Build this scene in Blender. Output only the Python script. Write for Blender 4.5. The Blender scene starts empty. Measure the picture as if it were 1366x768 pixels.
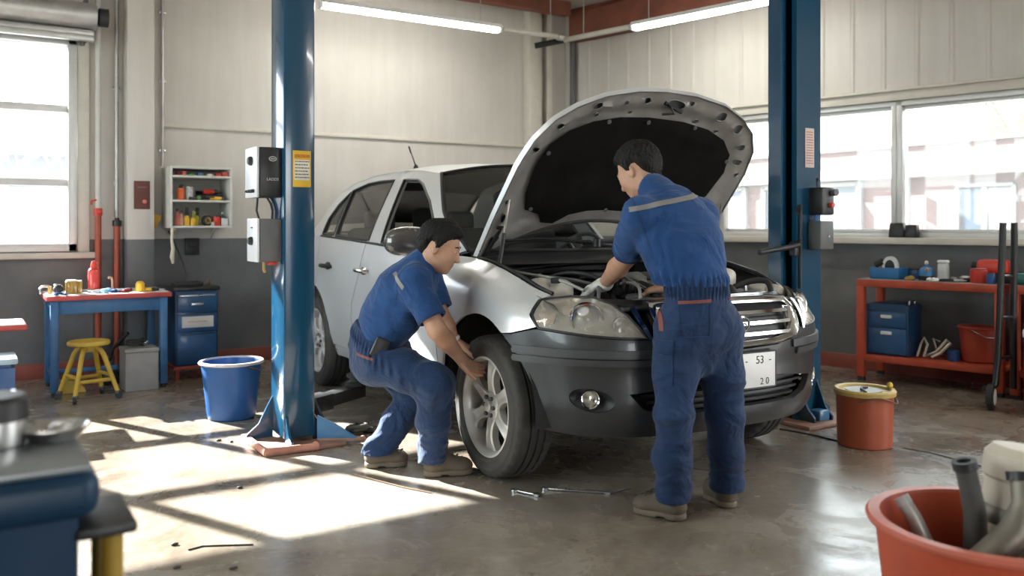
import bpy, bmesh, math, random
import numpy as np
from mathutils import Vector, Matrix
from mathutils.geometry import delaunay_2d_cdt
random.seed(7)
S = bpy.context.scene
COL = S.collection
PI = math.pi
rad = math.radians

# ------------------------------------------------------------------ measuring: camera at 1.25 m, level, yawed 32.4 deg right of the room's depth axis
F, CX, HOR, EYE, YAW = 1154.0, 683.0, 300.0, 1.25, rad(32.4)
SY, CY = math.sin(YAW), math.cos(YAW)
def at(px, py, d):
    xc = (px - CX) / F * d
    return Vector((CY * xc + SY * d, -SY * xc + CY * d, EYE - (py - HOR) / F * d))
def gnd(px, py, z=0.0):
    return at(px, py, (EYE - z) * F / (py - HOR))
def atY(px, py, Y):
    r = (px - CX) / F
    return at(px, py, Y / (-SY * r + CY))

# ------------------------------------------------------------------ materials
def new_mat(name):
    m = bpy.data.materials.new(name); m.use_nodes = True
    nt = m.node_tree; return m, nt, nt.nodes['Principled BSDF']
def ramp(nt, fac, stops):
    r = nt.nodes.new('ShaderNodeValToRGB')
    el = r.color_ramp.elements
    el[0].position, el[0].color = stops[0][0], (*stops[0][1], 1)
    el[1].position, el[1].color = stops[-1][0], (*stops[-1][1], 1)
    for p, c in stops[1:-1]:
        e = el.new(p); e.color = (*c, 1)
    nt.links.new(fac, r.inputs[0]); return r.outputs[0]
def noise(nt, scale, detail=4, rough=.55, coord='Object', stretch=None, dist=0):
    tc = nt.nodes.new('ShaderNodeTexCoord'); v = tc.outputs[coord]
    if stretch:
        mp = nt.nodes.new('ShaderNodeMapping'); mp.inputs['Scale'].default_value = stretch
        nt.links.new(v, mp.inputs['Vector']); v = mp.outputs[0]
    n = nt.nodes.new('ShaderNodeTexNoise')
    n.inputs['Scale'].default_value = scale; n.inputs['Detail'].default_value = detail
    n.inputs['Roughness'].default_value = rough; n.inputs['Distortion'].default_value = dist
    nt.links.new(v, n.inputs['Vector']); return n.outputs['Fac']
def bump(nt, b, h, strength=.2, dist=.01):
    n = nt.nodes.new('ShaderNodeBump'); n.inputs['Strength'].default_value = strength; n.inputs['Distance'].default_value = dist
    nt.links.new(h, n.inputs['Height']); nt.links.new(n.outputs[0], b.inputs['Normal'])
_mats = {}
def pm(name, col, rough=.5, metal=0.0, var=.12, scale=9, bmp=0.0, bscale=40, coat=0.0, rvar=.08, emit=None, spec=None):
    """painted / plastic / metal surface with slight procedural mottling in colour and gloss"""
    if name in _mats: return _mats[name]
    m, nt, b = new_mat(name)
    b.inputs['Base Color'].default_value = (*col, 1); b.inputs['Roughness'].default_value = rough; b.inputs['Metallic'].default_value = metal
    if coat: b.inputs['Coat Weight'].default_value = coat; b.inputs['Coat Roughness'].default_value = .06
    if var == 0:
        _mats[name] = m; return m
    n = noise(nt, scale)
    lo = tuple(max(0, c * (1 - var)) for c in col); hi = tuple(min(1, c * (1 + var)) for c in col)
    nt.links.new(ramp(nt, n, [(.3, lo), (.7, hi)]), b.inputs['Base Color'])
    r = ramp(nt, n, [(.3, (max(0, rough - rvar),) * 3), (.7, (min(1, rough + rvar),) * 3)])
    nt.links.new(r, b.inputs['Roughness'])
    b.inputs['Metallic'].default_value = metal
    if coat: b.inputs['Coat Weight'].default_value = coat; b.inputs['Coat Roughness'].default_value = .06
    if spec is not None: b.inputs['Specular IOR Level'].default_value = spec
    if bmp: bump(nt, b, noise(nt, bscale, 3), bmp)
    if emit: b.inputs['Emission Color'].default_value = (*emit[0], 1); b.inputs['Emission Strength'].default_value = emit[1]
    _mats[name] = m; return m
def glass_mat(name, tint=(.9, .95, .95), haze=.05, fres=1.45, rough=.02, hazecol=(.9, .92, .92), frosted=True):
    m = bpy.data.materials.new(name); m.use_nodes = True
    nt = m.node_tree; nt.nodes.clear()
    out = nt.nodes.new('ShaderNodeOutputMaterial')
    tr = nt.nodes.new('ShaderNodeBsdfTransparent'); tr.inputs[0].default_value = (*tint, 1)
    gl = nt.nodes.new('ShaderNodeBsdfGlossy'); gl.inputs['Roughness'].default_value = rough
    fr = nt.nodes.new('ShaderNodeFresnel'); fr.inputs[0].default_value = fres
    mx = nt.nodes.new('ShaderNodeMixShader')
    nt.links.new(fr.outputs[0], mx.inputs[0]); nt.links.new(tr.outputs[0], mx.inputs[1]); nt.links.new(gl.outputs[0], mx.inputs[2])
    if haze:
        n = noise(nt, 3, 5)
        hz = ramp(nt, n, [(.3, (haze * .9,) * 3), (.75, (haze * 1.1,) * 3)])
        tl = nt.nodes.new('ShaderNodeBsdfTranslucent' if frosted else 'ShaderNodeBsdfDiffuse'); tl.inputs[0].default_value = (*hazecol, 1)
        m2 = nt.nodes.new('ShaderNodeMixShader')
        nt.links.new(hz, m2.inputs[0]); nt.links.new(mx.outputs[0], m2.inputs[1]); nt.links.new(tl.outputs[0], m2.inputs[2])
        mx = m2
    nt.links.new(mx.outputs[0], out.inputs[0]); return m

# ------------------------------------------------------------------ objects
def thing(name, label, cat, loc=(0, 0, 0), rz=0.0, group=None):
    o = bpy.data.objects.new(name, None); COL.objects.link(o)
    o.empty_display_size = .1
    o.location = loc; o.rotation_euler = (0, 0, rz)
    o['label'] = label; o['category'] = cat
    if group: o['group'] = group
    return o
def tag(o, label, cat, group=None):
    o['label'] = label; o['category'] = cat
    if group: o['group'] = group
    return o
class MB:
    """collects shapes, then links them as ONE mesh object"""
    def __init__(s): s.bm = bmesh.new()
    def _v(s, pts): return [s.bm.verts.new(p) for p in pts]
    def box(s, c, size, rot=None, bev=0.0, seg=2, taper=None):
        x, y, z = (k / 2 for k in size)
        M = Matrix.Translation(Vector(c))
        if rot is not None: M = M @ (rot if isinstance(rot, Matrix) else Matrix.Rotation(rot, 4, 'Z'))
        pts = []
        for k in (-1, 1):
            t = taper if (taper and k > 0) else 1.0
            for i, j in ((-1, -1), (1, -1), (1, 1), (-1, 1)):
                pts.append(M @ Vector((i * x * t, j * y * t, k * z)))
        v = s._v(pts)
        fs = [s.bm.faces.new([v[i] for i in q]) for q in ((3, 2, 1, 0), (4, 5, 6, 7), (0, 1, 5, 4), (1, 2, 6, 5), (2, 3, 7, 6), (3, 0, 4, 7))]
        if bev > 0:
            es = list({e for f in fs for e in f.edges})
            bmesh.ops.bevel(s.bm, geom=es, offset=bev, segments=seg, affect='EDGES', profile=.5)
        return s
    def tube(s, path, r, n=10, caps=True, closed=False):
        path = [Vector(p) for p in path]; m = len(path)
        rs = r if isinstance(r, (list, tuple)) else [r] * m
        tang = []
        for i in range(m):
            a = path[(i - 1) % m] if (closed or i > 0) else path[i]
            b = path[(i + 1) % m] if (closed or i < m - 1) else path[i]
            tang.append((b - a).normalized())
        up = Vector((0, 0, 1)) if abs(tang[0].z) < .9 else Vector((1, 0, 0))
        u = tang[0].cross(up).normalized()
        rings = []
        for i in range(m):
            u = (u - tang[i] * u.dot(tang[i])).normalized(); w = tang[i].cross(u)
            rings.append(s._v([path[i] + (u * math.cos(2 * PI * k / n) + w * math.sin(2 * PI * k / n)) * rs[i] for k in range(n)]))
        for i in range(m if closed else m - 1):
            A, B = rings[i], rings[(i + 1) % m]
            for k in range(n): s.bm.faces.new((A[k], A[(k + 1) % n], B[(k + 1) % n], B[k]))
        if caps and not closed:
            s.bm.faces.new(rings[0][::-1]); s.bm.faces.new(rings[-1])
        return s
    def cyl(s, a, b, r, r2=None, n=20): return s.tube([a, b], [r, r if r2 is None else r2], n)
    def lathe(s, prof, n=32, M=None, closed=False, flat=(1, 1)):
        """prof: (r, z) pairs, revolved about z"""
        M = M or Matrix()
        rings = []
        for r, z in prof:
            if r < 1e-6: rings.append([s.bm.verts.new(M @ Vector((0, 0, z)))])
            else: rings.append(s._v([M @ Vector((r * math.cos(2 * PI * k / n) * flat[0], r * math.sin(2 * PI * k / n) * flat[1], z)) for k in range(n)]))
        pr = list(zip(rings, rings[1:])) + ([(rings[-1], rings[0])] if closed else [])
        for A, B in pr:
            for k in range(n):
                j = (k + 1) % n
                if len(A) == 1 and len(B) == 1: continue
                if len(A) == 1: s.bm.faces.new((A[0], B[j], B[k]))
                elif len(B) == 1: s.bm.faces.new((A[k], A[j], B[0]))
                else: s.bm.faces.new((A[k], A[j], B[j], B[k]))
        return s
    def ball(s, c, r, n=16, m=10, rot=None):
        rr = r if isinstance(r, (list, tuple)) else (r, r, r)
        M = Matrix.Translation(Vector(c)) @ (rot.to_4x4() if rot is not None else Matrix()) @ Matrix.Diagonal((*rr, 1))
        return s.lathe([(math.sin(PI * i / m), -math.cos(PI * i / m)) for i in range(m + 1)], n, M)
    def prism(s, pts, h0, h1, M=None, bev=0.0):
        """polygon in xy extruded from z=h0 to h1"""
        M = M or Matrix()
        A = s._v([M @ Vector((x, y, h0)) for x, y in pts]); B = s._v([M @ Vector((x, y, h1)) for x, y in pts])
        n = len(pts); fs = [s.bm.faces.new(A[::-1]), s.bm.faces.new(B)]
        for k in range(n): fs.append(s.bm.faces.new((A[k], A[(k + 1) % n], B[(k + 1) % n], B[k])))
        if bev: bmesh.ops.bevel(s.bm, geom=list(fs[0].edges) + list(fs[1].edges), offset=bev, segments=2, affect='EDGES')
        return s
    def grid(s, nu, nv, fn, wrap=False, thick=0.0):
        vs = [[s.bm.verts.new(fn(i / nu, j / nv)) for j in range(nv + 1)] for i in range(nu + 1)]
        for i in range(nu):
            for j in range(nv): s.bm.faces.new((vs[i][j], vs[i + 1][j], vs[i + 1][j + 1], vs[i][j + 1]))
        return s
    def raw(s, verts, faces):
        v = s._v(verts)
        for f in faces:
            try: s.bm.faces.new([v[i] for i in f])
            except ValueError: pass
        return s
    def build(s, name, mat=None, parent=None, angle=38, fix=True, loc=None, rz=None, flat=False):
        if fix: bmesh.ops.recalc_face_normals(s.bm, faces=s.bm.faces)
        me = bpy.data.meshes.new(name); s.bm.to_mesh(me); s.bm.free()
        if mat: me.materials.append(mat)
        if not flat:
            me.polygons.foreach_set('use_smooth', [True] * len(me.polygons))
            me.set_sharp_from_angle(angle=rad(angle))
        o = bpy.data.objects.new(name, me); COL.objects.link(o)
        if parent: o.parent = parent
        if loc is not None: o.location = loc
        if rz is not None: o.rotation_euler = (0, 0, rz)
        return o
def struct(o):
    o['kind'] = 'structure'; return o
def mesh_text(name, body, size, mat, parent, M, extrude=.0006, align='CENTER'):
    cu = bpy.data.curves.new(name, 'FONT'); cu.body = body; cu.size = size; cu.extrude = extrude
    cu.align_x = align; cu.align_y = 'CENTER'
    tmp = bpy.data.objects.new(name, cu); COL.objects.link(tmp)
    dg = bpy.context.evaluated_depsgraph_get()
    me = bpy.data.meshes.new_from_object(tmp.evaluated_get(dg))
    bpy.data.objects.remove(tmp)
    me.materials.clear(); me.materials.append(mat)
    me.transform(M)
    o = bpy.data.objects.new(name, me); COL.objects.link(o); o.parent = parent
    return o
def face_M(origin, right, up):
    """matrix whose x runs along right, y along up, z out of the face"""
    r = Vector(right).normalized(); u = Vector(up).normalized(); n = r.cross(u)
    M = Matrix((r, u, n)).transposed().to_4x4(); M.translation = Vector(origin); return M

# ------------------------------------------------------------------ curved sheets: an outline in (s, t) triangulated with inner points and mapped to space
def in_poly(P, poly):
    P = np.asarray(P); poly = np.asarray(poly); x, y = P[:, 0], P[:, 1]
    r = np.zeros(len(P), bool); j = len(poly) - 1
    for i in range(len(poly)):
        xi, yi = poly[i]; xj, yj = poly[j]
        c = ((yi > y) != (yj > y)) & (x < (xj - xi) * (y - yi) / (yj - yi + 1e-12) + xi)
        r ^= c; j = i
    return r
def seg_dist(P, poly):
    P = np.asarray(P, float); d = np.full(len(P), 1e9); A = np.asarray(poly, float); B = np.roll(A, -1, 0)
    for a, b in zip(A, B):
        ab = b - a; t = np.clip(((P - a) @ ab) / (ab @ ab + 1e-12), 0, 1)
        d = np.minimum(d, np.linalg.norm(P - a - t[:, None] * ab, axis=1))
    return d
def densify(poly, step):
    out = []
    for a, b in zip(poly, list(poly[1:]) + [poly[0]]):
        n = max(1, int(math.ceil(math.dist(a, b) / step)))
        for k in range(n): out.append((a[0] + (b[0] - a[0]) * k / n, a[1] + (b[1] - a[1]) * k / n))
    return out
def sheet(outer, fn, step=.04, holes=(), rim=.012, mb=None):
    outer = densify(outer, step); holes = [densify(h, step) for h in holes]
    A = np.array(outer); lo, hi = A.min(0), A.max(0)
    gx = np.arange(lo[0] + step * .5, hi[0], step); gy = np.arange(lo[1] + step * .5, hi[1], step)
    if len(gx) and len(gy):
        G = np.stack(np.meshgrid(gx, gy, indexing='ij'), -1).reshape(-1, 2)
        k = in_poly(G, outer) & (seg_dist(G, outer) > step * .45)
        for h in holes: k &= ~in_poly(G, h) & (seg_dist(G, h) > step * .45)
        G = G[k]
    else: G = np.zeros((0, 2))
    pts, edges = [], []
    for loop in [outer] + holes:
        b = len(pts); n = len(loop); pts += loop; edges += [(b + i, b + (i + 1) % n) for i in range(n)]
    pts += [tuple(g) for g in G]
    V, E, T, *_ = delaunay_2d_cdt([Vector(p) for p in pts], edges, [], 0, 1e-6)
    V2 = np.array([(v.x, v.y) for v in V]); T = [t for t in T if len(t) >= 3]
    cen = np.array([V2[list(t)].mean(0) for t in T])
    k = in_poly(cen, outer)
    for h in holes: k &= ~in_poly(cen, h)
    T = [t for t, q in zip(T, k) if q]
    mb = mb or MB(); bm = mb.bm
    vs = [bm.verts.new(fn(x, y)) for x, y in V2]
    fs = []
    for t in T:
        try: fs.append(bm.faces.new([vs[i] for i in t]))
        except ValueError: pass
    bmesh.ops.delete(bm, geom=[v for v in vs if not v.link_faces], context='VERTS')
    if rim:
        for f in fs: f.normal_update()
        es = list({e for f in fs for e in f.edges if len(e.link_faces) == 1})
        for v in {v for e in es for v in e.verts}: v.normal_update()
        nm = {}
        for e in es:
            for v in e.verts: nm[v] = v.normal.copy()
        r = bmesh.ops.extrude_edge_only(bm, edges=es)
        new = [g for g in r['geom'] if isinstance(g, bmesh.types.BMVert)]
        import mathutils
        kd = {tuple(round(c, 6) for c in v.co): n for v, n in nm.items()}
        for v in new:
            n = kd.get(tuple(round(c, 6) for c in v.co))
            if n is not None: v.co -= n * rim
    return mb
def smooth01(a, b, x):
    t = min(1, max(0, (x - a) / (b - a))); return t * t * (3 - 2 * t)
def tab(xs, ys): return lambda x: float(np.interp(x, xs, ys))
def arc(cx, cy, rx, ry, a0, a1, n):
    return [(cx + rx * math.cos(rad(a0 + (a1 - a0) * i / n)), cy + ry * math.sin(rad(a0 + (a1 - a0) * i / n))) for i in range(n + 1)]

# ------------------------------------------------------------------ soft bodies: smooth union of tapered limbs, meshed once as one continuous surface
class Soft:
    def __init__(s, lo, hi, h):
        s.lo = np.array(lo, np.float32); s.h = h
        s.n = np.ceil((np.array(hi) - np.array(lo)) / h).astype(int) + 1
        s.f = np.full(s.n, .5, np.float32)
    def _blk(s, lo, hi):
        a = np.clip(np.floor((np.array(lo) - s.lo) / s.h).astype(int), 0, s.n - 1)
        b = np.clip(np.ceil((np.array(hi) - s.lo) / s.h).astype(int) + 1, 1, s.n)
        if (b <= a).any(): return None
        ax = [(s.lo[i] + s.h * np.arange(a[i], b[i])).astype(np.float32) for i in range(3)]
        return tuple(slice(a[i], b[i]) for i in range(3)), np.stack(np.meshgrid(*ax, indexing='ij'), -1)
    def _mix(s, sl, d, k, sub):
        f = s.f[sl]
        if sub:
            d = -d
            if k > 0:
                h = np.clip(.5 - .5 * (f - d) / k, 0, 1); s.f[sl] = f * (1 - h) + d * h + k * h * (1 - h)
            else: s.f[sl] = np.maximum(f, d)
        else:
            if k > 0:
                h = np.clip(.5 + .5 * (f - d) / k, 0, 1); s.f[sl] = f * (1 - h) + d * h - k * h * (1 - h)
            else: s.f[sl] = np.minimum(f, d)
    def cap(s, a, b, ra, rb=None, k=.03, flat=None, sub=False):
        """tapered limb from a to b; flat = (axis, factor): thickness along axis times factor"""
        rb = ra if rb is None else rb
        a = np.array(a, np.float32); b = np.array(b, np.float32)
        m = max(ra, rb) * max(1, flat[1] if flat else 1) + k + 2 * s.h
        r = s._blk(np.minimum(a, b) - m, np.maximum(a, b) + m)
        if r is None: return s
        sl, P = r
        ab = b - a; q = P - a
        t = np.clip(q @ ab / max(1e-9, float(ab @ ab)), 0, 1)
        v = q - t[..., None] * ab
        if flat:
            ax = np.array(flat[0], np.float32); ax /= np.linalg.norm(ax)
            c = v @ ax; v = v + (c * (1 / flat[1] - 1))[..., None] * ax
        d = np.sqrt((v * v).sum(-1)) - (ra + (rb - ra) * t)
        if flat: d *= min(1, flat[1])
        s._mix(sl, d, k, sub); return s
    def ell(s, c, r, R=None, k=.03, sub=False):
        c = np.array(c, np.float32); r = np.array(r, np.float32); m = r.max() + k + 2 * s.h
        b = s._blk(c - m, c + m)
        if b is None: return s
        sl, P = b; q = P - c
        if R is not None: q = q @ np.array(R, np.float32)      # columns of R = local axes
        k0 = np.sqrt(((q / r) ** 2).sum(-1)); k1 = np.sqrt(((q / (r * r)) ** 2).sum(-1)) + 1e-9
        s._mix(sl, k0 * (k0 - 1) / k1, k, sub); return s
    def box(s, c, hs, R=None, rr=.01, k=.01, sub=False):
        c = np.array(c, np.float32); hs = np.array(hs, np.float32); m = float(np.linalg.norm(hs)) + rr + k + 2 * s.h
        b = s._blk(c - m, c + m)
        if b is None: return s
        sl, P = b; q = P - c
        if R is not None: q = q @ np.array(R, np.float32)
        q = np.abs(q) - (hs - rr)
        d = np.sqrt((np.maximum(q, 0) ** 2).sum(-1)) + np.minimum(q.max(-1), 0) - rr
        s._mix(sl, d, k, sub); return s
    def plane(s, p, n):
        """cut away everything on the side n points to"""
        n = np.array(n, np.float32); n /= np.linalg.norm(n)
        ax = [(s.lo[i] + s.h * np.arange(s.n[i])) for i in range(3)]
        d = (ax[0][:, None, None] - p[0]) * n[0] + (ax[1][None, :, None] - p[1]) * n[1] + (ax[2][None, None, :] - p[2]) * n[2]
        s.f = np.maximum(s.f, d.astype(np.float32)); return s
    def wrinkle(s, fn, band=.04):
        idx = np.nonzero(np.abs(s.f) < band)
        P = np.stack([s.lo[i] + s.h * idx[i] for i in range(3)], -1)
        s.f[idx] -= fn(P).astype(np.float32); return s
    def mesh(s, smooth=1):
        f = np.pad(s.f, 1, constant_values=.5); lo = s.lo - s.h; ins = f < 0
        sh = np.array(f.shape) - 1
        cnt = np.zeros(sh, np.int8)
        offs = [(i, j, k) for i in (0, 1) for j in (0, 1) for k in (0, 1)]
        for i, j, k in offs: cnt += ins[i:i + sh[0], j:j + sh[1], k:k + sh[2]]
        act = (cnt > 0) & (cnt < 8)
        C = np.argwhere(act); ids = np.full(sh, -1, np.int64); ids[act] = np.arange(len(C))
        val = np.stack([f[C[:, 0] + i, C[:, 1] + j, C[:, 2] + k] for i, j, k in offs], 1)
        O = np.array(offs, float); acc = np.zeros((len(C), 3)); num = np.zeros(len(C))
        for a in range(8):
            for b in range(a + 1, 8):
                if abs(O[a] - O[b]).sum() != 1: continue
                va, vb = val[:, a], val[:, b]; m = (va < 0) != (vb < 0)
                t = np.where(m, va / np.where(m, va - vb, 1), 0)
                acc += m[:, None] * (O[a] + t[:, None] * (O[b] - O[a])); num += m
        V = lo + s.h * (C + acc / num[:, None])
        Q = []
        for ax in range(3):
            u, w = (ax + 1) % 3, (ax + 2) % 3
            sa = [slice(None)] * 3; sb = [slice(None)] * 3; sa[ax] = slice(0, -1); sb[ax] = slice(1, None)
            d = ins[tuple(sa)] != ins[tuple(sb)]
            E = np.argwhere(d)
            E = E[(E[:, u] > 0) & (E[:, w] > 0) & (E[:, u] < sh[u]) & (E[:, w] < sh[w])]
            st = ins[tuple(sa)][tuple(E.T)]
            def cell(du, dw):
                c = E.copy(); c[:, u] -= du; c[:, w] -= dw; return ids[tuple(c.T)]
            q = np.stack([cell(1, 1), cell(0, 1), cell(0, 0), cell(1, 0)], 1)
            q[~st] = q[~st][:, ::-1]; Q.append(q)
        Q = np.concatenate(Q)
        for _ in range(smooth):      # light smoothing
            acc = np.zeros_like(V); num = np.zeros(len(V))
            for a in range(4):
                i, j = Q[:, a], Q[:, (a + 1) % 4]
                np.add.at(acc, i, V[j]); np.add.at(num, i, 1); np.add.at(acc, j, V[i]); np.add.at(num, j, 1)
            V = V * .5 + .5 * acc / np.maximum(num, 1)[:, None]
        return V, Q
    def build(s, name, mat, parent, org=(0, 0, 0), smooth=1):
        V, Q = s.mesh(smooth)
        return np_mesh(name, V - np.array(org), Q, mat, parent)
def np_mesh(name, V, Q, mat, parent):
    me = bpy.data.meshes.new(name)
    me.from_pydata([tuple(v) for v in V], [], [tuple(int(i) for i in q) for q in Q])
    me.update(); me.polygons.foreach_set('use_smooth', [True] * len(me.polygons))
    me.materials.append(mat)
    o = bpy.data.objects.new(name, me); COL.objects.link(o); o.parent = parent
    return o
def skin_patch(src, name, mat, parent, planes, lift=.003, keep=None, thick=True):
    """a strip of cloth sewn on src: a copy of its surface between the planes, lifted off along the normals"""
    bm = bmesh.new(); bm.from_mesh(src.data); bm.normal_update()
    for v in bm.verts: v.co = v.co + v.normal * lift
    for p, n in planes:      # keeps the side n points away from
        g = bm.verts[:] + bm.edges[:] + bm.faces[:]
        bmesh.ops.bisect_plane(bm, geom=g, plane_co=Vector(p), plane_no=Vector(n), clear_outer=True)
    if keep:
        bm.normal_update()
        bmesh.ops.delete(bm, geom=[f for f in bm.faces if not keep(f.calc_center_median(), f.normal)], context='FACES')
    if thick and bm.faces:
        es = [e for e in bm.edges if len(e.link_faces) == 1]
        nm = {tuple(round(c, 5) for c in v.co): v.normal.copy() for e in es for v in e.verts}
        r = bmesh.ops.extrude_edge_only(bm, edges=es)
        for v in [g for g in r['geom'] if isinstance(g, bmesh.types.BMVert)]:
            n = nm.get(tuple(round(c, 5) for c in v.co))
            if n is not None: v.co -= n * (lift + .002)
    me = bpy.data.meshes.new(name); bm.to_mesh(me); bm.free()
    me.materials.append(mat); me.polygons.foreach_set('use_smooth', [True] * len(me.polygons))
    me.set_sharp_from_angle(angle=rad(50))
    o = bpy.data.objects.new(name, me); COL.objects.link(o); o.parent = parent
    return o
# ------------------------------------------------------------------ palette
WHITE = pm('white_paint', (.62, .61, .57), .5, var=.06)
CREAM = pm('cream_trim', (.60, .57, .50), .5, var=.06)
ALU = pm('window_aluminium', (.62, .62, .60), .4, .3, var=.05)
STEEL = pm('steel', (.55, .55, .54), .3, 1.0, var=.1)
GALV = pm('galvanised', (.5, .5, .48), .4, .7, var=.15)
CHROME = pm('chrome', (.78, .78, .78), .12, 1.0, var=.05, rvar=.04)
BLK = pm('black_plastic', (.018, .018, .019), .5, var=.25)
BLKM = pm('black_metal', (.025, .025, .025), .38, .3, var=.3)
RUB = pm('rubber', (.022, .021, .02), .72, var=.3, bmp=.15)
BLUE = pm('blue_enamel', (.018, .085, .21), .36, var=.16, scale=5, coat=.15)
BLUED = pm('dark_blue_enamel', (.010, .048, .12), .4, var=.2, scale=5, coat=.15)
BLUET = pm('table_blue', (.035, .13, .28), .45, var=.2)
BLUEP = pm('blue_plastic', (.013, .075, .23), .38, var=.12)
REDB = pm('bench_red', (.42, .066, .03), .45, var=.18)
REDT = pm('table_red', (.48, .07, .055), .45, var=.18)
REDP = pm('red_plastic', (.40, .055, .028), .42, var=.1)
RED = pm('bright_red', (.60, .05, .03), .42, var=.12)
DRED = pm('dark_red', (.19, .018, .022), .42, var=.15)
ORG = pm('orange_plastic', (.33, .068, .026), .45, var=.12)
YEL = pm('yellow_paint', (.58, .38, .045), .48, var=.14)
YELP = pm('yellow_plastic', (.75, .44, .03), .4, var=.08)
YELL = pm('lid_yellow', (.50, .36, .11), .5, var=.2)
GRN = pm('green_plastic', (.10, .42, .10), .45)
LWHITE = pm('white_plastic', (.74, .74, .72), .4, var=.05)
GREY = pm('grey_box', (.33, .32, .30), .55, var=.1)
DGREY = pm('dark_grey', (.10, .10, .10), .5, var=.15)
RUST = pm('rust_beam', (.20, .062, .035), .6, var=.3, scale=4)
COPPER = pm('red_pipe', (.36, .075, .04), .45, var=.2)
PAPER = pm('paper', (.72, .70, .66), .7, var=.04)

# ------------------------------------------------------------------ walls: cream panels over grey dado paint
def wall_material(name, seam, ax):
    m, nt, b = new_mat(name)
    tc = nt.nodes.new('ShaderNodeTexCoord'); sp = nt.nodes.new('ShaderNodeSeparateXYZ')
    nt.links.new(tc.outputs['Object'], sp.inputs[0])
    n1 = noise(nt, 1.3, 6, .6); n2 = noise(nt, 2.2, 5, .6, stretch=(6, 6, .5))
    up = ramp(nt, n1, [(.3, (.55, .52, .475)), (.7, (.62, .595, .55))])
    streak = ramp(nt, n2, [(.35, (.86, .85, .83)), (.62, (1, 1, 1))])
    mu = nt.nodes.new('ShaderNodeMix'); mu.data_type = 'RGBA'; mu.blend_type = 'MULTIPLY'; mu.inputs[0].default_value = .4
    nt.links.new(up, mu.inputs[6]); nt.links.new(streak, mu.inputs[7])
    lo = ramp(nt, noise(nt, 2.5, 7, .65), [(.28, (.105, .112, .118)), (.55, (.145, .152, .155)), (.8, (.19, .195, .195))])
    mt = nt.nodes.new('ShaderNodeMath'); mt.operation = 'GREATER_THAN'; mt.inputs[1].default_value = 1.13
    nt.links.new(sp.outputs['Z'], mt.inputs[0])
    mx = nt.nodes.new('ShaderNodeMix'); mx.data_type = 'RGBA'
    nt.links.new(mt.outputs[0], mx.inputs[0]); nt.links.new(lo, mx.inputs[6]); nt.links.new(mu.outputs[2], mx.inputs[7])
    nt.links.new(mx.outputs[2], b.inputs['Base Color'])
    b.inputs['Roughness'].default_value = .5
    # fine ribbing of the sandwich panels (only above the paint line)
    wv = nt.nodes.new('ShaderNodeMath'); wv.operation = 'PINGPONG'; wv.inputs[1].default_value = seam
    nt.links.new(sp.outputs[ax], wv.inputs[0])
    th = nt.nodes.new('ShaderNodeMath'); th.operation = 'GREATER_THAN'; th.inputs[1].default_value = .006
    nt.links.new(wv.outputs[0], th.inputs[0])
    inv = nt.nodes.new('ShaderNodeMath'); inv.operation = 'SUBTRACT'; inv.inputs[0].default_value = 1
    nt.links.new(mt.outputs[0], inv.inputs[1])
    mxx = nt.nodes.new('ShaderNodeMath'); mxx.operation = 'MAXIMUM'
    nt.links.new(th.outputs[0], mxx.inputs[0]); nt.links.new(inv.outputs[0], mxx.inputs[1])
    ad = nt.nodes.new('ShaderNodeMath'); ad.operation = 'ADD'
    nt.links.new(mxx.outputs[0], ad.inputs[0])
    sc = nt.nodes.new('ShaderNodeMath'); sc.operation = 'MULTIPLY'; sc.inputs[1].default_value = .35
    nt.links.new(noise(nt, 14, 4), sc.inputs[0]); nt.links.new(sc.outputs[0], ad.inputs[1])
    bump(nt, b, ad.outputs[0], .22, .006)
    return m
WALLB = wall_material('panel_wall', .16, 'X')
WALLR = wall_material('ribbed_wall', .6, 'X')

YB = 8.0                                   # back wall
CORN = Vector((5.8, YB, 0)); EX = Vector((.2250, -.9744, 0)); NI = Vector((-.9744, -.2250, 0))
RWZ = math.atan2(EX.y, EX.x)               # local x of the right wall's frame runs along it, local -y points into the room
def WR(t, n, z=0): return CORN + EX * t + NI * n + Vector((0, 0, z))
def t_of(px, n=0.0):
    r = (px - CX) / F; c = CORN + NI * n
    f = lambda v: (CY * v.x - SY * v.y) - r * (SY * v.x + CY * v.y)
    return -f(c) / f(EX)
def dep(p): return SY * p.x + CY * p.y
def z_at(py, p): return EYE - (py - HOR) * dep(p) / F

def floor_material():
    m, nt, b = new_mat('stained_concrete')
    big = noise(nt, .9, 8, .62, dist=.6); mid = noise(nt, 3.2, 8, .65, dist=.8); fine = noise(nt, 30, 5, .6)
    c = ramp(nt, mid, [(.25, (.19, .155, .12)), (.5, (.275, .238, .195)), (.75, (.35, .315, .27))])
    st = ramp(nt, big, [(.34, (.36, .30, .235)), (.50, (.88, .84, .78)), (.6, (1, 1, 1))])
    mu = nt.nodes.new('ShaderNodeMix'); mu.data_type = 'RGBA'; mu.blend_type = 'MULTIPLY'; mu.inputs[0].default_value = .8
    nt.links.new(c, mu.inputs[6]); nt.links.new(st, mu.inputs[7])
    m2 = nt.nodes.new('ShaderNodeMix'); m2.data_type = 'RGBA'; m2.blend_type = 'MULTIPLY'; m2.inputs[0].default_value = .5
    nt.links.new(mu.outputs[2], m2.inputs[6]); nt.links.new(ramp(nt, fine, [(.35, (.7, .69, .67)), (.6, (1, 1, 1))]), m2.inputs[7])
    nt.links.new(m2.outputs[2], b.inputs['Base Color'])
    nt.links.new(ramp(nt, noise(nt, 2.1, 8, .68, dist=1.2), [(.32, (.13,) * 3), (.5, (.25,) * 3), (.7, (.48,) * 3)]), b.inputs['Roughness'])
    b.inputs['Specular IOR Level'].default_value = .62
    bump(nt, b, noise(nt, 9, 8, .7), .10, .01)
    return m
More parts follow.
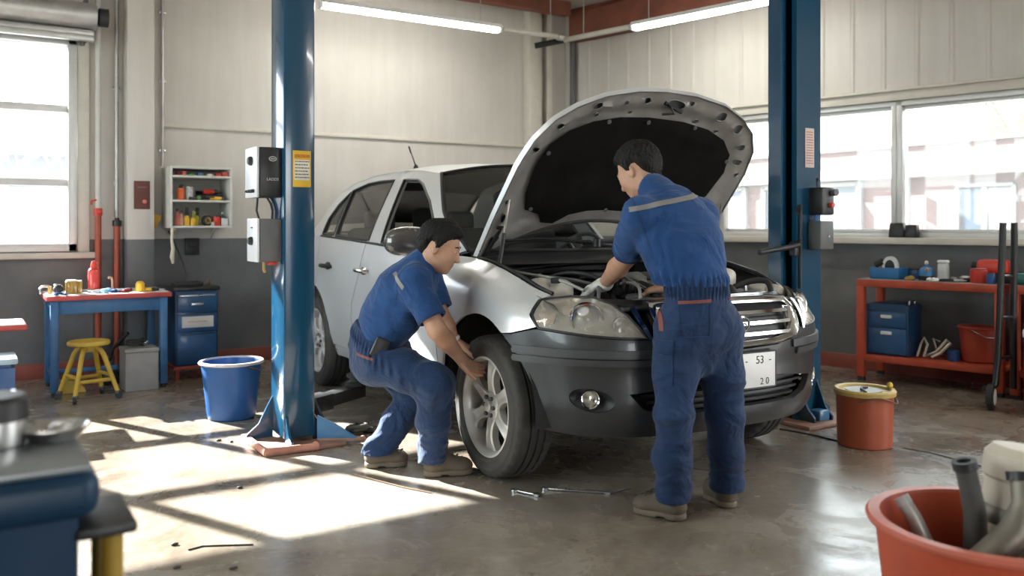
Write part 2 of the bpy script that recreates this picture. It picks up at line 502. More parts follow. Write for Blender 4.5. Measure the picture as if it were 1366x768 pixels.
fl = MB(); fl.box((2.3, 1.9, -.06), (12.6, 13.0, .12)); struct(fl.build('floor', floor_material(), flat=True))
gr = MB(); gr.box((6, 14, -.20), (90, 90, .1)); o = gr.build('ground_outside', pm('yard', (.34, .33, .31), .9, var=.2, scale=2), flat=True); struct(o)

# back wall round the left window
WX0, WX1, WZ0, WZ1 = -3.2, .80, 1.03, 2.80
w = MB()
w.box((1.2, YB + .1, WZ0 / 2), (9.6, .2, WZ0)); w.box((1.2, YB + .1, (WZ1 + 3.9) / 2), (9.6, .2, 3.9 - WZ1))
w.box(((WX1 + 6.0) / 2, YB + .1, (WZ0 + WZ1) / 2), (6.0 - WX1, .2, WZ1 - WZ0)); w.box((-3.4, YB + .1, (WZ0 + WZ1) / 2), (.4, .2, WZ1 - WZ0))
struct(w.build('wall_back', WALLB, flat=True))
LY0, LY1, LZ0, LZ1 = 1.4, 6.6, 1.0, 2.9           # row of windows added out of view, so daylight reaches car and mechanics
w = MB(); w.box((-3.6, 1.95, LZ0 / 2), (.2, 12.3, LZ0)); w.box((-3.6, 1.95, (LZ1 + 3.9) / 2), (.2, 12.3, 3.9 - LZ1)); w.box((-3.6, (LY0 - 4.2) / 2, (LZ0 + LZ1) / 2), (.2, LY0 + 4.2, LZ1 - LZ0)); w.box((-3.6, (LY1 + 8.1) / 2, (LZ0 + LZ1) / 2), (.2, 8.1 - LY1, LZ1 - LZ0))
struct(w.build('wall_left', WALLB, flat=True))
f = MB()
for z in (LZ0 + .03, 1.95, LZ1 - .03): f.box((-3.58, (LY0 + LY1) / 2, z), (.12, LY1 - LY0, .06), bev=.006)
for k in range(6): f.box((-3.58, LY0 + .03 + (LY1 - LY0 - .06) * k / 5, (LZ0 + LZ1) / 2), (.12, .06, LZ1 - LZ0), bev=.006)
wl = struct(f.build('window_4', ALU)); g = MB(); g.box((-3.6, (LY0 + LY1) / 2, (LZ0 + LZ1) / 2), (.006, LY1 - LY0 - .1, LZ1 - LZ0 - .1)); g.build('pane', glass_mat('clean_pane', haze=.03), wl, flat=True)
w = MB(); w.box((-1.7, -4.3, 1.95), (3.8, .2, 3.9)); w.box((5.35, -4.3, 1.95), (6.3, .2, 3.9)); w.box((1.2, -4.3, 3.1), (2.0, .2, 1.6)); struct(w.build('wall_front', WALLB, flat=True))  # doorway gap added behind the camera to let daylight in
w = MB(); w.box((2.0, 1.9, 3.72), (11.4, 12.7, .16))
struct(w.build('ceiling', pm('ceiling_sheet', (.50, .48, .44), .6, var=.08), flat=True))

# right wall (in its own frame) round the two big windows: pieces below, above, between
RL = 8.6
T0, TM, T1 = t_of(962), t_of(1197), 6.2
RZ0, RZ1 = 1.14, 2.29
w = MB()
def rb(mb, t0, t1, n0, n1, z0, z1, bev=0): mb.box(((t0 + t1) / 2, -(n0 + n1) / 2, (z0 + z1) / 2), (t1 - t0, abs(n1 - n0), z1 - z0), bev=bev)
rb(w, -.25, RL, -.2, 0, 0, RZ0); rb(w, -.25, RL, -.2, 0, RZ1, 3.9); rb(w, -.25, T0, -.2, 0, RZ0, RZ1); rb(w, T1, RL, -.2, 0, RZ0, RZ1)
struct(w.build('wall_right', WALLR, loc=CORN, rz=RWZ, flat=True))
# standing-seam ribs of the metal cladding over the windows
w = MB(); t = .05
while t < 7.2:
    w.prism([(t, -.001), (t + .012, -.009), (t + .03, -.009), (t + .042, -.001)], RZ1 + .09, 3.35); t += .27
struct(w.build('trim_1', WALLR, loc=CORN, rz=RWZ, flat=True))
w = MB(); rb(w, T0 - .1, T1 + .1, -.02, .05, RZ1, RZ1 + .085, .008); rb(w, T0 - .1, T1 + .1, -.02, .08, RZ1 + .075, RZ1 + .10, .006)
struct(w.build('trim_2', CREAM, loc=CORN, rz=RWZ))
w = MB(); rb(w, T0 - .08, T1 + .08, -.2, .10, RZ0 - .05, RZ0 + .005, .006)
struct(w.build('trim_3', CREAM, loc=CORN, rz=RWZ))
w = MB(); rb(w, 0, RL, 0, .016, 0, .125, .004); struct(w.build('baseboard_right', pm('baseboard_red', (.26, .065, .045), .55, var=.15), loc=CORN, rz=RWZ))
w = MB(); w.box((1.2, YB - .008, .0625), (9.2, .016, .125), bev=.004); struct(w.build('baseboard_back', pm('baseboard_red', (.26, .065, .045), .55)))
# window frames and panes
PANE = glass_mat('dusty_pane', tint=(.82, .85, .85), haze=.05)
def wall_window(n, t0, t1):
    f = MB(); a = .045
    rb(f, t0, t1, -.12, .02, RZ0, RZ0 + a, .006); rb(f, t0, t1, -.12, .02, RZ1 - a, RZ1, .006)
    rb(f, t0, t0 + a, -.12, .02, RZ0, RZ1, .006); rb(f, t1 - a, t1, -.12, .02, RZ0, RZ1, .006)
    rb(f, t0 + a, t1 - a, -.08, -.02, RZ0 + a, RZ0 + a + .03, .004); rb(f, t0 + a, t1 - a, -.08, -.02, RZ1 - a - .025, RZ1 - a, .004)
    o = struct(f.build('window_%d' % n, ALU, loc=CORN, rz=RWZ))
    g = MB(); rb(g, t0 + a, t1 - a, -.056, -.050, RZ0 + a, RZ1 - a); g.build('pane', PANE, o, flat=True)
wall_window(2, T0, TM); wall_window(3, TM, T1)
f = MB()
XM = [-.19, -1.15, -2.15]
bars_z = [1.60, 2.21]
f.box(((WX0 + WX1) / 2, YB + .04, WZ0 + .035), (WX1 - WX0, .16, .07), bev=.008); f.box(((WX0 + WX1) / 2, YB + .04, WZ1 - .035), (WX1 - WX0, .16, .07), bev=.008)
for x in (WX0 + .035, WX1 - .035): f.box((x, YB + .04, (WZ0 + WZ1) / 2), (.07, .16, WZ1 - WZ0), bev=.008)
for x in XM: f.box((x, YB + .05, (WZ0 + WZ1) / 2), (.065, .09, WZ1 - WZ0 - .1), bev=.006)
for z in bars_z: f.box(((WX0 + WX1) / 2, YB + .05, z), (WX1 - WX0 - .1, .08, .06), bev=.006)
win1 = struct(f.build('window_1', ALU))
g = MB(); g.box(((WX0 + WX1) / 2, YB + .06, (WZ0 + WZ1) / 2), (WX1 - WX0 - .1, .006, WZ1 - WZ0 - .1))
g.build('pane', glass_mat('frosty_pane', tint=(.84, .87, .9), haze=.02, hazecol=(.85, .9, .95)), win1, flat=True)
f = MB(); a = .09
f.box(((WX0 + WX1) / 2, YB - .03, WZ0 - .03), (WX1 - WX0 + .3, .10, .05), bev=.008); f.box((WX1 + .045, YB - .012, (WZ0 + WZ1) / 2), (.09, .035, WZ1 - WZ0 + .06), bev=.006)
f.box(((WX0 + WX1) / 2, YB - .012, WZ1 + .04), (WX1 - WX0 + .2, .035, .08), bev=.006)
f.build('window_casing', CREAM, win1)

# pilaster, rail, beams
w = MB(); w.box((1.255, 7.88, 1.81), (.21, .24, 3.62), bev=.006); struct(w.build('trim_4', WALLB))
w = MB(); w.box((3.6, YB - .015, 2.12), (4.3, .03, .035), bev=.006); struct(w.build('trim_5', CREAM))
w = MB(); rb(w, .15, 7.5, .10, .115, 3.30, 3.63); rb(w, .15, 7.5, .03, .19, 3.29, 3.305); rb(w, .15, 7.5, .03, .19, 3.615, 3.63)
b_ = w.build('steel_beam', RUST, loc=CORN, rz=RWZ); struct(b_)
w = MB(); w.box((1.0, 7.55, 3.57), (9.0, .12, .14)); struct(w.build('roof_beam', RUST))
w = MB(); w.box((5.30, 7.93, 1.82), (.16, .14, 3.63), bev=.01); w.box((5.52, 7.95, 1.82), (.08, .08, 3.63), bev=.01)
struct(w.build('trim_6', CREAM))

# ------------------------------------------------------------------ pipes and conduits, each its own thing
def pipe(name, label, path, r, mat, cat='pipe', group=None, caps=None):
    mb = MB(); mb.tube(path, r, 12); o = mb.build(name, mat); tag(o, label, cat, group); return o
p = MB(); p.tube([WR(.16, .06, .3), WR(.16, .06, 3.5)], .035, 12); o = tag(p.build('standpipe', DGREY), 'dark grey vertical pipe in the far corner of the room', 'pipe')
for z in (1.2, 2.4): q = MB(); q.box(WR(.16, .03, z), (.12, .06, .03), rot=RWZ, bev=.004); q.build('pipe_clamp', GALV, o)
o = tag(MB().tube([(1.463, 7.975, 1.76), (1.463, 7.975, 3.63)], .014, 10).build('conduit', GALV), 'thin grey conduit running up the wall above the white tool shelf', 'pipe')
for z in (1.9, 2.5, 3.1): MB().box((1.463, 7.985, z), (.06, .02, .03), bev=.004).build('pipe_clamp', STEEL, o)
o = tag(MB().tube([(.95, 7.93, 1.36), (.95, 7.93, 3.63)], .022, 12).build('water_pipe', WHITE), 'white pipe with red lower length and valve next to the left window', 'pipe')
MB().tube([(.95, 7.93, .0), (.95, 7.93, 1.36)], .026, 12).build('red_length', COPPER, o)
v = MB(); v.cyl((.95, 7.93, 1.33), (.95, 7.93, 1.39), .034); v.cyl((.95, 7.93, 1.36), (.95, 7.86, 1.36), .014); v.ball((.95, 7.85, 1.36), .024)
v.tube([(.90, 7.93, 1.42), (.90, 7.92, 1.45), (.945, 7.92, 1.46)], .009, 8); v.build('valve', RED, o)
o = tag(MB().tube([(1.095, 7.93, .0), (1.095, 7.93, 1.27)], .026, 12).build('riser_pipe', COPPER), 'short copper red pipe in the nook left of the pilaster', 'pipe')
v = MB(); v.cyl((1.095, 7.93, 1.24), (1.095, 7.93, 1.29), .036); v.tube([(1.095, 7.93, 1.29), (1.095, 7.93, 1.31)], .018); v.build('pipe_cap', BLKM, o)
o = tag(MB().tube([(1.095, 7.95, 1.32), (1.095, 7.95, 3.63)], .016, 10).build('conduit', GALV), 'thin conduit above the copper red pipe left of the pilaster', 'pipe')
for z in (1.6, 2.4, 3.2): MB().box((1.095, 7.965, z), (.06, .02, .03), bev=.004).build('pipe_clamp', STEEL, o)

# ------------------------------------------------------------------ tube lights hung on a conduit
TUBE = pm('lit_tube', (.95, .95, .95), .4, var=.01, emit=((1, .97, .9), 22.0))
def batten(a, b, label, name='tube_light'):
    a, b = Vector(a), Vector(b); L = (b - a).length; ang = math.atan2((b - a).y, (b - a).x)
    t = thing(name, label, 'lamp', (a + b) / 2, ang, 'fluorescent battens')
    h = MB(); h.prism([(-.055, -.005), (.055, -.005), (.035, .035), (-.035, .035)], -L / 2, L / 2, Matrix.Rotation(PI / 2, 4, 'Y') @ Matrix.Rotation(PI / 2, 4, 'Z'))
    h.build('housing', LWHITE, t, flat=True)
    d = MB(); d.box((0, 0, -.022), (L - .05, .062, .04), bev=.012, seg=3); d.build('diffuser', TUBE, t)
    for s in (-1, 1):
        e = MB(); e.box((s * (L / 2 - .01), 0, -.012), (.03, .085, .066), bev=.006); e.build('end_cap', LWHITE, t)
        MB().tube([(s * L * .38, 0, .035), (s * L * .38, 0, 3.63 - a.z)], .004, 6).build('hanger', GALV, t)
    return t
batten((2.50, 6.94, 3.10), (4.27, 6.94, 3.10), 'lit fluorescent batten along the back wall, left of the corner')
l2a, l2b = Vector((5.27, 6.20, 3.10)), Vector((5.60, 4.75, 3.10))
batten(l2a, l2b, 'lit fluorescent batten along the window wall beside the right lift post')
for x, y in ((-1.2, 3.4), (3.6, 1.4)):     # extra battens added out of view to raise the ambient light
    batten((x, y, 3.30), (x + 1.5, y, 3.30), 'added fluorescent batten out of view, raising the ambient light')
o = tag(MB().tube([(4.30, 6.94, 3.10), (4.95, 6.94, 3.10)], .026, 12).build('conduit', CREAM), 'cream pipe running on from the left ceiling lamp to the corner', 'pipe')
MB().cyl((4.93, 6.94, 3.10), (4.99, 6.94, 3.10), .034).build('pipe_cap', GALV, o)
MB().tube([(4.85, 6.94, 3.10), (4.85, 6.94, 3.63)], .005, 6).build('hanger', GALV, o)
d_ = (l2b - l2a).normalized()
o = tag(MB().tube([l2a - d_ * .03, l2a - d_ * .85], .026, 12).build('conduit', CREAM), 'cream pipe running from the right ceiling lamp along the rusty beam', 'pipe')
MB().tube([l2a - d_ * .60, l2a - d_ * .60 + Vector((0, 0, .53))], .005, 6).build('hanger', GALV, o)
q = MB(); q.tube([l2a - d_ * .86, l2a - d_ * 1.05 + Vector((-.18, 0, -.05))], .03, 10); q.build('black_end', BLKM, o)

# ------------------------------------------------------------------ roller shutter over the left window
t = thing('roller_shutter', 'rolled up steel shutter above the left window', 'shutter', (-1.2, 7.80, 2.95))
MB().tube([(-2.2, 0, 0), (2.12, 0, 0)], .105, 28).build('drum', GALV, t)
s_ = MB(); s_.box((-.05, .02, -.14), (4.3, .10, .05), bev=.01); s_.box((-.05, -.02, -.185), (4.3, .06, .05), bev=.01); s_.build('bottom_slat', GALV, t)
s_ = MB(); s_.box((2.05, .09, -.02), (.03, .16, .34), bev=.004); s_.tube([(2.02, .02, -.15), (2.02, .02, -.24)], .02, 10); s_.build('bracket', DGREY, t)
MB().tube([(2.12, 0, 0), (2.14, 0, 0), (2.21, 0, 0)], [.03, .075, .075], 24).build('end_cap', BLK, t)

# ------------------------------------------------------------------ the yard outside
def facade():
    pink = pm('pink_render', (.100, .060, .058), .85, var=.08, scale=2); wht = pm('white_render', (.17, .17, .17), .8, var=.04)
    blu = pm('pale_blue_door', (.07, .085, .105), .6, var=.06); dk = pm('dim_glass', (.03, .042, .06), .15, var=.1)
    X = 16.2
    t = thing('building', 'long low pink building with a white fascia beyond the right windows', 'building', (X, 8, -.14))
    b = MB(); b.box((3, 2.5, 1.5), (6, 24, 3.0)); b.build('wall', pink, t, flat=True)
    b = MB(); b.box((-.12, 2.5, 2.46), (.36, 24.2, .22), bev=.01); b.build('fascia', wht, t)
    b = MB(); b.box((3, 2.5, 3.02), (6.2, 24.2, .06)); b.build('roof', wht, t, flat=True)
    for y0, y1, z0, z1 in ((.40, 1.47, 1.22, 2.14),):
        b = MB()
        for c, s in ((((y0 + y1) / 2, z0), (y1 - y0, .07)), (((y0 + y1) / 2, z1), (y1 - y0, .07)), ((y0, (z0 + z1) / 2), (.07, z1 - z0)), ((y1, (z0 + z1) / 2), (.07, z1 - z0)), (((y0 + y1) / 2, (z0 + z1) / 2), (.09, z1 - z0))):
            b.box((-.02, c[0], c[1]), (.10, s[0], s[1]), bev=.008)
        fr = b.build('window_frame', wht, t)
        g = MB(); g.box((.0, (y0 + y1) / 2 + .26, (z0 + z1) / 2), (.03, .42, z1 - z0 - .1)); g.build('pane', dk, fr, flat=True)
        g = MB(); g.box((.0, (y0 + y1) / 2 - .26, (z0 + z1) / 2), (.03, .42, z1 - z0 - .1)); g.build('curtained_pane', wht, fr, flat=True)
    for y0, y1 in ((3.6, 6.2), (6.8, 9.2), (9.7, 12.5)):
        b = MB(); b.box((-.03, (y0 + y1) / 2, 1.12), (.08, y1 - y0, 2.2), bev=.01); d = b.build('roller_door', blu, t)
        b = MB()
        for y in (y0, y1): b.box((-.05, y, 1.15), (.14, .12, 2.3), bev=.01)
        b.box((-.05, (y0 + y1) / 2, 2.27), (.14, y1 - y0, .1), bev=.01); b.build('door_frame', wht, t)
    for y in (.05, -.35, 2.4):
        MB().tube([(-.18, y, 0), (-.18, y, 2.4)], .05, 10).build('downpipe', wht, t)
    # lattice mast standing on the roof
    m = thing('mast', 'thin lattice mast above the pink building', 'mast', (21, 14.6, 2.91))
    for s in (-1, 1): MB().tube([(0, s * .35, 0), (0, s * .16, 3.6)], .03, 6).build('mast_leg', GALV, m)
    b = MB()
    for k in range(7):
        z = .3 + k * .5; b.tube([(0, -.34 + .025 * k, z), (0, .34 - .025 * k, z + .25)], .016, 6)
    b.build('bracing', GALV, m)
    # grey hall with a shallow gable further along
    h = thing('warehouse', 'pale hall with a shallow gable roof beyond the pink building', 'building', (27.5, 27.5, -.14))
    b = MB(); b.prism([(-5, 0), (5, 0), (5, 3.2), (0, 4.1), (-5, 3.2)], -3, 3, Matrix.Rotation(PI / 2, 4, 'X')); b.build('wall', pm('pale_grey_render', (.12, .125, .13), .8), h, flat=True)
    b = MB(); b.prism([(-5.2, 3.2), (0, 4.14), (5.2, 3.2), (5.2, 3.28), (0, 4.24), (-5.2, 3.28)], -3.2, 3.2, Matrix.Rotation(PI / 2, 4, 'X')); b.build('roof', wht, h, flat=True)
facade()
def back_house():
    t = thing('shed', 'low pale blue shed with a flat roof beyond the left window', 'building', (-2.2, 17.5, -.14))
    b = MB(); b.box((0, 1.5, 1.3), (9, 3, 2.6)); b.build('wall', pm('pale_blue_render', (.055, .07, .088), .85, var=.1, scale=2), t, flat=True)
    b = MB(); b.box((0, 1.4, 2.66), (9.5, 3.5, .14), bev=.02); b.build('roof', pm('roof_grey', (.05, .06, .075), .7), t)
    b = MB()
    for k in range(12): b.box((-4.2 + k * .76, -.03, 1.1), (.06, .06, 2.1), bev=.006)
    b.build('batten', pm('pale_batten', (.09, .10, .12), .8), t)
back_house()
BARK = pm('bark', (.17, .15, .13), .9, var=.2); LEAF = pm('spring_leaf', (.28, .42, .13), .7, var=.3)
def bare_tree(name, label, loc, h, seed, leaves=0, group=None):
    rnd = random.Random(seed); t = thing(name, label, 'tree', loc, rnd.random() * 6)
    tr = MB(); tips = []
    def grow(mb, p, d, L, r, lv):
        q = p + d * L * .55 + Vector((rnd.uniform(-1, 1), rnd.uniform(-1, 1), 0)) * L * .06; e = q + (d + Vector((rnd.uniform(-.3, .3), rnd.uniform(-.3, .3), rnd.uniform(0, .25)))).normalized() * L * .5
        mb.tube([p, q, e], [r, r * .8, r * .62], 6, caps=True)
        if lv <= 1: tips.append(e)
        if lv == 0: return
        for _ in range(3 if lv > 1 else 2):
            nd = (d + Vector((rnd.uniform(-.9, .9), rnd.uniform(-.9, .9), rnd.uniform(-.15, .55)))).normalized()
            grow(mb, e if rnd.random() < .6 else q, nd, L * rnd.uniform(.6, .82), r * .6, lv - 1)
    grow(tr, Vector((0, 0, 0)), Vector((0, 0, 1)), h * .34, h * .022, 5)
    tr.build('trunk', BARK, t)
    if leaves:
        lf = MB()
        for e in tips:
            for _ in range(leaves):
                c = e + Vector([rnd.gauss(0, .16) for _ in range(3)]); a = Vector([rnd.gauss(0, 1) for _ in range(3)]).normalized(); b = a.orthogonal().normalized() * .05; a = a * .09
                lf.raw([c - a, c + b * .8, c + a, c - b * .8], [(0, 1, 2, 3)])
        lf.build('foliage', LEAF, t, fix=False)
bare_tree('bare_tree', 'bare tree with spreading branches behind the left window', (.7, 12.6, -.14), 3.9, 3)
bare_tree('bare_tree', 'taller thin bare tree towards the left edge of the left window', (-2.4, 13.6, -.14), 2.7, 8)
bare_tree('leafing_tree', 'tree with fresh green leaves beyond the top right of the windows', (24.5, 13.2, -.14), 6.3, 21, 5)
# ================================================================== THE CAR (local x forward, y towards its left, z up; origin on the floor under the front axle)
def paint(name, col, rough=.3, metal=.55, coat=.25, var=.05):
    return pm(name, col, rough, metal, var, 3, 0, 40, coat, .04)
SILVER = paint('silver_paint', (.69, .70, .71), .30, .40, var=0)
GUN = paint('grey_bumper', (.048, .049, .050), .32, .25, .35, 0)
FRAMEG = pm('hood_inner_metal', (.36, .35, .33), .42, .5, var=.15)
PAD = pm('hood_liner', (.009, .0085, .008), .95, var=.3, bmp=.3, bscale=90, spec=.1)
WINDOW = glass_mat('car_glass', (.86, .89, .87), .0, 1.5, .01)
SCREEN = glass_mat('windscreen_glass', (.86, .89, .87), .03, 1.5, .01)
LENS = glass_mat('headlamp_lens', (.97, .95, .92), .20, 1.45, .05, (.80, .76, .68), False)
car = thing('car', 'silver four door car with its hood raised and a dark grey front bumper', 'car', (3.07, 3.64, 0), rad(-93))
X0, LX, W, PQ, QQ = .20, .62, .92, 3.0, 1.8
def plan_arrays():
    ys = W * np.sin(np.linspace(0, PI / 2, 240)); xs = X0 + LX * np.maximum(0, 1 - (ys / W) ** PQ) ** (1 / QQ)
    rs = -3.06 - .66 * np.maximum(0, 1 - (ys / W) ** PQ) ** (1 / QQ)
    mx = np.linspace(X0, -3.06, 120)[1:-1]
    x = np.concatenate([xs, mx, rs[::-1]]); y = np.concatenate([ys, np.full(len(mx), W), ys[::-1]])
    s = np.concatenate([[0], np.cumsum(np.hypot(np.diff(x), np.diff(y)))])
    tx, ty = np.gradient(x, s), np.gradient(y, s)
    return s, x, y, -ty * -1, -tx      # normal = (ty, -tx)
PS, PX, PY, NX, NY = plan_arrays()
SMAX = PS[-1]
def qx(x): return float(np.interp(-x, -PX, PS))                       # arclength of a point by x
def qy(y): return float(np.interp(abs(y), PY[:240], PS[:240])) * (1 if y >= 0 else -1)
o_side = tab([.28, .34, .45, .60, .75, .90, 1.0, 1.06, 1.12, 1.18], [-.085, -.05, -.018, -.003, 0, -.006, -.018, -.03, -.042, -.055])
o_front = tab([.28, .36, .45, .60, .66, .72, .76, .80, .86, .92, 1.0], [-.07, -.015, .0, 0, .012, .010, -.004, -.022, -.065, -.125, -.20])
zt = tab([-.62, -.45, -.2, 0, .25, .42, .55, .85], [1.085, 1.08, 1.055, 1.02, .965, .925, .905, .895])
def body(s, z, off=0.0):
    a = abs(s); sg = 1 if s >= 0 else -1
    x, y, nx, ny = (float(np.interp(a, PS, v)) for v in (PX, PY, NX, NY))
    wf = 1 - smooth01(.62, 1.12, a)
    o = o_front(z) * wf + o_side(z) * (1 - wf)
    if x > -.62:
        top = zt(x); k = max(0.0, (z - (top - .15)) / .15)
        o -= .13 * min(k, 1.3) ** 2.3 * (1 - wf) * smooth01(-.62, -.36, x)
        r = math.hypot(x, z - .36)                                   # flared lip of the wheel arch
        o += .014 * max(0, 1 - (r - .455) / .09) * (1 - wf) if r > .44 else .014 * (1 - wf)
    else:
        r = math.hypot(x + 2.84, z - .36); o += .012 * max(0, 1 - max(0, r - .44) / .09)
        if -2.3 < x: o += .006 * math.exp(-((z - .595) / .018) ** 2) - .006 * math.exp(-((z - .56) / .02) ** 2)
    o += off
    return Vector((x + nx * o, (y + ny * o) * sg, z))
def mir(sg, poly): return [(sg * a, b) for a, b in poly]
belt = tab([-3.5, -3.3, -2.82, -1.6, -.55], [1.175, 1.17, 1.16, 1.122, 1.078])
def archpts(c, r, a0, a1, n=22):
    return [(qx(c + r * math.cos(rad(a0 + (a1 - a0) * i / n))), .36 + r * math.sin(rad(a0 + (a1 - a0) * i / n))) for i in range(n + 1)]
HLAMP = [(qy(.875), .905), (qy(.80), .922), (qy(.70), .920), (qy(.62), .893), (qy(.56), .850), (qy(.515), .795), (qy(.485), .748), (qy(.60), .752), (qy(.72), .762), (qy(.855), .785), (qy(.875), .84)]
for sg in (-1, 1):
    B = lambda s, z: body(s, z)
    # front fender
    fp = [(qx(-.515), .345)] + archpts(0, .455, 182, 58) + [(qx(.30), .752), (qx(.40), .778)] + [(qy(.862), .79), (qy(.882), .84), (qy(.882), .905)]
    fp += [(qx(.43), zt(.43)), (qx(.30), zt(.30)), (qx(.15), zt(.15)), (qx(0), zt(0)), (qx(-.2), zt(-.2)), (qx(-.45), zt(-.45)), (qx(-.55), 1.082), (qx(-.53), .95)]
    sheet(mir(sg, fp), B, .035).build('front_fender', SILVER, car, 50)
    # doors, quarter, sill
    fd = [(qx(-.525), .375), (qx(-.54), .95), (qx(-.56), belt(-.56))] + [(qx(x), belt(x)) for x in (-.9, -1.2, -1.5, -1.75)] + [(qx(-1.80), .9), (qx(-1.925), .70), (qx(-1.93), .375)]
    fdo = sheet(mir(sg, fd), B, .05).build('front_door', SILVER, car, 50)
    rd = [(qx(-1.94), .375), (qx(-1.935), .70), (qx(-1.81), .9), (qx(-1.76), belt(-1.76))] + [(qx(x), belt(x)) for x in (-2.1, -2.5, -2.80)] + archpts(-2.84, .44, 72, 2)
    rdo = sheet(mir(sg, rd), B, .05).build('rear_door', SILVER, car, 50)
    qp = [(qx(-2.81), belt(-2.81))] + [(qx(x), belt(x)) for x in (-3.0, -3.3)] + [(SMAX - .7, 1.175), (SMAX - .004, 1.175), (SMAX - .004, .36), (qx(-3.30), .33)] + archpts(-2.84, .44, 183, 73)
    sheet(mir(sg, qp), B, .07).build('rear_quarter', SILVER, car, 50)
    rk = [(qx(-.46), .29), (qx(-.475), .335), (qx(-.52), .367), (qx(-2.38), .367), (qx(-2.41), .29)]
    sheet(mir(sg, rk), B, .06).build('sill', SILVER, car, 50)
    for dr, x0 in ((fdo, -1.70), (rdo, -2.48)):
        h = MB(); zc = .945; p = body(sg * qx(x0), zc); e = sg
        h.tube([p + Vector((.085, 0, 0)), p + Vector((.075, e * .03, 0)), p + Vector((.02, e * .042, .004)), p + Vector((-.05, e * .042, .004)), p + Vector((-.09, e * .03, 0)), p + Vector((-.10, 0, 0))], [.012, .015, .017, .017, .014, .012], 10)
        h.ball(p + Vector((-.01, e * -.004, 0)), (.075, .014, .032), 16, 8)
        h.build('handle', CHROME if x0 > -2 else BLKM, dr)
    # side marker on the fender
    mk = MB(); p = body(sg * qx(-.40), .872); mk.ball(p, (.034, .010, .022), 16, 8); o = mk.build('side_marker', pm('marker_amber', (.75, .48, .22), .2, coat=.5), car)
    # headlamp: lens, reflector bowl, projector, indicator
    lp = mir(sg, HLAMP)
    hl = sheet(lp, lambda s, z: body(s, z, .004), .03, rim=.0).build('headlamp', LENS, car, 60)
    def bowl(s, z):
        d = float(seg_dist([(s, z)], lp)[0]); return body(s, z, -.005 - .055 * smooth01(0, .06, d))
    sheet(lp, bowl, .022, rim=0).build('reflector', pm('lamp_reflector', (.80, .77, .70), .25, .35, var=.10, scale=14), hl, 60)
    sheet([(a, b) for a, b in mir(sg, [(qy(.868), .845), (qy(.825), .848), (qy(.825), .805), (qy(.858), .80)])], lambda s, z: body(s, z, -.018), .03, rim=.01).build('indicator', pm('lamp_amber', (.62, .44, .33), .25), hl)
    c = body(sg * qy(.725), .822, -.045); ax = (body(sg * qy(.71), .838, .1) - c).normalized(); ax = (ax + Vector((.9, 0, 0))).normalized()
    R4 = Matrix.Translation(c) @ ax.to_track_quat('Z', 'Y').to_matrix().to_4x4()
    MB().lathe([(.064, -.01), (.069, .014), (.076, .016), (.081, .004), (.081, -.02)], 32, R4).build('projector_ring', CHROME, hl)
    MB().lathe([(0, .034), (.018, .032), (.038, .022), (.054, .008), (.062, -.006)], 28, R4).build('projector_lens', pm('projector_glass', (.80, .80, .77), .08, .2, coat=1.0), hl)
    c2 = body(sg * qy(.585), .800, -.045); R5 = Matrix.Translation(c2) @ ax.to_track_quat('Z', 'Y').to_matrix().to_4x4()
    MB().lathe([(0, -.01), (.018, -.008), (.036, .012), (.040, .014), (.043, .0)], 28, R5).build('high_beam', CHROME, hl)
    edge = [body(a, b, .003) for a, b in densify(lp, .03)]
    MB().tube(edge, .0055, 6, closed=True).build('lamp_seal', BLK, hl)

# ---- bumper
def fog_poly(sg, grow=0): return [(sg * (qy(.70) + (.105 + grow) * math.cos(a)), .475 + (.052 + grow) * math.sin(a) + .012 * math.cos(a)) for a in np.linspace(0, 2 * PI, 28)[:-1]]
LOW = [(-qy(.56), .505), (-qy(.50), .435), (-qy(.40), .405), (qy(.40), .405), (qy(.50), .435), (qy(.56), .505), (qy(.30), .535), (-qy(.30), .535)]
GR = [(.445, .902), (.455, .86), (.42, .755), (.385, .715), (.25, .690), (0, .682)]
grille_o = [(-qy(y), z) for y, z in GR] + [(qy(y), z) for y, z in GR[::-1][1:]] + [(qy(.3), .908), (0, .912), (-qy(.3), .908)]
def bump_top():
    half = [(qx(.247), .744), (qx(.30), .744), (qx(.40), .770), (qy(.862), .778), (qy(.72), .755), (qy(.60), .745), (qy(.478), .741), (qy(.44), .80), (qy(.427), .765), (qy(.395), .708), (qy(.25), .682), (0, .673)]
    half = [h for h in half if h != (qy(.44), .80)]
    return half
bt = bump_top()
left = [(-a, b) for a, b in bt]; right = bt[::-1][1:]
arcR = archpts(0, .455, 57, -5)
bpoly = left + right + arcR + [(qx(.47), .315), (qy(.75), .305), (0, .300), (-qy(.75), .305), (-qx(.47), .315)] + [(-a, b) for a, b in arcR[::-1]]
bumper = sheet(bpoly, body, .032, holes=[fog_poly(-1), fog_poly(1), LOW], rim=.03).build('front_bumper', GUN, car, 50)
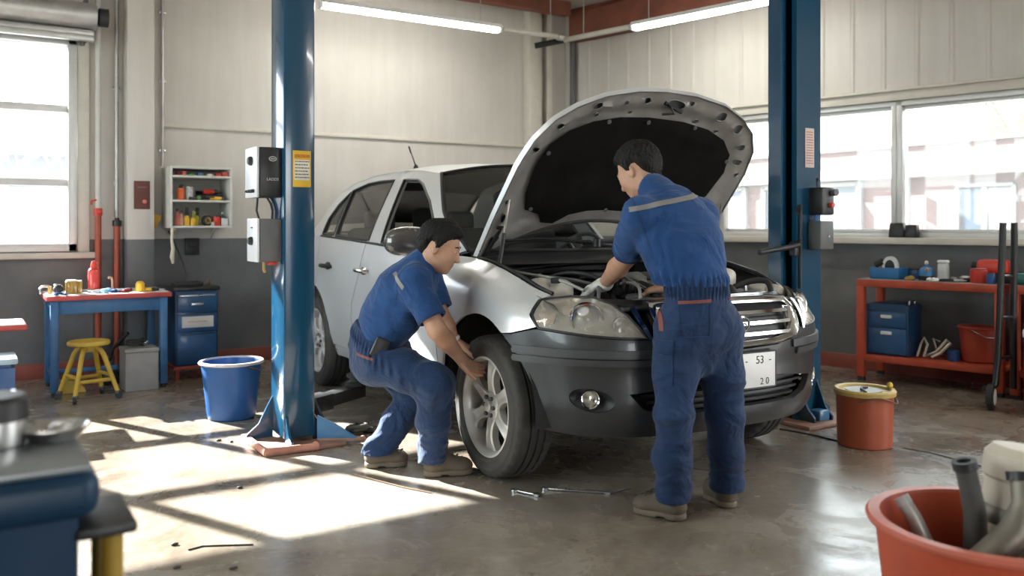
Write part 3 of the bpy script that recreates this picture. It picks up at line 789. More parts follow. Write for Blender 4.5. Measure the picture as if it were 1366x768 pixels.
for sg in (-1, 1):
    for z0, z1, y0 in ((.662, .698, .36), (.625, .655, .40)):
        a, b = qy(y0), qx(.33)
        sheet([(sg * a, z0), (sg * a, z1), (sg * b, z1 + .004), (sg * (b + .01), (z0 + z1) / 2), (sg * b, z0 + .004)], lambda s, z: body(s, z, .012), .04, rim=.014).build('rub_strip', pm('rub_strip_grey', (.05, .051, .052), .45), bumper, 50)
    def dish(s, z):
        d = float(seg_dist([(s, z)], fog_poly(sg))[0]); return body(s, z, -.012 - .055 * smooth01(0, .05, d))
    sheet(fog_poly(sg), dish, .02, rim=0).build('fog_recess', BLK, bumper, 60)
    c = body(sg * qy(.715), .478, -.045); ax = Vector((.93, sg * .36, 0)); R4 = Matrix.Translation(c) @ ax.to_track_quat('Z', 'Y').to_matrix().to_4x4()
    MB().lathe([(.0, .0), (.034, .0), (.036, .036), (.041, .040), (.044, .034), (.044, -.02)], 28, R4).build('fog_lamp', CHROME, bumper)
    MB().lathe([(0, .036), (.02, .033), (.035, .024)], 24, R4).build('fog_lens', pm('fog_glass', (.60, .58, .50), .15, .5, var=.5, scale=60), bumper)
sheet(LOW, lambda s, z: body(s, z, -.07), .05, rim=0).build('intake_back', BLK, bumper)
for z in (.43, .46, .49, .518):
    y = .44 + (z - .43) * 1.1
    sheet([(-qy(y), z - .006), (-qy(y), z + .006), (qy(y), z + .006), (qy(y), z - .006)], lambda s, zz: body(s, zz, -.03), .05, rim=.02).build('intake_bar', BLKM, bumper)
# number plate, part hidden in the photo: pale plate with dark characters
pc = body(0, .575, .022); RM = face_M(body(0, .575, .024), Vector((0, 1, 0)), Vector((0, 0, 1)))
pl = MB(); pl.box((.0, 0, 0), (.008, .44, .17), bev=.003); plate = pl.build('number_plate', LWHITE, car, loc=pc)
TXT = pm('dark_print', (.03, .03, .03), .6)
def L2(x, y): return face_M(Vector((.0046, x, y)), (0, 1, 0), (0, 0, 1))
mesh_text('plate_text', '53', .052, TXT, plate, L2(.115, .045)); mesh_text('plate_text', '2 0', .045, TXT, plate, L2(.145, -.056))
mesh_text('plate_text', '-', .05, TXT, plate, L2(.18, .046)); mesh_text('plate_text', '-', .05, TXT, plate, L2(.03, .046))
fm = MB()
for a, b, c, d in ((0, .083, .44, .006), (0, -.083, .44, .006), (.218, 0, .006, .166), (-.218, 0, .006, .166)): fm.box((.004, a, b), (.006, c, d))
fm.build('plate_frame', BLK, plate)
# ---- grille
go_ = densify(grille_o, .03); gi_ = [(a * .91, .795 + (b - .795) * .74) for a, b in go_]; gm = MB()
loops = [[body(a, b, -.01) for a, b in go_], [body(a, b, .018) for a, b in go_], [body((a + c) / 2, (b + d) / 2, .028) for (a, b), (c, d) in zip(go_, gi_)], [body(a, b, .014) for a, b in gi_], [body(a, b, -.03) for a, b in gi_]]
lv = [[gm.bm.verts.new(p) for p in lp_] for lp_ in loops]
for A, Bv in zip(lv, lv[1:]):
    for i in range(len(A)): gm.bm.faces.new((A[i], A[(i + 1) % len(A)], Bv[(i + 1) % len(A)], Bv[i]))
gr_ = gm.build('grille', CHROME, car, 60)
sheet(grille_o, lambda s, z: body(s, z, -.05), .05, rim=0).build('grille_back', BLK, gr_)
for k, z in enumerate((.742, .790, .838)):
    y = .375 + .04 * k * .7
    def slat(s, zz, z=z): return body(s, zz, .010 - .55 * abs(zz - z))
    sheet([(-qy(y), z - .009), (-qy(y), z + .006), (qy(y), z + .006), (qy(y), z - .009)], slat, .03, rim=.03).build('grille_slat', CHROME, gr_)
em = MB(); p0 = body(0, .79, .03)
em.tube([p0 + Vector((.008, .052 * math.cos(a), .036 * math.sin(a))) for a in np.linspace(0, 2 * PI, 28)[:-1]], .006, 8, closed=True)
em.tube([p0 + Vector((.008, -.035, 0)), p0 + Vector((.012, 0, .012)), p0 + Vector((.008, .035, 0))], .005, 8); em.build('emblem', CHROME, gr_)
for sg in (-1, 1):     # dark filler between lamp and grille, bright strip beside it
    sheet(mir(sg, [(qy(.43), .74), (qy(.70), .74), (qy(.70), .91), (qy(.43), .905)]), lambda s, z: body(s, z, -.075), .05, rim=0).build('lamp_surround', BLK, car)
    sheet(mir(sg, [(qy(.462), .745), (qy(.478), .745), (qy(.545), .875), (qy(.52), .885)]), lambda s, z: body(s, z, .012), .03, rim=.012).build('chrome_strip', CHROME, car)
# ---- wheel arch liners, underbody
ub = MB(); ub.box((-1.35, 0, .30), (2.0, 1.62, .06), bev=.02); ub.box((0, 0, .33), (1.2, 1.0, .07), bev=.02); ub.box((-2.9, 0, .36), (1.1, 1.1, .10), bev=.02); ub.box((.48, 0, .335), (.30, 1.10, .03))
ub.tube([(.1, .5, .30), (-.8, .2, .25), (-2.2, .25, .25), (-3.3, .4, .28)], .03, 8); ub.build('underbody', BLK, car)
for cx in (0, -2.84):
    for sg in (-1, 1):
        q = MB(); r = .47
        q.grid(24, 4, lambda u, v: Vector((cx + r * math.cos(PI * 1.06 * u - .06), sg * (.90 - .40 * v) - sg * .02, .36 + r * math.sin(PI * 1.06 * u - .06))))
        q.build('arch_liner', BLK, car)
        q = MB(); q.prism([(cx + .47 * math.cos(a), .36 + .47 * math.sin(a)) for a in np.linspace(-.1, PI + .1, 20)], -.01, .01, Matrix.Translation((0, sg * .49, 0)) @ Matrix.Rotation(PI / 2, 4, 'X')); q.build('arch_inner', BLK, car)
# ---- wheels
TYRE = pm('tyre_rubber', (.045, .041, .037), .75, var=.3, bmp=.2, bscale=60)
ALLOY = pm('alloy', (.60, .585, .55), .38, .4, var=.08)
def wheel(cx, sg):
    w = bpy.data.objects.new('wheel', None); COL.objects.link(w); w.parent = car; w.location = (cx, sg * .795, .352)
    w.rotation_euler = (PI / 2 if sg < 0 else -PI / 2, 0, 0)      # wheel-local z points outwards
    R, r = .352, .242
    prof = [(r, -.085), (r + .02, -.098), (.300, -.104), (.330, -.098), (.344, -.088), (R - .003, -.075)]
    for z in (-.042, -.002, .038):
        prof += [(R, z - .008), (R - .010, z - .006), (R - .010, z + .004), (R, z + .006)]
    prof += [(R - .003, .075), (.344, .088), (.330, .098), (.312, .103), (.308, .107), (.300, .104), (.272, .106), (.266, .109), (.258, .106), (r + .008, .100), (r, .085)]
    t = MB().lathe(prof, 96); bm = t.bm
    bm.build if False else None
    for v in bm.verts:           # slanted sipes across the tread shoulders
        rr = math.hypot(v.co.x, v.co.y)
        if rr > .343 and abs(v.co.z) > .05:
            k = math.atan2(v.co.y, v.co.x) / (2 * PI) * 96
            if int(round(k)) % 3 == 0:
                v.co.x *= (rr - .008) / rr; v.co.y *= (rr - .008) / rr
    t.build('tyre', TYRE, w, 30)
    rim = MB(); rim.lathe([(r + .004, .083), (r + .006, .095), (r - .004, .098), (r - .012, .088), (r - .022, .055), (r - .03, -.06), (r, -.085)], 64)
    rimo = rim.build('rim', ALLOY, w)
    for k in range(6):
        a = 2 * PI * k / 6 + PI / 6 * .9; sp = MB(); M = Matrix.Rotation(a, 4, 'Z')
        def P(u, v):
            rr = .045 + (r - .052) * u; hw = (.044 - .020 * math.sin(PI * min(1, u * 1.05)) + .012 * u); z = .062 + .020 * math.sin(PI * u * .9) - .010 * u
            return rr, hw, z
        n = 10; top, bot = [], []
        for i in range(n + 1):
            rr, hw, z = P(i / n, 0)
            top.append([M @ Vector((rr, y * hw, z - .010 * abs(y) ** 3 - (.012 if abs(y) < .2 and 0 < i < n else 0))) for y in (-1, -.7, -.18, .18, .7, 1)])
            bot.append([M @ Vector((rr, y * hw, z - .045)) for y in (1, -1)])
        vs = [[sp.bm.verts.new(p) for p in tp + bt] for tp, bt in zip(top, bot)]; m = 8
        for A, Bv in zip(vs, vs[1:]):
            for j in range(m): sp.bm.faces.new((A[j], Bv[j], Bv[(j + 1) % m], A[(j + 1) % m]))
        sp.bm.faces.new(vs[0][::-1]); sp.bm.faces.new(vs[-1]); sp.build('spoke', ALLOY, w, 45)
    MB().lathe([(0, .088), (.022, .087), (.028, .082), (.030, .070), (.056, .068), (.068, .060), (.072, .02)], 32).build('hub_cap', ALLOY, w)
    for k in range(6):
        a = 2 * PI * k / 6 + PI / 6 * 1.9
        MB().lathe([(.011, .060), (.011, .082), (.006, .086), (0, .086)], 6, Matrix.Translation((.047 * math.cos(a), .047 * math.sin(a), 0))).build('lug_nut', DGREY, w)
    MB().lathe([(.06, .0), (.155, .0), (.155, .012), (.06, .015)], 32).build('brake_disc', pm('brake_steel', (.16, .14, .13), .4, .8), w)
    MB().lathe([(.0, -.05), (.20, -.05), (.21, -.02), (.0, -.02)], 32).build('backing_plate', BLKM, w)
for cx in (0, -2.84):
    for sg in (-1, 1): wheel(cx, sg)

# ---- greenhouse
def up(x, z, off=0.0):
    y = .880 - .27 * max(0.0, (z - 1.10) / .45) ** 1.15
    y *= 1 - .13 * smooth01(-.80, -.40, x) - .12 * smooth01(-2.9, -3.5, x)
    return y + off
RAIL = [(-1.17, 1.575), (-1.5, 1.612), (-1.85, 1.628), (-2.4, 1.620), (-2.8, 1.575), (-3.05, 1.49), (-3.33, 1.30), (-3.5, 1.18)]
rail = tab([p[0] for p in RAIL][::-1], [p[1] for p in RAIL][::-1])
GF = [(-.62, 1.095), (-.82, 1.262), (-1.06, 1.392), (-1.34, 1.508), (-1.47, 1.545), (-1.745, 1.560), (-1.495, belt(-1.5) + .018)]
GB = [(-1.735, belt(-1.73) + .018), (-1.93, 1.564), (-2.2, 1.568), (-2.45, 1.56), (-2.715, 1.515), (-2.49, belt(-2.49) + .018)]
GQ = [(-2.53, belt(-2.53) + .018), (-2.745, 1.504), (-2.85, 1.41), (-2.885, 1.30), (-2.83, belt(-2.83) + .02)]
for sg in (-1, 1):
    U = lambda x, z: Vector((x, sg * up(x, z), z))
    out = [(-.44, 1.115), (-.80, 1.332)] + RAIL + [(-3.3, belt(-3.3)), (-2.82, belt(-2.82)), (-1.6, belt(-1.6)), (-.56, 1.080)]
    fr = sheet(out, U, .05, holes=[GF, GB, GQ], rim=.03).build('side_frame', SILVER, car, 50)
    for g in (GF, GB, GQ): MB().tube([Vector((x, sg * up(x, z, -.004), z)) for x, z in densify(g, .06)], .010, 6, closed=True).build('window_seal', BLK, fr)
    sheet(GB, lambda x, z: Vector((x, sg * up(x, z, -.012), z)), .08, rim=0).build('rear_door_glass', WINDOW, fr)
    sheet(GQ, lambda x, z: Vector((x, sg * up(x, z, -.012), z)), .08, rim=0).build('quarter_glass', WINDOW, fr)
    bs = MB(); bs.tube([Vector((x, sg * (up(x, belt(x)) + .004), belt(x) + .006)) for x in np.linspace(-.62, -2.82, 24)], .009, 6); bs.build('belt_moulding', BLKM, fr)
    # door mirror
    mr = MB(); c = Vector((-.66, sg * 1.02, 1.155))
    def egg(u, v):
        a = 2 * PI * u; b = PI * v - PI / 2; k = math.cos(b)
        sq = lambda q, e: math.copysign(abs(q) ** e, q); k = k ** .75; return c + Vector((.080 * k * sq(math.cos(a), .8) * (1 if math.cos(a) > 0 else .55), .145 * sq(math.sin(b), .85), .088 * k * sq(math.sin(a), .75) * (1 if math.sin(a) > 0 else .9)))
    mr.grid(28, 16, egg); mir_o = mr.build('mirror_shell', pm('mirror_grey', (.13, .125, .12), .22, .5, coat=.6), car)
    MB().ball(c + Vector((-.028, 0, -.004)), (.018, .112, .068), 20, 10).build('mirror_glass', CHROME, mir_o)
    mb = MB(); mb.tube([c + Vector((0, -sg * .06, -.06)), c + Vector((0, -sg * .13, -.075)), Vector((-.66, sg * .85, 1.10))], [.022, .026, .035], 10); mb.build('mirror_arm', BLK, mir_o)
yr = lambda x: up(x, rail(x))
def rooff(u, v):
    y0 = 2 * v - 1; x = (-1.17 + .12 * (1 - y0 * y0)) * (1 - u) + (-3.0 - .06 * (1 - y0 * y0)) * u
    r = rail(min(-1.17, x)); return Vector((x, y0 * (yr(min(-1.17, x)) + .004), r + .062 * (1 - abs(y0) ** 2.4)))
MB().grid(26, 22, rooff).build('roof', SILVER, car)
def wsf(u, v, off=0):
    y0 = 2 * v - 1; b = Vector((-.44 + .24 * (1 - y0 * y0), 0, 1.108)); t = Vector((-1.16 + .12 * (1 - y0 * y0), 0, 1.573 + .06 * (1 - abs(y0) ** 2.4)))
    p = b.lerp(t, u); p.y = y0 * (up(-.44 - .73 * u, 1.112 + .46 * u) - .004); p += Vector((.5, 0, .8)) * (.035 * math.sin(PI * u) * (1 - y0 ** 4) + off); return p
MB().grid(16, 22, lambda u, v: wsf(u, v)).build('windscreen', SCREEN, car)
sb = MB(); sb.tube([wsf(0, v, .004) for v in np.linspace(0, 1, 24)] , .012, 6); sb.tube([wsf(1, v, .0) for v in np.linspace(0, 1, 24)], .010, 6)
for v in (0, 1): sb.tube([wsf(u, v, .002) for u in np.linspace(0, 1, 14)], .012, 6)
sb.build('windscreen_seal', BLK, car)
def rwf(u, v):
    y0 = 2 * v - 1; b = Vector((-3.46 - .03 * (1 - y0 * y0), y0 * .66, 1.20)); t = Vector((-3.0 - .06 * (1 - y0 * y0), y0 * yr(-3.0), rail(-3.0) + .06 * (1 - abs(y0) ** 2.4)))
    return b.lerp(t, u) + Vector((-.5, 0, .5)) * .02 * math.sin(PI * u)
MB().grid(10, 14, rwf).build('rear_window', WINDOW, car)
td = MB(); td.grid(6, 14, lambda u, v: Vector((-3.42 - .16 * u, (2 * v - 1) * (.78 - .12 * u), 1.185 + .02 * (1 - (2 * v - 1) ** 2) - .02 * u))); td.build('boot_lid', SILVER, car)
an = MB(); a0 = Vector((-2.30, -.28, 1.675)); an.lathe([(.022, 0), (.018, .02), (.008, .035), (0, .036)], 14, Matrix.Translation(a0)); an.tube([a0 + Vector((0, 0, .02)), a0 + Vector((-.06, -.03, .17))], [.006, .0035], 8)
an.tube([a0 + Vector((-.045, -.0225, .125)), a0 + Vector((-.062, -.031, .176))], .007, 8); an.build('antenna', BLK, car)
# ---- cabin
TRIM = pm('cabin_trim', (.045, .044, .042), .7, var=.15); SEAT = pm('seat_cloth', (.035, .035, .036), .9, var=.2)
cb = MB(); cb.box((-1.95, 0, .42), (2.9, 1.5, .06)); cb.box((-1.95, .80, .74), (2.9, .03, .66)); cb.box((-1.95, -.80, .74), (2.9, .03, .66)); cb.box((-.50, 0, .74), (.04, 1.5, .64)); cb.box((-3.40, 0, .80), (.04, 1.5, .70)); cb.box((-3.25, 0, 1.13), (.40, 1.36, .03))
cb.build('cabin_tub', TRIM, car)
hd = MB(); hd.grid(10, 8, lambda u, v: rooff(.03 + .94 * u, .03 + .94 * v) - Vector((0, 0, .03))); hd.build('headliner', pm('headliner_grey', (.28, .27, .25), .9), car)
ds = MB(); ds.grid(8, 20, lambda u, v: Vector((-.36 + .20 * (1 - (2 * v - 1) ** 2) - .50 * u - .08 * u * u, (2 * v - 1) * .74, 1.075 - .02 * u + .03 * math.sin(PI * u) - .12 * max(0, u - .8) * 5))); ds.box((-.82, 0, .85), (.10, 1.44, .30), bev=.04)
ds.ball((-.80, .36, 1.07), (.12, .17, .06), 18, 8); ds.build('dashboard', TRIM, car)
st = MB(); M = Matrix.Translation((-1.02, .36, 1.03)) @ Matrix.Rotation(rad(-65), 4, 'Y')
st.tube([M @ Vector((.18 * math.cos(a), .18 * math.sin(a), 0)) for a in np.linspace(0, 2 * PI, 36)[:-1]], .015, 10, closed=True)
for a in (0, 2.3, -2.3): st.tube([M @ Vector((0, 0, -.03)), M @ Vector((.17 * math.cos(a + PI), .17 * math.sin(a + PI), 0))], .016, 8)
st.lathe([(0, .0), (.05, -.01), (.06, -.05), (0, -.06)], 18, M); st.build('steering_wheel', DGREY, car)
def seat(x, y, w):
    s_ = MB(); s_.box((x, y, .62), (.50, w, .18), bev=.06, seg=3); s_.box((x - .28, y, .93), (.15, w * .98, .60), Matrix.Rotation(rad(-12), 4, 'Y'), bev=.06, seg=3)
    so = s_.build('seat', SEAT, car)
    for yy in ([y] if w < .8 else [y - .36, y + .36]):
        h = MB(); h.box((x - .36, yy, 1.285), (.10, .26, .17), Matrix.Rotation(rad(-10), 4, 'Y'), bev=.045, seg=3)
        for e in (-.06, .06): h.tube([(x - .35, yy + e, 1.28), (x - .335, yy + e, 1.14)], .008, 8)
        h.build('headrest', SEAT, so)
seat(-1.45, -.38, .50); seat(-1.45, .38, .50); seat(-2.5, 0, 1.3)
rv = MB(); p = wsf(.86, .5, -.06); rv.box(p + Vector((-.03, 0, -.02)), (.03, .22, .065), bev=.014); rv.tube([p, wsf(.92, .5)], .01, 8); rv.build('rear_view_mirror', BLK, car)

# ---- cowl, wipers
cw = MB(); cw.grid(6, 22, lambda u, v: Vector((-.44 + .24 * (1 - (2 * v - 1) ** 2) + .30 * u * (1 - .0 * v), (2 * v - 1) * (.755 - .02 * u), 1.095 - .05 * u - .03 * math.sin(PI * u) + .01 * (1 - (2 * v - 1) ** 2)))); cw.build('cowl', BLK, car)
for (ya, yb, va, vb) in ((-.12, -.62, .42, .08), (.45, -.05, .80, .46)):
    wp = MB(); A = wsf(.005, va, .05); B_ = wsf(.045, vb, .035)
    wp.tube([A + Vector((.05, 0, 0)), A, A.lerp(B_, .5) + Vector((.02, 0, .02)), B_], [.014, .012, .009, .007], 8); wp.lathe([(.022, -.02), (.022, .02), (0, .03)], 14, Matrix.Translation(A + Vector((.05, 0, 0))))
    wpo = wp.build('wiper', BLKM, car)
    C0, C1 = wsf(.03, max(0.03, vb - .06), .02), wsf(.06, vb + .36, .02)
    MB().tube([C0, C0.lerp(C1, .5) + Vector((0, 0, .012)), C1], .007, 6).build('wiper_blade', RUB, wpo)
# ---- engine bay (all children of the car)
BAYB = pm('bay_black', (.020, .020, .020), .55, var=.3)
tb = MB(); tb.box((.02, 0, .46), (.9, 1.3, .03)); tb.box((.50, 0, .46), (.2, .9, .03)); tb.box((.02, .665, .66), (.88, .02, .44)); tb.box((.02, -.665, .66), (.88, .02, .44)); tb.box((-.42, 0, .76), (.02, 1.34, .62)); tb.box((.58, 0, .60), (.02, .9, .36))
for sg in (-1, 1):           # gutter between the bay and the fender's top edge
    tb.grid(16, 4, lambda u, v: Vector((-.42 + .90 * u, sg * ((.665 + (.79 - .70 * 0 - .665) * v)), (zt(-.42 + .90 * u) - .10) + .075 * v * v)))
tb.build('bay_tub', BAYB, car)
rs = MB(); rs.tube([body(s, .90, -.10 ) + Vector((0, 0, -.02)) for s in np.linspace(-qy(.62), qy(.62), 20)], .024, 8); rs.box((.60, 0, .872), (.16, 1.10, .02), bev=.006)
rs.build('radiator_support', BAYB, car)
sc_ = MB(); sc_.grid(4, 24, lambda u, v: body((2 * v - 1) * qy(.50), .905 + .006 * math.sin(PI * u), -.045 - .085 * u)); sc_.build('support_cover', pm('cover_silver', (.5, .5, .49), .25, .85, var=0), car)
en = MB(); en.box((.16, .05, .68), (.44, .62, .34), bev=.03); en.box((.15, .05, .875), (.34, .50, .07), bev=.025, seg=3); eng = en.build('engine', pm('engine_alloy', (.16, .155, .15), .5, .6, var=.3, bmp=.3), car)
cv = MB(); cv.box((.18, .08, .925), (.28, .40, .04), bev=.016, seg=3)
for k in range(7): cv.box((.18, -.08 + k * .055, .949), (.25, .014, .012), bev=.004)
cv.build('engine_cover', BLK, eng)
for k in range(4):
    q = MB(); y = -.12 + k * .125
    q.tube([(.02, y, .90), (.10, y, .975), (.22, y, .985), (.33, y, .945), (.38, y, .86)], .026, 10); q.build('intake_runner', pm('runner_alloy', (.36, .35, .33), .4, .7, bmp=.2), eng)
q = MB(); q.lathe([(.05 + .008 * (i % 2), i * .014) for i in range(17)], 20, Matrix.Translation((.36, -.20, .905)) @ Matrix.Rotation(rad(75), 4, 'X') @ Matrix.Rotation(rad(15), 4, 'Y')); q.build('ribbed_duct', BLKM, eng)
ab = MB(); ab.box((.33, -.47, .76), (.34, .28, .20), bev=.03, seg=3); ab.box((.33, -.47, .865), (.30, .25, .03), bev=.012); ab.build('air_filter_box', BLKM, car)
bt_ = MB(); bt_.box((.30, .48, .79), (.26, .20, .22), bev=.012); bto = bt_.build('battery', DGREY, car)
for x in (.22, .38): MB().lathe([(.011, 0), (.009, .03), (0, .03)], 12, Matrix.Translation((x, .48, .90))).build('terminal', STEEL, bto)
MB().tube([(.22, .48, .925), (.15, .40, .95), (.05, .30, .93), (.02, .1, .9)], .009, 8).build('cable', RED, bto)
# pale tanks either side
def tank(c, sc):
    q = MB()
    def f(u, v):
        a = 2 * PI * u; b = PI * v - PI / 2; k = abs(math.cos(b)) ** .6
        return Vector(c) + Vector((sc[0] * k * math.copysign(abs(math.cos(a)) ** .6, math.cos(a)), sc[1] * k * math.copysign(abs(math.sin(a)) ** .6, math.sin(a)), sc[2] * math.copysign(abs(math.sin(b)) ** .6, math.sin(b)) + .02 * math.sin(a * 2)))
    q.grid(28, 14, f); return q
TANK = pm('tank_white', (.58, .55, .48), .45, var=.12)
tk = tank((.14, -.60, .905), (.15, .075, .062)).build('washer_tank', TANK, car)
MB().lathe([(.026, 0), (.028, .02), (.024, .026), (0, .028)], 18, Matrix.Translation((.20, -.60, .965))).build('tank_cap', BLK, tk)
tk = tank((.05, .56, .93), (.13, .085, .060)).build('coolant_tank', TANK, car)
MB().lathe([(.03, 0), (.032, .025), (.026, .03), (0, .032)], 18, Matrix.Translation((.07, .56, .985))).build('tank_cap', BLK, tk)
tk = tank((.42, .585, .865), (.10, .075, .052)).build('fuse_box', pm('fuse_pale', (.55, .53, .48), .4), car)
for sg in (-1, 1):
    s_ = MB(); s_.lathe([(.12, .80), (.115, .90), (.10, .93), (.05, .94), (.03, .965), (0, .967)], 28, Matrix.Translation((-.12, sg * .54, .02))); so = s_.build('strut_tower', BLKM, car)
    for a in (0, 2.1, 4.2): MB().lathe([(.010, .93), (.010, .972), (0, .974)], 6, Matrix.Translation((-.12 + .075 * math.cos(a), sg * .54 + .075 * math.sin(a), .02))).build('stud', STEEL, so)
b = MB(); b.lathe([(.0, 0), (.11, .0), (.12, .02), (.12, .06), (.08, .10), (0, .11)], 26, Matrix.Translation((-.36, .36, .93)) @ Matrix.Rotation(rad(90), 4, 'Y')); b.build('brake_servo', BLK, car)
b = MB(); b.box((-.20, .36, .99), (.12, .07, .06), bev=.015); b.lathe([(.028, 0), (.028, .025), (0, .03)], 16, Matrix.Translation((-.20, .36, 1.02))); b.build('brake_reservoir', TANK, car)
HOSES = [([(.58, -.20, .84), (.50, -.24, .93), (.38, -.22, .95), (.28, -.14, .93)], .026, RUB), ([(.44, -.40, .92), (.36, -.33, .965), (.22, -.30, .97), (.10, -.20, .94)], .032, RUB),
         ([(.55, .26, .82), (.48, .28, .92), (.34, .26, .94), (.22, .22, .93)], .024, RUB), ([(-.1, -.5, .96), (.0, -.42, 1.0), (.15, -.35, .99), (.30, -.36, .94), (.46, -.44, .90)], .012, BLK),
         ([(.50, -.56, .86), (.42, -.50, .955), (.30, -.42, .95), (.16, -.45, .97), (.0, -.50, .98)], .009, DGREY), ([(-.34, -.6, 1.0), (-.30, -.2, 1.03), (-.30, .2, 1.03), (-.32, .62, 1.0)], .014, BLKM),
         ([(.56, -.36, .88), (.50, -.33, .96), (.44, -.38, .97), (.38, -.34, .92)], .008, pm('wire_grey', (.4, .39, .37), .5)), ([(.52, -.10, .90), (.44, -.06, .985), (.33, -.14, .98)], .010, BLK),
         ([(.55, .50, .88), (.48, .54, .95), (.40, .50, .95), (.36, .42, .92)], .016, RUB), ([(-.25, -.66, 1.02), (-.05, -.63, 1.0), (.2, -.60, .985), (.40, -.57, .94)], .008, GALV)]
for pth, r, m in HOSES:
    pts = [Vector(p) for p in pth]; fine = []
    for i in range(len(pts) - 1):      # Catmull-Rom
        p0, p1, p2, p3 = pts[max(0, i - 1)], pts[i], pts[i + 1], pts[min(len(pts) - 1, i + 2)]
        for k in range(6):
            t = k / 6; fine.append(.5 * (2 * p1 + (p2 - p0) * t + (2 * p0 - 5 * p1 + 4 * p2 - p3) * t * t + (3 * p1 - p0 - 3 * p2 + p3) * t ** 3))
    fine.append(pts[-1]); MB().tube(fine, r, 10).build('hose' if r > .011 else 'cable', m, car)
for c, s, m in (((.50, -.05, .895), (.12, .16, .03), BLKM), ((-.05, .0, .93), (.18, .5, .06), BLKM), ((-.22, -.10, .97), (.16, .3, .05), BLK), ((.46, .10, .90), (.10, .20, .04), pm('engine_alloy', (.16, .155, .15), .5)),
                ((.10, .36, .92), (.16, .12, .08), BLKM), ((.46, -.30, .89), (.10, .14, .06), DGREY), ((.0, -.36, .93), (.14, .12, .06), BLK)):
    q = MB(); q.box(c, s, Matrix.Rotation(random.uniform(-.3, .3), 4, 'Z'), bev=.014); q.build('bay_unit', m, car)
for sg in (-1, 1):
    MB().tube([body(sg * qx(x), zt(x), -.012) + Vector((0, -sg * .012, .003)) for x in np.linspace(-.42, .42, 22)], .010, 6).build('fender_seal', BLK, car)

# ---- raised hood: u from hinge to nose, v across; turned up about the hinge line
HU, HA = Vector((-.44, 0, 1.062)), rad(57)
def HM(u, v, off=0.0):
    """closed shape: crown, nose droop; then opened about the hinge"""
    h = .055 * (1 - (v / .80) ** 2) - .035 * (abs(v) / .80) ** 6 - .10 * max(0, (u - .62) / .5) ** 2 + off
    c, s_ = math.cos(HA), math.sin(HA)
    return Vector((HU.x + u * c - h * s_, v * ((1.06 + .04 * u) if v > 0 else (1.0 - .15 * u)) + .065 * u, HU.z + u * s_ + h * c))
def hinge_u(v): return .23 * (1 - (v / .76) ** 2)
HO = [(hinge_u(v), v) for v in np.linspace(-.755, .755, 15)] + [(.30, .785), (.62, .80), (.78, .775), (.90, .70), (.985, .585), (1.06, .42), (1.105, .20), (1.115, 0), (1.105, -.20), (1.06, -.42), (.985, -.585), (.90, -.70), (.78, -.775), (.62, -.80), (.30, -.785)]
hood = sheet(HO, lambda u, v: HM(u, v), .05, rim=.028).build('hood', SILVER, car, 50)
def shrink(poly, k):       # inset polygon roughly by k
    P = np.array(poly); n = len(P); a, b = np.roll(P, 1, 0), np.roll(P, -1, 0); t = b - a; t /= np.linalg.norm(t, axis=1)[:, None] + 1e-9
    nrm = np.stack([-t[:, 1], t[:, 0]], 1); area = np.sum(P[:, 0] * np.roll(P[:, 1], -1) - np.roll(P[:, 0], -1) * P[:, 1])
    return [tuple(p) for p in P + nrm * k * (1 if area > 0 else -1)]
HI = shrink(densify(HO, .06), .016)
def holes_el(u, v, a, b, rot=0): return [(u + a * math.cos(t) * math.cos(rot) - b * math.sin(t) * math.sin(rot), v + a * math.cos(t) * math.sin(rot) + b * math.sin(t) * math.cos(rot)) for t in np.linspace(0, 2 * PI, 15)[:-1]]
HOLES = []
for u, v, a, b, r in ((.985, .43, .026, .034, 0), (.915, .58, .028, .030, 0), (.80, .665, .020, .028, 0), (.70, .70, .018, .022, 0), (.93, .30, .015, .018, 0), (1.03, .10, .030, .060, .1), (1.05, .20, .012, .014, 0), (1.045, -.10, .018, .022, 0), (1.02, -.25, .012, .014, 0),
                      (.99, -.44, .016, .030, -.4), (.93, -.40, .012, .013, 0), (.86, -.63, .014, .022, -.3), (.72, -.715, .013, .018, 0), (.30, -.71, .014, .028, 1.2), (.24, -.70, .016, .020, 0), (.30, .71, .014, .028, -1.2), (.62, .735, .012, .016, 0), (.955, -.16, .010, .012, 0), (.40, -.735, .010, .013, 0), (.88, .47, .012, .014, 0), (.16, -.70, .03, .020, 1.0)):
    HOLES.append(holes_el(u, v, a, b, r))
def under(u, v):
    d = float(seg_dist([(u, v)], HI)[0]); return HM(u, v, -.028 - .018 * smooth01(.03, .06, d) + .016 * smooth01(.075, .10, d) * (1 - smooth01(.15, .18, d)))
inner = sheet(HI, under, .032, holes=HOLES, rim=.006).build('hood_inner_panel', FRAMEG, car, 50)
PADO = [(.30, -.46), (.245, -.42), (.235, -.33), (.29, -.24), (.315, -.12), (.32, 0), (.315, .12), (.29, .24), (.235, .33), (.245, .42), (.30, .48), (.45, .62), (.62, .655), (.74, .63), (.83, .54), (.89, .40), (.925, .22), (.935, 0), (.925, -.22), (.89, -.40), (.83, -.54), (.74, -.63), (.62, -.655), (.45, -.63), (.34, -.58)]
def padf(u, v):
    d = float(seg_dist([(u, v)], PADO)[0]); return HM(u, v, -.046 - .016 * smooth01(0, .05, d) + .005 * math.sin(u * 17 + 2 * math.sin(v * 5)) * smooth01(.04, .1, d))
lin = sheet(PADO, padf, .035, rim=-.0).build('hood_liner', PAD, car, 50)
for u, v in ((.90, -.30), (.91, .0), (.90, .30), (.70, -.62), (.70, .62), (.35, -.55), (.35, .52), (.33, 0)):
    q = MB(); p = HM(u, v, -.062); n = (HM(u, v, -.1) - p).normalized(); q.lathe([(.013, 0), (.011, .005), (0, .007)], 14, Matrix.Translation(p) @ n.to_track_quat('Z', 'Y').to_matrix().to_4x4()); q.build('liner_clip', DGREY, car)
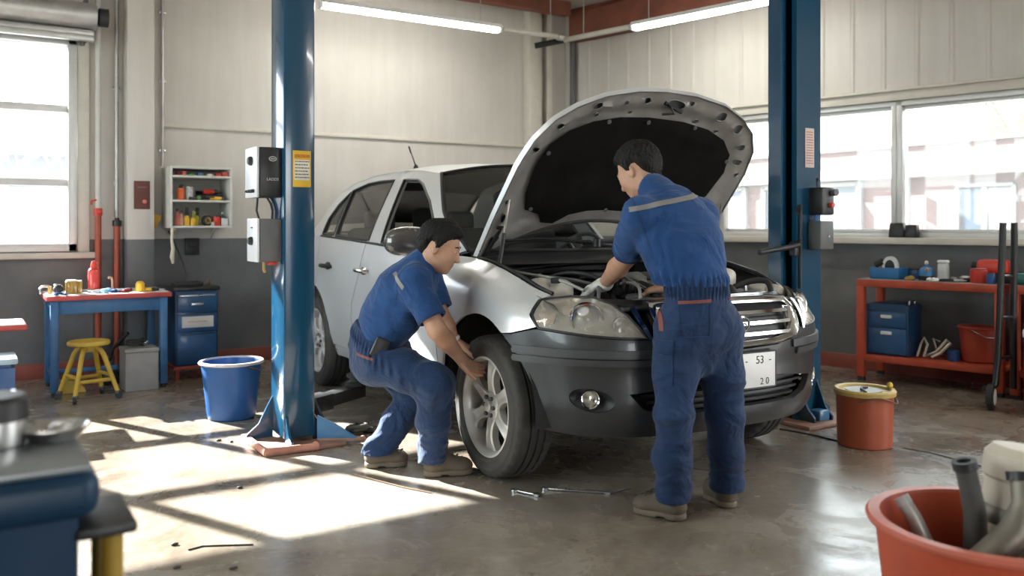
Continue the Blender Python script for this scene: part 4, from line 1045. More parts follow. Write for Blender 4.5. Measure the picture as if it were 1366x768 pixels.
la = MB(); p = HM(1.0, .10, -.05); la.tube([HM(1.03, .05, -.03), HM(1.03, .05, -.085), HM(1.0, .08, -.10), HM(.97, .05, -.06)], .007, 8); la.tube([HM(1.04, .03, -.04), HM(.99, .16, -.05)], .012, 8); la.build('hood_latch', BLKM, car)
for sg in (-1, 1):
    a, b = HM(.42, sg * .735, -.045), Vector((-.14, sg * .735, 1.03))
    g = MB(); g.tube([b, b.lerp(a, .5)], .011, 10); g.ball(b, .013, 10, 6); go = g.build('gas_strut', BLKM, car)
    MB().tube([b.lerp(a, .48), a], .0055, 8).build('strut_rod', CHROME, go)
    h = MB(); h.tube([Vector((-.50, sg * .71, 1.04)), Vector((-.42, sg * .70, 1.03)), HM(.10, sg * .70, -.04), HM(.24, sg * .69, -.04)], .014, 8); h.build('hood_hinge', BLKM, car)
MB().tube([HM(hinge_u(v) + .008, v, -.026) for v in np.linspace(-.74, .74, 30)], .012, 8).build('hood_seal', RUB, car)
# ------------------------------------------------------------------ the two lift posts
POSTB = pm('post_blue', (.007, .056, .112), .20, var=0, coat=.5)
FOOTP = pm('foot_rust', (.27, .15, .105), .6, var=.25)
def gusset(mb, p, d, w, h):      # triangular rib standing on the plate, p at the post's face, running along d
    d = Vector(d); n = Vector((-d.y, d.x, 0)) * .007; p = Vector(p)
    prof = [(0, 0), (w, 0), (w, .03), (w * .55, h * .35), (w * .18, h * .8), (0, h)]
    A = [p + d * a + Vector((0, 0, b)) + n for a, b in prof]; B = [p + d * a + Vector((0, 0, b)) - n for a, b in prof]
    m = len(prof); mb.raw(A + B, [tuple(range(m)), tuple(range(2 * m - 1, m - 1, -1))] + [(i, m + i, m + (i + 1) % m, (i + 1) % m) for i in range(m)])
def control_box(name, mb_c, size, parent, front, side_mat, marks):
    pass
# left post
lx0, lx1, ly0, ly1 = 1.515, 1.695, 4.765, 5.01
t = thing('lift_post', 'left blue lift post with the yellow notice and two grey-faced control boxes', 'vehicle lift', (1.605, 4.89, 0), 0, 'vehicle lift posts')
def lp(x, y, z=0): return Vector((x - 1.605, y - 4.89, z))
m = MB(); m.box(lp(1.605, 4.8875, 1.84), (.18, .245, 3.58), bev=.012); m.build('column', POSTB, t)
m = MB(); m.box(lp(1.605, 4.885, .0125), (.46, .50, .025), bev=.006); m.build('base_plate', FOOTP, t)
m = MB(); m.tube([lp(1.38, 5.0, .022), lp(1.38, 4.65, .022), lp(1.66, 4.625, .024), lp(1.66, 4.665, .024)], .022, 10); m.build('plate_edging', pm('edging_salmon', (.45, .20, .14), .7, var=.2), t)
for p, d, w_, h in (((1.515, 4.98), (-1, 0, 0), .15, .24), ((1.695, 4.98), (1, 0, 0), .14, .24), ((1.53, 4.765), (0, -1, 0), .10, .16), ((1.695, 4.80), (1, 0, 0), .10, .14)):
    m = MB(); gusset(m, lp(p[0], p[1], .022), d, w_, h); m.build('gusset', POSTB, t)
m = MB(); a = lp(1.70, 4.74, .02)        # blue ramp-shaped foot lever in front
prof = [(0, 0), (.24, 0), (.22, .025), (.10, .10), (0, .15)]
dv = Vector((.86, -.51, 0)); nv = Vector((.51, .86, 0)) * .012
A = [a + dv * x + Vector((0, 0, z)) + nv for x, z in prof]; B = [a + dv * x + Vector((0, 0, z)) - nv for x, z in prof]
m.raw(A + B, [tuple(range(5)), tuple(range(9, 4, -1))] + [(i, 5 + i, 5 + (i + 1) % 5, (i + 1) % 5) for i in range(5)])
m.build('foot_lever', pm('lever_blue', (.05, .17, .34), .35, var=.2, coat=.3), t)
m = MB(); m.tube([a + Vector((0, 0, .012)), a + dv * .25 + Vector((0, 0, .012))], .016, 10); m.ball(a + dv * .255 + Vector((0, 0, .014)), .020, 12, 8); m.build('lever_edge', FOOTP, t)
arm = MB(); arm.box(lp(1.80, 5.10, .16), (.26, .12, .10), rad(30), bev=.01); arm.box(lp(2.03, 5.25, .16), (.44, .10, .08), rad(32), bev=.01); ao = arm.build('lift_arm', BLKM, t)
m = MB(); m.lathe([(.07, 0), (.075, .02), (.05, .03), (.045, .05), (.065, .055), (.065, .075), (0, .08)], 24, Matrix.Translation(lp(2.18, 5.34, .20))); m.build('arm_pad', RUB, ao)
m = MB(); m.tube([lp(1.72, 4.95, .55), lp(1.73, 4.95, .25), lp(1.80, 4.94, .09), lp(1.83, 4.93, .03)], .02, 8); m.build('lock_bar', BLKM, t)
# yellow notice
n = MB(); M = face_M(lp(1.617, 4.7645, 1.567), (1, 0, 0), (0, 0, 1))
n.box(lp(1.617, 4.7635, 1.567), (.105, .004, .205), bev=.0015); no = n.build('notice', pm('notice_yellow', (.74, .47, .03), .5, var=.05), t)
q = MB(); q.box(lp(1.617, 4.761, 1.560), (.088, .002, .115)); q.build('notice_panel', pm('notice_pale', (.78, .74, .62), .5), no)
q = MB(); q.box(lp(1.617, 4.761, 1.638), (.090, .002, .022)); q.build('notice_band', pm('notice_orange', (.70, .28, .03), .5), no)
def line_text(par, x, z, txt, sz, mat): mesh_text('notice_text', txt, sz, mat, par, face_M(lp(x, 4.7596, z), (1, 0, 0), (0, 0, 1)))
line_text(no, 1.617, 1.638, 'CAUTION', .019, pm('notice_dark', (.30, .10, .01), .6))
q = MB()
rnd = random.Random(4)
for k in range(6):
    x = -.04
    while x < .036:
        w_ = rnd.uniform(.006, .016); w_ = min(w_, .041 - x); q.box(lp(1.617 + x + w_ / 2, 4.7595, 1.608 - k * .018), (w_, .0012, .0055)); x += w_ + .004
q.build('notice_lines', pm('dark_print', (.03, .03, .03), .6), no)
# control boxes on its window side: white fronts facing the window, black sides
FACE = pm('control_face', (.60, .61, .63), .4, .1, var=.05)
for nm, z0, z1, px, d0, d1 in (('control_box', 1.405, 1.685, .130, 4.80, 5.03), ('switch_box', 1.045, 1.285, .128, 4.80, 5.00)):
    q = MB(); q.box(lp(1.515 - px / 2, (d0 + d1) / 2, (z0 + z1) / 2), (px, d1 - d0, z1 - z0), bev=.010); bo = q.build(nm, BLKM if z0 > 1.3 else DGREY, t)
    q = MB(); q.box(lp(1.515 - px - .006, (d0 + d1) / 2, (z0 + z1) / 2), (.014, d1 - d0 + .004, z1 - z0 + .004), bev=.005); q.build('front_plate', FACE, bo)
    q = MB(); ry = Matrix.Rotation(-PI / 2, 4, 'Y')
    for (yy, zz, r) in ([(4.90, z1 - .075, .026), (4.85, z0 + .035, .010), (4.90, z0 + .035, .010), (4.955, z0 + .035, .008)] if z0 > 1.3 else [(4.90, 1.16, .024)]):
        k = MB(); k.lathe([(r, 0), (r, .010), (r * .7, .022), (0, .022)], 18, Matrix.Translation(lp(1.515 - px - .013, yy, zz)) @ ry); k.build('knob' if r > .02 else 'push_button', BLK, bo)
    if z0 < 1.3:
        k = MB(); k.box(lp(1.515 - px - .014, 4.90, 1.235), (.004, .03, .008)); k.build('slot', BLK, bo)
    q = MB()
    if z0 > 1.3:
        mesh_text('box_text', 'LADDS', .022, pm('pale_print', (.45, .45, .45), .6), bo, face_M(lp(1.462, 4.7995, 1.505), (1, 0, 0), (0, 0, 1)))
        k = MB(); k.tube([lp(1.462 + .020 * math.cos(a), 4.799, 1.62 + .012 * math.sin(a)) for a in np.linspace(0, 2 * PI, 18)[:-1]], .003, 6, closed=True); k.box(lp(1.462, 4.799, 1.62), (.024, .003, .006)); k.build('box_badge', pm('pale_print', (.45, .45, .45), .6), bo)
for x, mt in ((1.475, BLK), (1.495, BLK), (1.507, BLUEP)):
    MB().tube([lp(x - .03, 4.86, 1.41), lp(x - .01, 4.85, 1.37), lp(x, 4.85, 1.33), lp(x, 4.86, 1.27)], .006, 8).build('cable', mt, t)
MB().tube([lp(1.40, 4.88, 1.40), lp(1.395, 4.88, 1.33), lp(1.41, 4.88, 1.28)], .006, 8).build('cable', BLK, t)
k = MB(); k.box(lp(1.47, 4.84, 1.035), (.05, .05, .02), bev=.005); k.build('red_lamp', RED, t)
k = MB(); k.tube([lp(1.42, 4.83, 1.05), lp(1.42, 4.83, 1.0), lp(1.428, 4.83, .985)], .008, 8); k.build('cable_end', pm('brass', (.45, .32, .12), .4, .8), t)
# right post: open channel facing the car
rx, ry_ = 4.54, 3.70
t = thing('lift_post', 'right blue lift post behind the car with a pale notice and black control boxes', 'vehicle lift', (rx, ry_, 0), 0, 'vehicle lift posts')
def rp(x, y, z=0): return Vector((x - rx, y - ry_, z))
m = MB()
prof = [(4.427, 3.633), (4.655, 3.633), (4.655, 3.79), (4.427, 3.79), (4.427, 3.755), (4.60, 3.755), (4.60, 3.672), (4.427, 3.672)]
m.prism([(a - rx, b - ry_) for a, b in prof], .02, 3.62); m.build('column', POSTB, t, flat=True)
m = MB(); m.box(rp(4.36, 3.745, 1.84), (.02, .10, 3.5)); m.box(rp(4.39, 3.745, 1.84), (.05, .075, 3.5), bev=.004); m.build('rear_flange', POSTB, t)
m = MB(); m.box(rp(4.555, 3.7135, 1.84), (.06, .07, 3.5)); m.tube([rp(4.50, 3.71, .1), rp(4.50, 3.71, 3.55)], .012, 8); m.build('carriage_track', BLKM, t)
m = MB(); m.box(rp(4.58, 3.66, .0125), (.50, .40, .025), bev=.005); m.build('base_plate', FOOTP, t)
for p, d, w_, h in (((4.655, 3.70), (1, 0, 0), .17, .26), ((4.45, 3.633), (0, -1, 0), .12, .24), ((4.62, 3.633), (0, -1, 0), .12, .24)):
    m = MB(); gusset(m, rp(p[0], p[1], .022), d, w_, h); m.build('gusset', POSTB, t)
m = MB(); m.box(rp(4.56, 3.57, .055), (.10, .09, .065), bev=.012); m.build('foot_block', pm('lever_blue', (.05, .17, .34), .35), t)
m = MB(); m.box(rp(4.545, 3.6305, 1.74), (.085, .004, .25), bev=.0015); po = m.build('notice', pm('notice_pink', (.62, .50, .46), .55, var=.06), t)
q = MB(); rnd = random.Random(9)
for k in range(13):
    x = -.032
    while x < .028:
        w_ = rnd.uniform(.006, .020); w_ = min(w_, .033 - x); q.box(rp(4.545 + x + w_ / 2, 3.6280, 1.84 - k * .0165), (w_, .0012, .006)); x += w_ + .004
q.build('notice_lines', pm('notice_print', (.30, .12, .10), .6), po)
q = MB(); q.box(rp(4.60, 3.585, 1.40), (.12, .11, .175), bev=.012); bo = q.build('control_box', BLKM, t)
k = MB(); k.cyl(rp(4.64, 3.53, 1.455), rp(4.64, 3.50, 1.455), .022); k.build('knob', DGREY, bo)
k = MB(); k.cyl(rp(4.615, 3.53, 1.375), rp(4.615, 3.505, 1.375), .016); k.build('red_button', RED, bo)
k = MB(); k.tube([rp(4.56, 3.58, 1.485), rp(4.56, 3.58, 1.53)], .008, 8); k.ball(rp(4.56, 3.58, 1.535), .012, 10, 6); k.build('toggle', BLK, bo)
q = MB(); q.box(rp(4.59, 3.58, 1.185), (.13, .10, .18), bev=.010); bo = q.build('switch_box', DGREY, t)
k = MB(); k.cyl(rp(4.60, 3.53, 1.18), rp(4.60, 3.524, 1.18), .008); k.build('screw', STEEL, bo)
k = MB(); k.tube([rp(4.57, 3.59, 1.32), rp(4.57, 3.60, 1.27)], .02, 10); k.build('cable_gland', pm('cable_blue', (.08, .2, .45), .4), t)
k = MB(); k.tube([rp(4.43, 3.62, 1.15), rp(4.40, 3.60, 1.125), rp(4.30, 3.61, 1.11), rp(4.08, 3.62, 1.085)], .017, 10); k.ball(rp(4.08, 3.62, 1.085), .018, 10, 6); k.build('release_lever', BLK, t)
k = MB(); k.box(rp(4.41, 3.64, 1.10), (.05, .05, .09), bev=.01); k.build('lever_mount', BLKM, t); k = MB(); k.tube([rp(4.44, 3.63, 1.37), rp(4.36, 3.58, 1.33), rp(4.33, 3.55, 1.32)], .010, 8); k.build('hook', BLKM, t)
k = MB(); k.tube([rp(4.45, 3.625, .85), rp(4.45, 3.62, 1.38)], .009, 8); k.build('cable', BLK, t)
k = MB(); k.box(rp(4.46, 3.70, 3.14), (.12, .16, .10), bev=.012); k.cyl(rp(4.40, 3.66, 3.08), rp(4.40, 3.74, 3.08), .035); k.build('pulley_block', BLKM, t)
# ------------------------------------------------------------------ small things, each built in its own local space (origin at the base)
def can(name, label, cat, loc, r, h, mat, capm=None, group=None, lid=True):
    t = thing(name, label, cat, loc, 0, group)
    MB().lathe([(0, 0), (r * .96, 0), (r, .004), (r, h * .9), (r * .94, h * .93), (0, h * .93)], 24).build('body', mat, t)
    if lid: MB().lathe([(r * .9, h * .925), (r * .9, h), (r * .84, h * 1.02), (0, h * 1.02)], 24).build('lid', capm or mat, t)
    return t
def bottle(name, label, loc, r, h, mat, capm, group=None, cat='bottle'):
    t = thing(name, label, cat, loc, 0, group)
    MB().lathe([(0, 0), (r, .003), (r, h * .58), (r * .85, h * .68), (r * .40, h * .78), (r * .38, h * .88), (0, h * .88)], 24).build('body', mat, t)
    MB().lathe([(r * .46, h * .86), (r * .46, h * .98), (r * .4, h), (0, h)], 18).build('cap', capm, t)
    return t
def spray(name, label, loc, r, h, mat, capm, group=None):
    t = thing(name, label, 'spray can', loc, 0, group)
    MB().lathe([(0, 0), (r, .003), (r, h * .66), (r * .7, h * .74), (r * .45, h * .76), (0, h * .76)], 24).build('body', mat, t)
    q = MB(); q.lathe([(r * .6, h * .74), (r * .5, h * .9), (r * .3, h), (0, h)], 18); q.box((r * .35, 0, h * .92), (r * .9, r * .5, h * .07), bev=.002); q.build('nozzle', capm, t)
    return t
def small_box(name, label, cat, loc, size, mat, lidm=None, rz=0, group=None):
    t = thing(name, label, cat, loc, rz, group); x, y, z = size
    q = MB(); q.box((0, 0, z * .42), (x, y, z * .84), bev=min(size) * .12); q.build('body', mat, t)
    q = MB(); q.box((0, 0, z * .92), (x * 1.03, y * 1.03, z * .16), bev=min(size) * .06); q.build('lid', lidm or mat, t)
    return t
def screwdriver(name, label, loc, L, mat, lean=(0, 0), group=None, cat='screwdriver'):
    """stands or lies: handle from the origin along (lean, 1)"""
    t = thing(name, label, cat, loc, 0, group); d = Vector((lean[0], lean[1], 1)).normalized() if lean != 'flat' else Vector((1, 0, 0))
    M = d.to_track_quat('Z', 'Y').to_matrix().to_4x4()
    MB().lathe([(0, 0), (.012, .003), (.016, L * .2), (.011, L * .38), (.014, L * .5), (.008, L * .55), (0, L * .55)], 14, M).build('handle', mat, t)
    MB().lathe([(.004, L * .54), (.004, L * .92), (.006, L * .97), (.001, L)], 10, M).build('shank', STEEL, t)
    return t
def brush(name, label, loc, L, mat, tipm, rz=0, tilt=0.0, group=None):
    t = thing(name, label, 'brush', loc, rz, group); M = Matrix.Rotation(tilt, 4, 'Y')
    MB().lathe([(0, 0), (.020, .002), (.023, L * .25), (.022, L * .5), (.010, L * .58), (0, L * .58)], 18, M).build('handle', mat, t)
    q = MB(); q.box(M @ Vector((0, 0, L * .78)), (.030, .020, L * .44), M, bev=.004); q.build('bristle_head', tipm, t)
    return t
def pliers(name, label, loc, rz, mat, L=.2, group=None):
    t = thing(name, label, 'pliers', loc, rz, group)
    for s in (-1, 1):
        MB().tube([(-L * .55, s * .035, .010), (-L * .25, s * .03, .011), (0, s * .006, .012)], [.009, .010, .007], 10).build('grip', mat, t)
    q = MB(); q.tube([(-.005, 0, .012), (L * .2, 0, .012), (L * .4, 0, .012)], [.016, .012, .005], 10); q.build('jaw', STEEL, t)
    return t
def power_tool(name, label, loc, rz, mat, tip=BLK, sc=1.0, group=None, cat='power tool'):
    t = thing(name, label, cat, loc, rz, group); s = sc
    q = MB(); q.tube([(-.09 * s, 0, .045 * s), (-.05 * s, 0, .045 * s), (.05 * s, 0, .045 * s), (.075 * s, 0, .045 * s)], [.034 * s, .042 * s, .040 * s, .030 * s], 16); q.build('motor_body', mat, t)
    q = MB(); q.tube([(.07 * s, 0, .045 * s), (.11 * s, 0, .045 * s), (.14 * s, 0, .045 * s)], [.026 * s, .022 * s, .012 * s], 14); q.build('chuck', DGREY, t)
    q = MB(); q.tube([(-.05 * s, 0, .04 * s), (-.085 * s, .075 * s, .032 * s), (-.10 * s, .13 * s, .030 * s)], [.026 * s, .024 * s, .026 * s], 12); q.build('grip', tip, t)
    q = MB(); q.box((-.11 * s, .155 * s, .030 * s), (.085 * s, .055 * s, .060 * s), rad(20), bev=.010 * s); q.build('battery_pack', tip, t)
    return t
def bundle(name, label, cat, loc, mat, mat2, seed, r=.05, group=None, n=5):
    """a crumpled rag: one soft lump with folds"""
    t = thing(name, label, cat, loc, 0, group); rnd = random.Random(seed)
    f = Soft((-r * 2.2, -r * 2.2, -.004), (r * 2.2, r * 2.2, r * 1.8), r / 11)
    for _ in range(n): a = rnd.random() * 6.3; q = rnd.random() * r * .9; f.ell((math.cos(a) * q, math.sin(a) * q, r * .28), (r * rnd.uniform(.5, .8), r * rnd.uniform(.35, .6), r * rnd.uniform(.3, .55)), k=r * .15)
    f.wrinkle(lambda P: .06 * r * np.sin(P[:, 0] * 5 / r + 2 * np.sin(P[:, 1] * 4 / r)) * np.cos(P[:, 1] * 5 / r), r)
    f.plane((0, 0, 0), (0, 0, -1)); f.build('cloth', mat, t)
    return t
def bucket(name, label, loc, r0, r1, h, mat, rimm, cat='bucket', wall=.008, group=None, handle=None, lip=.012):
    t = thing(name, label, cat, loc, 0, group)
    MB().lathe([(0, 0), (r0 - .01, 0), (r0, .01), (r1, h - .01), (r1 - wall, h - .01), (r0 - wall, .02), (0, .02)], 48).build('body', mat, t)
    MB().lathe([(r1 - wall, h - .02), (r1 + lip, h - .018), (r1 + lip + .004, h - .008), (r1 + lip * .8, h), (r1 - wall, h)], 48, closed=True).build('rim', rimm, t)
    return t

# ------------------------------------------------------------------ white tool shelf on the back wall
shx0, shx1, shy, shz0, shz1 = 1.46, 1.97, 7.62, 1.225, 1.745
t = thing('tool_shelf', 'white open tool shelf fixed to the back wall left of the lift post', 'shelf', ((shx0 + shx1) / 2, 7.81, shz0)); hw = (shx1 - shx0) / 2
q = MB()
for s in (-1, 1): q = MB(); q.box((s * (hw - .009), 0, .26), (.018, .38, .52), bev=.003); q.build('side', WHITE, t)
MB().box((0, .183, .26), (2 * hw - .036, .012, .52)).build('back', WHITE, t)
for z in (.009, .228, .435, .511): MB().box((0, -.002, z), (2 * hw - .036, .376, .018), bev=.003).build('shelf_board', WHITE, t)
for x in (-.16, .16):
    q = MB(); q.prism([(0, 0), (.16, 0), (0, -.10)], -.006, .006, Matrix.Translation((x, .19, 0)) @ Matrix.Rotation(PI / 2, 4, 'Z') @ Matrix.Rotation(PI / 2, 4, 'X') @ Matrix.Scale(-1, 4, (1, 0, 0))); q.build('bracket', WHITE, t)
def sp(px, lv, y=7.70): return Vector((atY(px, 260, y).x, y, shz0 + (.0185, .2375, .4445)[lv]))
G = 'tools and pots on the white wall shelf'
yS = 7.69
for px, sz, mt, nm, lb in ((238, (.035, .06, .033), DRED, 'carton', 'dark red carton at the left end of the shelf\'s top row'), (245, (.035, .05, .036), pm('salmon', (.62, .16, .12), .5), 'carton', 'salmon red carton beside the dark red one on the shelf\'s top row'),
                           (267, (.045, .05, .028), pm('slate_blue', (.06, .15, .25), .5), 'carton', 'slate blue carton in the middle of the shelf\'s top row'), (291, (.045, .05, .026), RED, 'carton', 'flat red carton towards the right of the shelf\'s top row'),
                           (299.5, (.05, .06, .038), pm('coral', (.64, .12, .10), .5), 'carton', 'coral red carton at the right end of the shelf\'s top row')):
    small_box(nm, lb, 'box', sp(px, 2, yS), sz, mt, group=G)
bundle('rag', 'small green rag on the shelf\'s top row', 'rag', sp(255, 2, yS), GRN, GRN, 3, .028, G)
bundle('rag', 'crumpled white rag on the shelf\'s top row', 'rag', sp(281, 2, yS), LWHITE, LWHITE, 5, .030, G)
spray('spray_can', 'orange spray can at the left of the shelf\'s middle row', sp(241, 1, yS), .030, .135, pm('spray_orange', (.70, .13, .03), .4), BLK, G)
can('jar', 'clear jar with pale lid next to the orange spray can', 'jar', sp(253, 1, yS), .028, .11, pm('jar_glass', (.45, .46, .44), .1, var=.3, scale=40), LWHITE, G)
can('jar', 'narrow clear jar second from the orange spray can', 'jar', sp(258, 1, 7.83), .020, .10, pm('jar_glass', (.45, .46, .44), .1), GALV, G)
power_tool('drill', 'black drill with green panel on the shelf\'s middle row', sp(264.5, 1, 7.70), 1.5, pm('tool_green', (.10, .30, .08), .5), BLK, .44, G)
tt = thing('tool_case', 'flat black tool case under the drills on the middle row', 'case', sp(278, 1, 7.80), 0, G)
MB().box((0, 0, .025), (.22, .18, .05), bev=.01).build('shell', BLK, tt); MB().tube([(-.04, -.10, .03), (-.03, -.12, .03), (.03, -.12, .03), (.04, -.10, .03)], .006, 8).build('handle', DGREY, tt)
power_tool('drill', 'red and black drill lying on the black case of the middle row', sp(279, 1, 7.735) + Vector((0, 0, .0505)), .1, RED, BLK, .55, G)
power_tool('grinder', 'yellow angle grinder lying at the front of the middle row', sp(291, 1, 7.635), 0, YELP, YELP, .36, G)
power_tool('drill', 'black drill at the right end of the middle row', sp(284, 1, 7.80) + Vector((0, 0, .0505)), .05, BLKM, BLK, .55, G)
bottle('bottle', 'small red and clear bottle at the left of the bottom row', sp(236.5, 0, yS), .022, .145, pm('bottle_red', (.45, .12, .09), .3), BLK, G)
bottle('bottle', 'pink bottle second from the left on the bottom row', sp(242, 0, yS), .018, .13, pm('bottle_pink', (.62, .32, .24), .35), BLK, G)
brush('brush', 'yellow handled brush standing upright on the bottom row', sp(249, 0, yS), .155, YELP, BLK, 0, .0, G)
brush('brush', 'short yellow handled brush in the middle of the bottom row', sp(257, 0, yS), .125, YELP, pm('bristle_olive', (.30, .30, .08), .8), .2, .1, G)
brush('brush', 'leaning yellow brush with black head on the bottom row', sp(261, 0, 7.72), .155, pm('brush_lime', (.55, .50, .05), .45), BLK, .2, .12, G)
t = thing('tape_roll', 'black tape roll standing on the bottom row', 'tape', sp(276, 0, yS), .4, G)
MB().lathe([(.028, -.018), (.045, -.018), (.045, .018), (.028, .018)], 28, Matrix.Translation((0, 0, .045)) @ Matrix.Rotation(PI / 2, 4, 'X'), closed=True).build('tape', BLK, t); MB().lathe([(.022, -.019), (.028, -.019), (.028, .019), (.022, .019)], 28, Matrix.Translation((0, 0, .045)) @ Matrix.Rotation(PI / 2, 4, 'X'), closed=True).build('core', YELL, t)
can('tin', 'red lidded tin towards the right of the bottom row', 'tin', sp(289, 0, 7.70), .034, .085, RED, BLK, G)
can('knob_jar', 'tiny pale jar in front of the red tin', 'jar', sp(284, 0, 7.645), .015, .035, pm('bone', (.55, .48, .36), .5), BLK, G)
small_box('carton', 'white carton at the right end of the shelf\'s bottom row', 'box', sp(299, 0, yS), (.055, .06, .065), LWHITE, group=G)
bottle('bottle', 'dark squat bottle behind the white carton', sp(296.5, 0, 7.77), .022, .12, DGREY, STEEL, G)
# plate, glove pouch, socket, cord on the wall
t = thing('wall_plate', 'maroon metal plate with a pale knob on the pilaster', 'sign', (1.262, 7.757, 1.50))
MB().box((0, 0, 0), (.125, .014, .235), bev=.004).build('plate', pm('maroon', (.115, .035, .026), .5, var=.15), t)
MB().lathe([(.018, 0), (.016, .012), (0, .016)], 18, Matrix.Translation((.02, -.007, -.055)) @ Matrix.Rotation(PI / 2, 4, 'X')).build('knob', pm('salmon', (.62, .16, .12), .5), t)
q = MB(); q.box((.0, -.0075, .065), (.07, .002, .008)); q.build('slot', pm('maroon_pale', (.25, .12, .10), .5), t)
t = thing('tool_pouch', 'yellow tool pouch with black handles hung on the wall left of the shelf', 'pouch', (1.375, 7.93, 1.30))
R_ = Matrix.Rotation(rad(20), 4, 'Y')
q = MB(); q.prism([(-.05, -.075), (.05, -.075), (.062, .05), (-.062, .05)], -.02, .02, R_ @ Matrix.Rotation(PI / 2, 4, 'X'), .006); q.build('pouch', YELP, t)
for dx, h in ((-.035, .115), (-.085, .09)):
    q = MB(); q.tube([(dx, 0, -.03 if dx < -.05 else .03), (dx - .002, -.004, .05), (dx + .012, 0, h)], [.020, .022, .016], 12); q.build('tool_grip', BLK, t)
MB().tube([(-.07, 0, -.02), (-.06, 0, -.09), (-.055, 0, -.15)], [.014, .008, .004], 8).build('tool_tip', BLK, t)
MB().tube([(0, .03, .12), (0, .065, .14)], .006, 8).build('hook', STEEL, t)
t = thing('socket_plate', 'square black socket plate on the grey wall under the shelf', 'socket', (atY(256, 328, 7.99).x, 7.988, 1.06))
MB().box((0, 0, 0), (.125, .016, .15), bev=.004).build('plate', BLKM, t); q = MB(); q.box((0, -.009, .02), (.07, .004, .05), bev=.002); q.build('socket', BLK, t)
cx_ = atY(229, 320, 7.6).x
o = tag(MB().tube([(1.475, 7.62, 1.232), (1.472, 7.608, 1.20), (1.468, 7.605, 1.13), (1.478, 7.605, 1.05), (1.470, 7.605, .985), (1.478, 7.605, .93)], [.012, .012, .011, .014, .018, .010], 10).build('cord', pm('cream_cord', (.62, .56, .46), .7)), 'cream cloth cord hanging from the corner of the wall shelf', 'cord')
# ------------------------------------------------------------------ blue workbench with red top
tx0, tx1, ty0, ty1, tz = .53, 1.335, 7.05, 7.62, .735
t = thing('workbench', 'blue workbench with a red edged top under the left window', 'workbench', ((tx0 + tx1) / 2, (ty0 + ty1) / 2, 0)); hx, hy = (tx1 - tx0) / 2, (ty1 - ty0) / 2
q = MB(); q.box((0, 0, tz - .018), (2 * hx + .05, 2 * hy + .04, .036), bev=.006); tp = q.build('tabletop', REDT, t)
q = MB(); q.box((0, 0, tz + .0012), (2 * hx + .02, 2 * hy + .01, .003)); q.build('top_sheet', pm('worn_white', (.70, .69, .68), .45, var=.08), tp)
for sx in (-1, 1):
    for sy in (-1, 1):
        q = MB(); q.box((sx * (hx - .03), sy * (hy - .03), .365), (.055, .055, .665), bev=.006); lg = q.build('leg', BLUET, t)
        MB().lathe([(.02, 0), (.022, .03), (.018, .04), (0, .04)], 14, Matrix.Translation((sx * (hx - .03), sy * (hy - .03), 0))).build('foot', BLK, lg)
for sy in (-1, 1): MB().box((0, sy * (hy - .03), tz - .086), (2 * hx - .10, .022, .10), bev=.003).build('apron', BLUET, t)
for sx in (-1, 1): MB().box((sx * (hx - .03), 0, tz - .076), (.022, 2 * hy - .10, .08), bev=.003).build('apron', BLUET, t); MB().box((sx * (hx - .03), 0, .14), (.03, 2 * hy - .10, .035), bev=.003).build('stretcher', BLUET, t)
MB().box((0, .03, .14), (2 * hx - .08, .03, .035), bev=.003).build('stretcher', BLUET, t)
ZT = tz + .0035
G = 'jars and tools on the blue workbench'
def tp_(px, dy): y = ty0 + dy; return Vector((atY(px, 390, y).x, y, ZT))
t = thing('clamp', 'small steel clamp with yellow screw at the left of the bench top', 'clamp', tp_(60, .14), 0, G)
MB().tube([(-.03, 0, .006), (-.035, 0, .045), (-.02, 0, .062), (.02, 0, .062), (.03, 0, .055)], .008, 8).build('frame', STEEL, t); MB().cyl((.032, 0, 0), (.032, 0, .06), .013).build('screw', YELL, t)
t = thing('pot', 'black ball shaped pot on the bench top', 'pot', tp_(78, .16), 0, G)
MB().lathe([(0, 0), (.025, 0), (.036, .02), (.036, .045), (.024, .062), (.018, .07), (0, .07)], 22).build('body', BLK, t); MB().ball((-.018, -.01, .066), (.014, .014, .010), 12, 8).build('cap', STEEL, t)
pliers('pliers', 'blue handled pliers lying at the front of the bench top', tp_(84, .05), 1.2, BLUEP, .12, G)
can('jar', 'wide jar of amber oil with white lid on the bench top', 'jar', tp_(95, .16), .040, .10, pm('amber', (.38, .22, .04), .25, var=.15, coat=.4), LWHITE, G)
can('jar', 'narrow jar of amber oil beside the wide one', 'jar', tp_(105, .17), .024, .095, pm('amber', (.38, .22, .04), .25), LWHITE, G)
pliers('pliers', 'grey pliers lying in the middle of the bench top', tp_(117, .22), .1, DGREY, .18, G)
t = thing('spanner', 'pale spanner lying behind the grey pliers', 'spanner', tp_(122, .33), .1, G)
q = MB(); q.box((0, 0, .006), (.17, .016, .008), bev=.003); q.lathe([(.012, 0), (.022, 0), (.022, .010), (.012, .010)], 18, Matrix.Translation((.09, 0, .001)), closed=True); q.build('shaft', STEEL, t)
bundle('rag', 'grey white rag in the middle of the bench top', 'rag', tp_(131, .10), pm('rag_grey', (.42, .43, .40), .9), None, 11, .034, G)
spray('spray_bottle', 'red bottle with white shoulder standing at the back of the bench top', tp_(125, .45), .042, .23, pm('red_clear', (.66, .06, .05), .3, var=.1, coat=.4), RED, G)
bundle('rag', 'bright blue rag on the right half of the bench top', 'rag', tp_(143, .18), pm('rag_blue', (.02, .12, .36), .9, var=.3), None, 21, .040, G)
can('tin', 'light blue tin in front of the blue rag', 'tin', tp_(140, .07), .026, .032, pm('sky', (.25, .45, .55), .4), pm('sky', (.25, .45, .55), .4), G)
t = thing('hose_nozzle', 'bent copper tap piece standing among the rags', 'pipe piece', tp_(150, .24), 0, G)
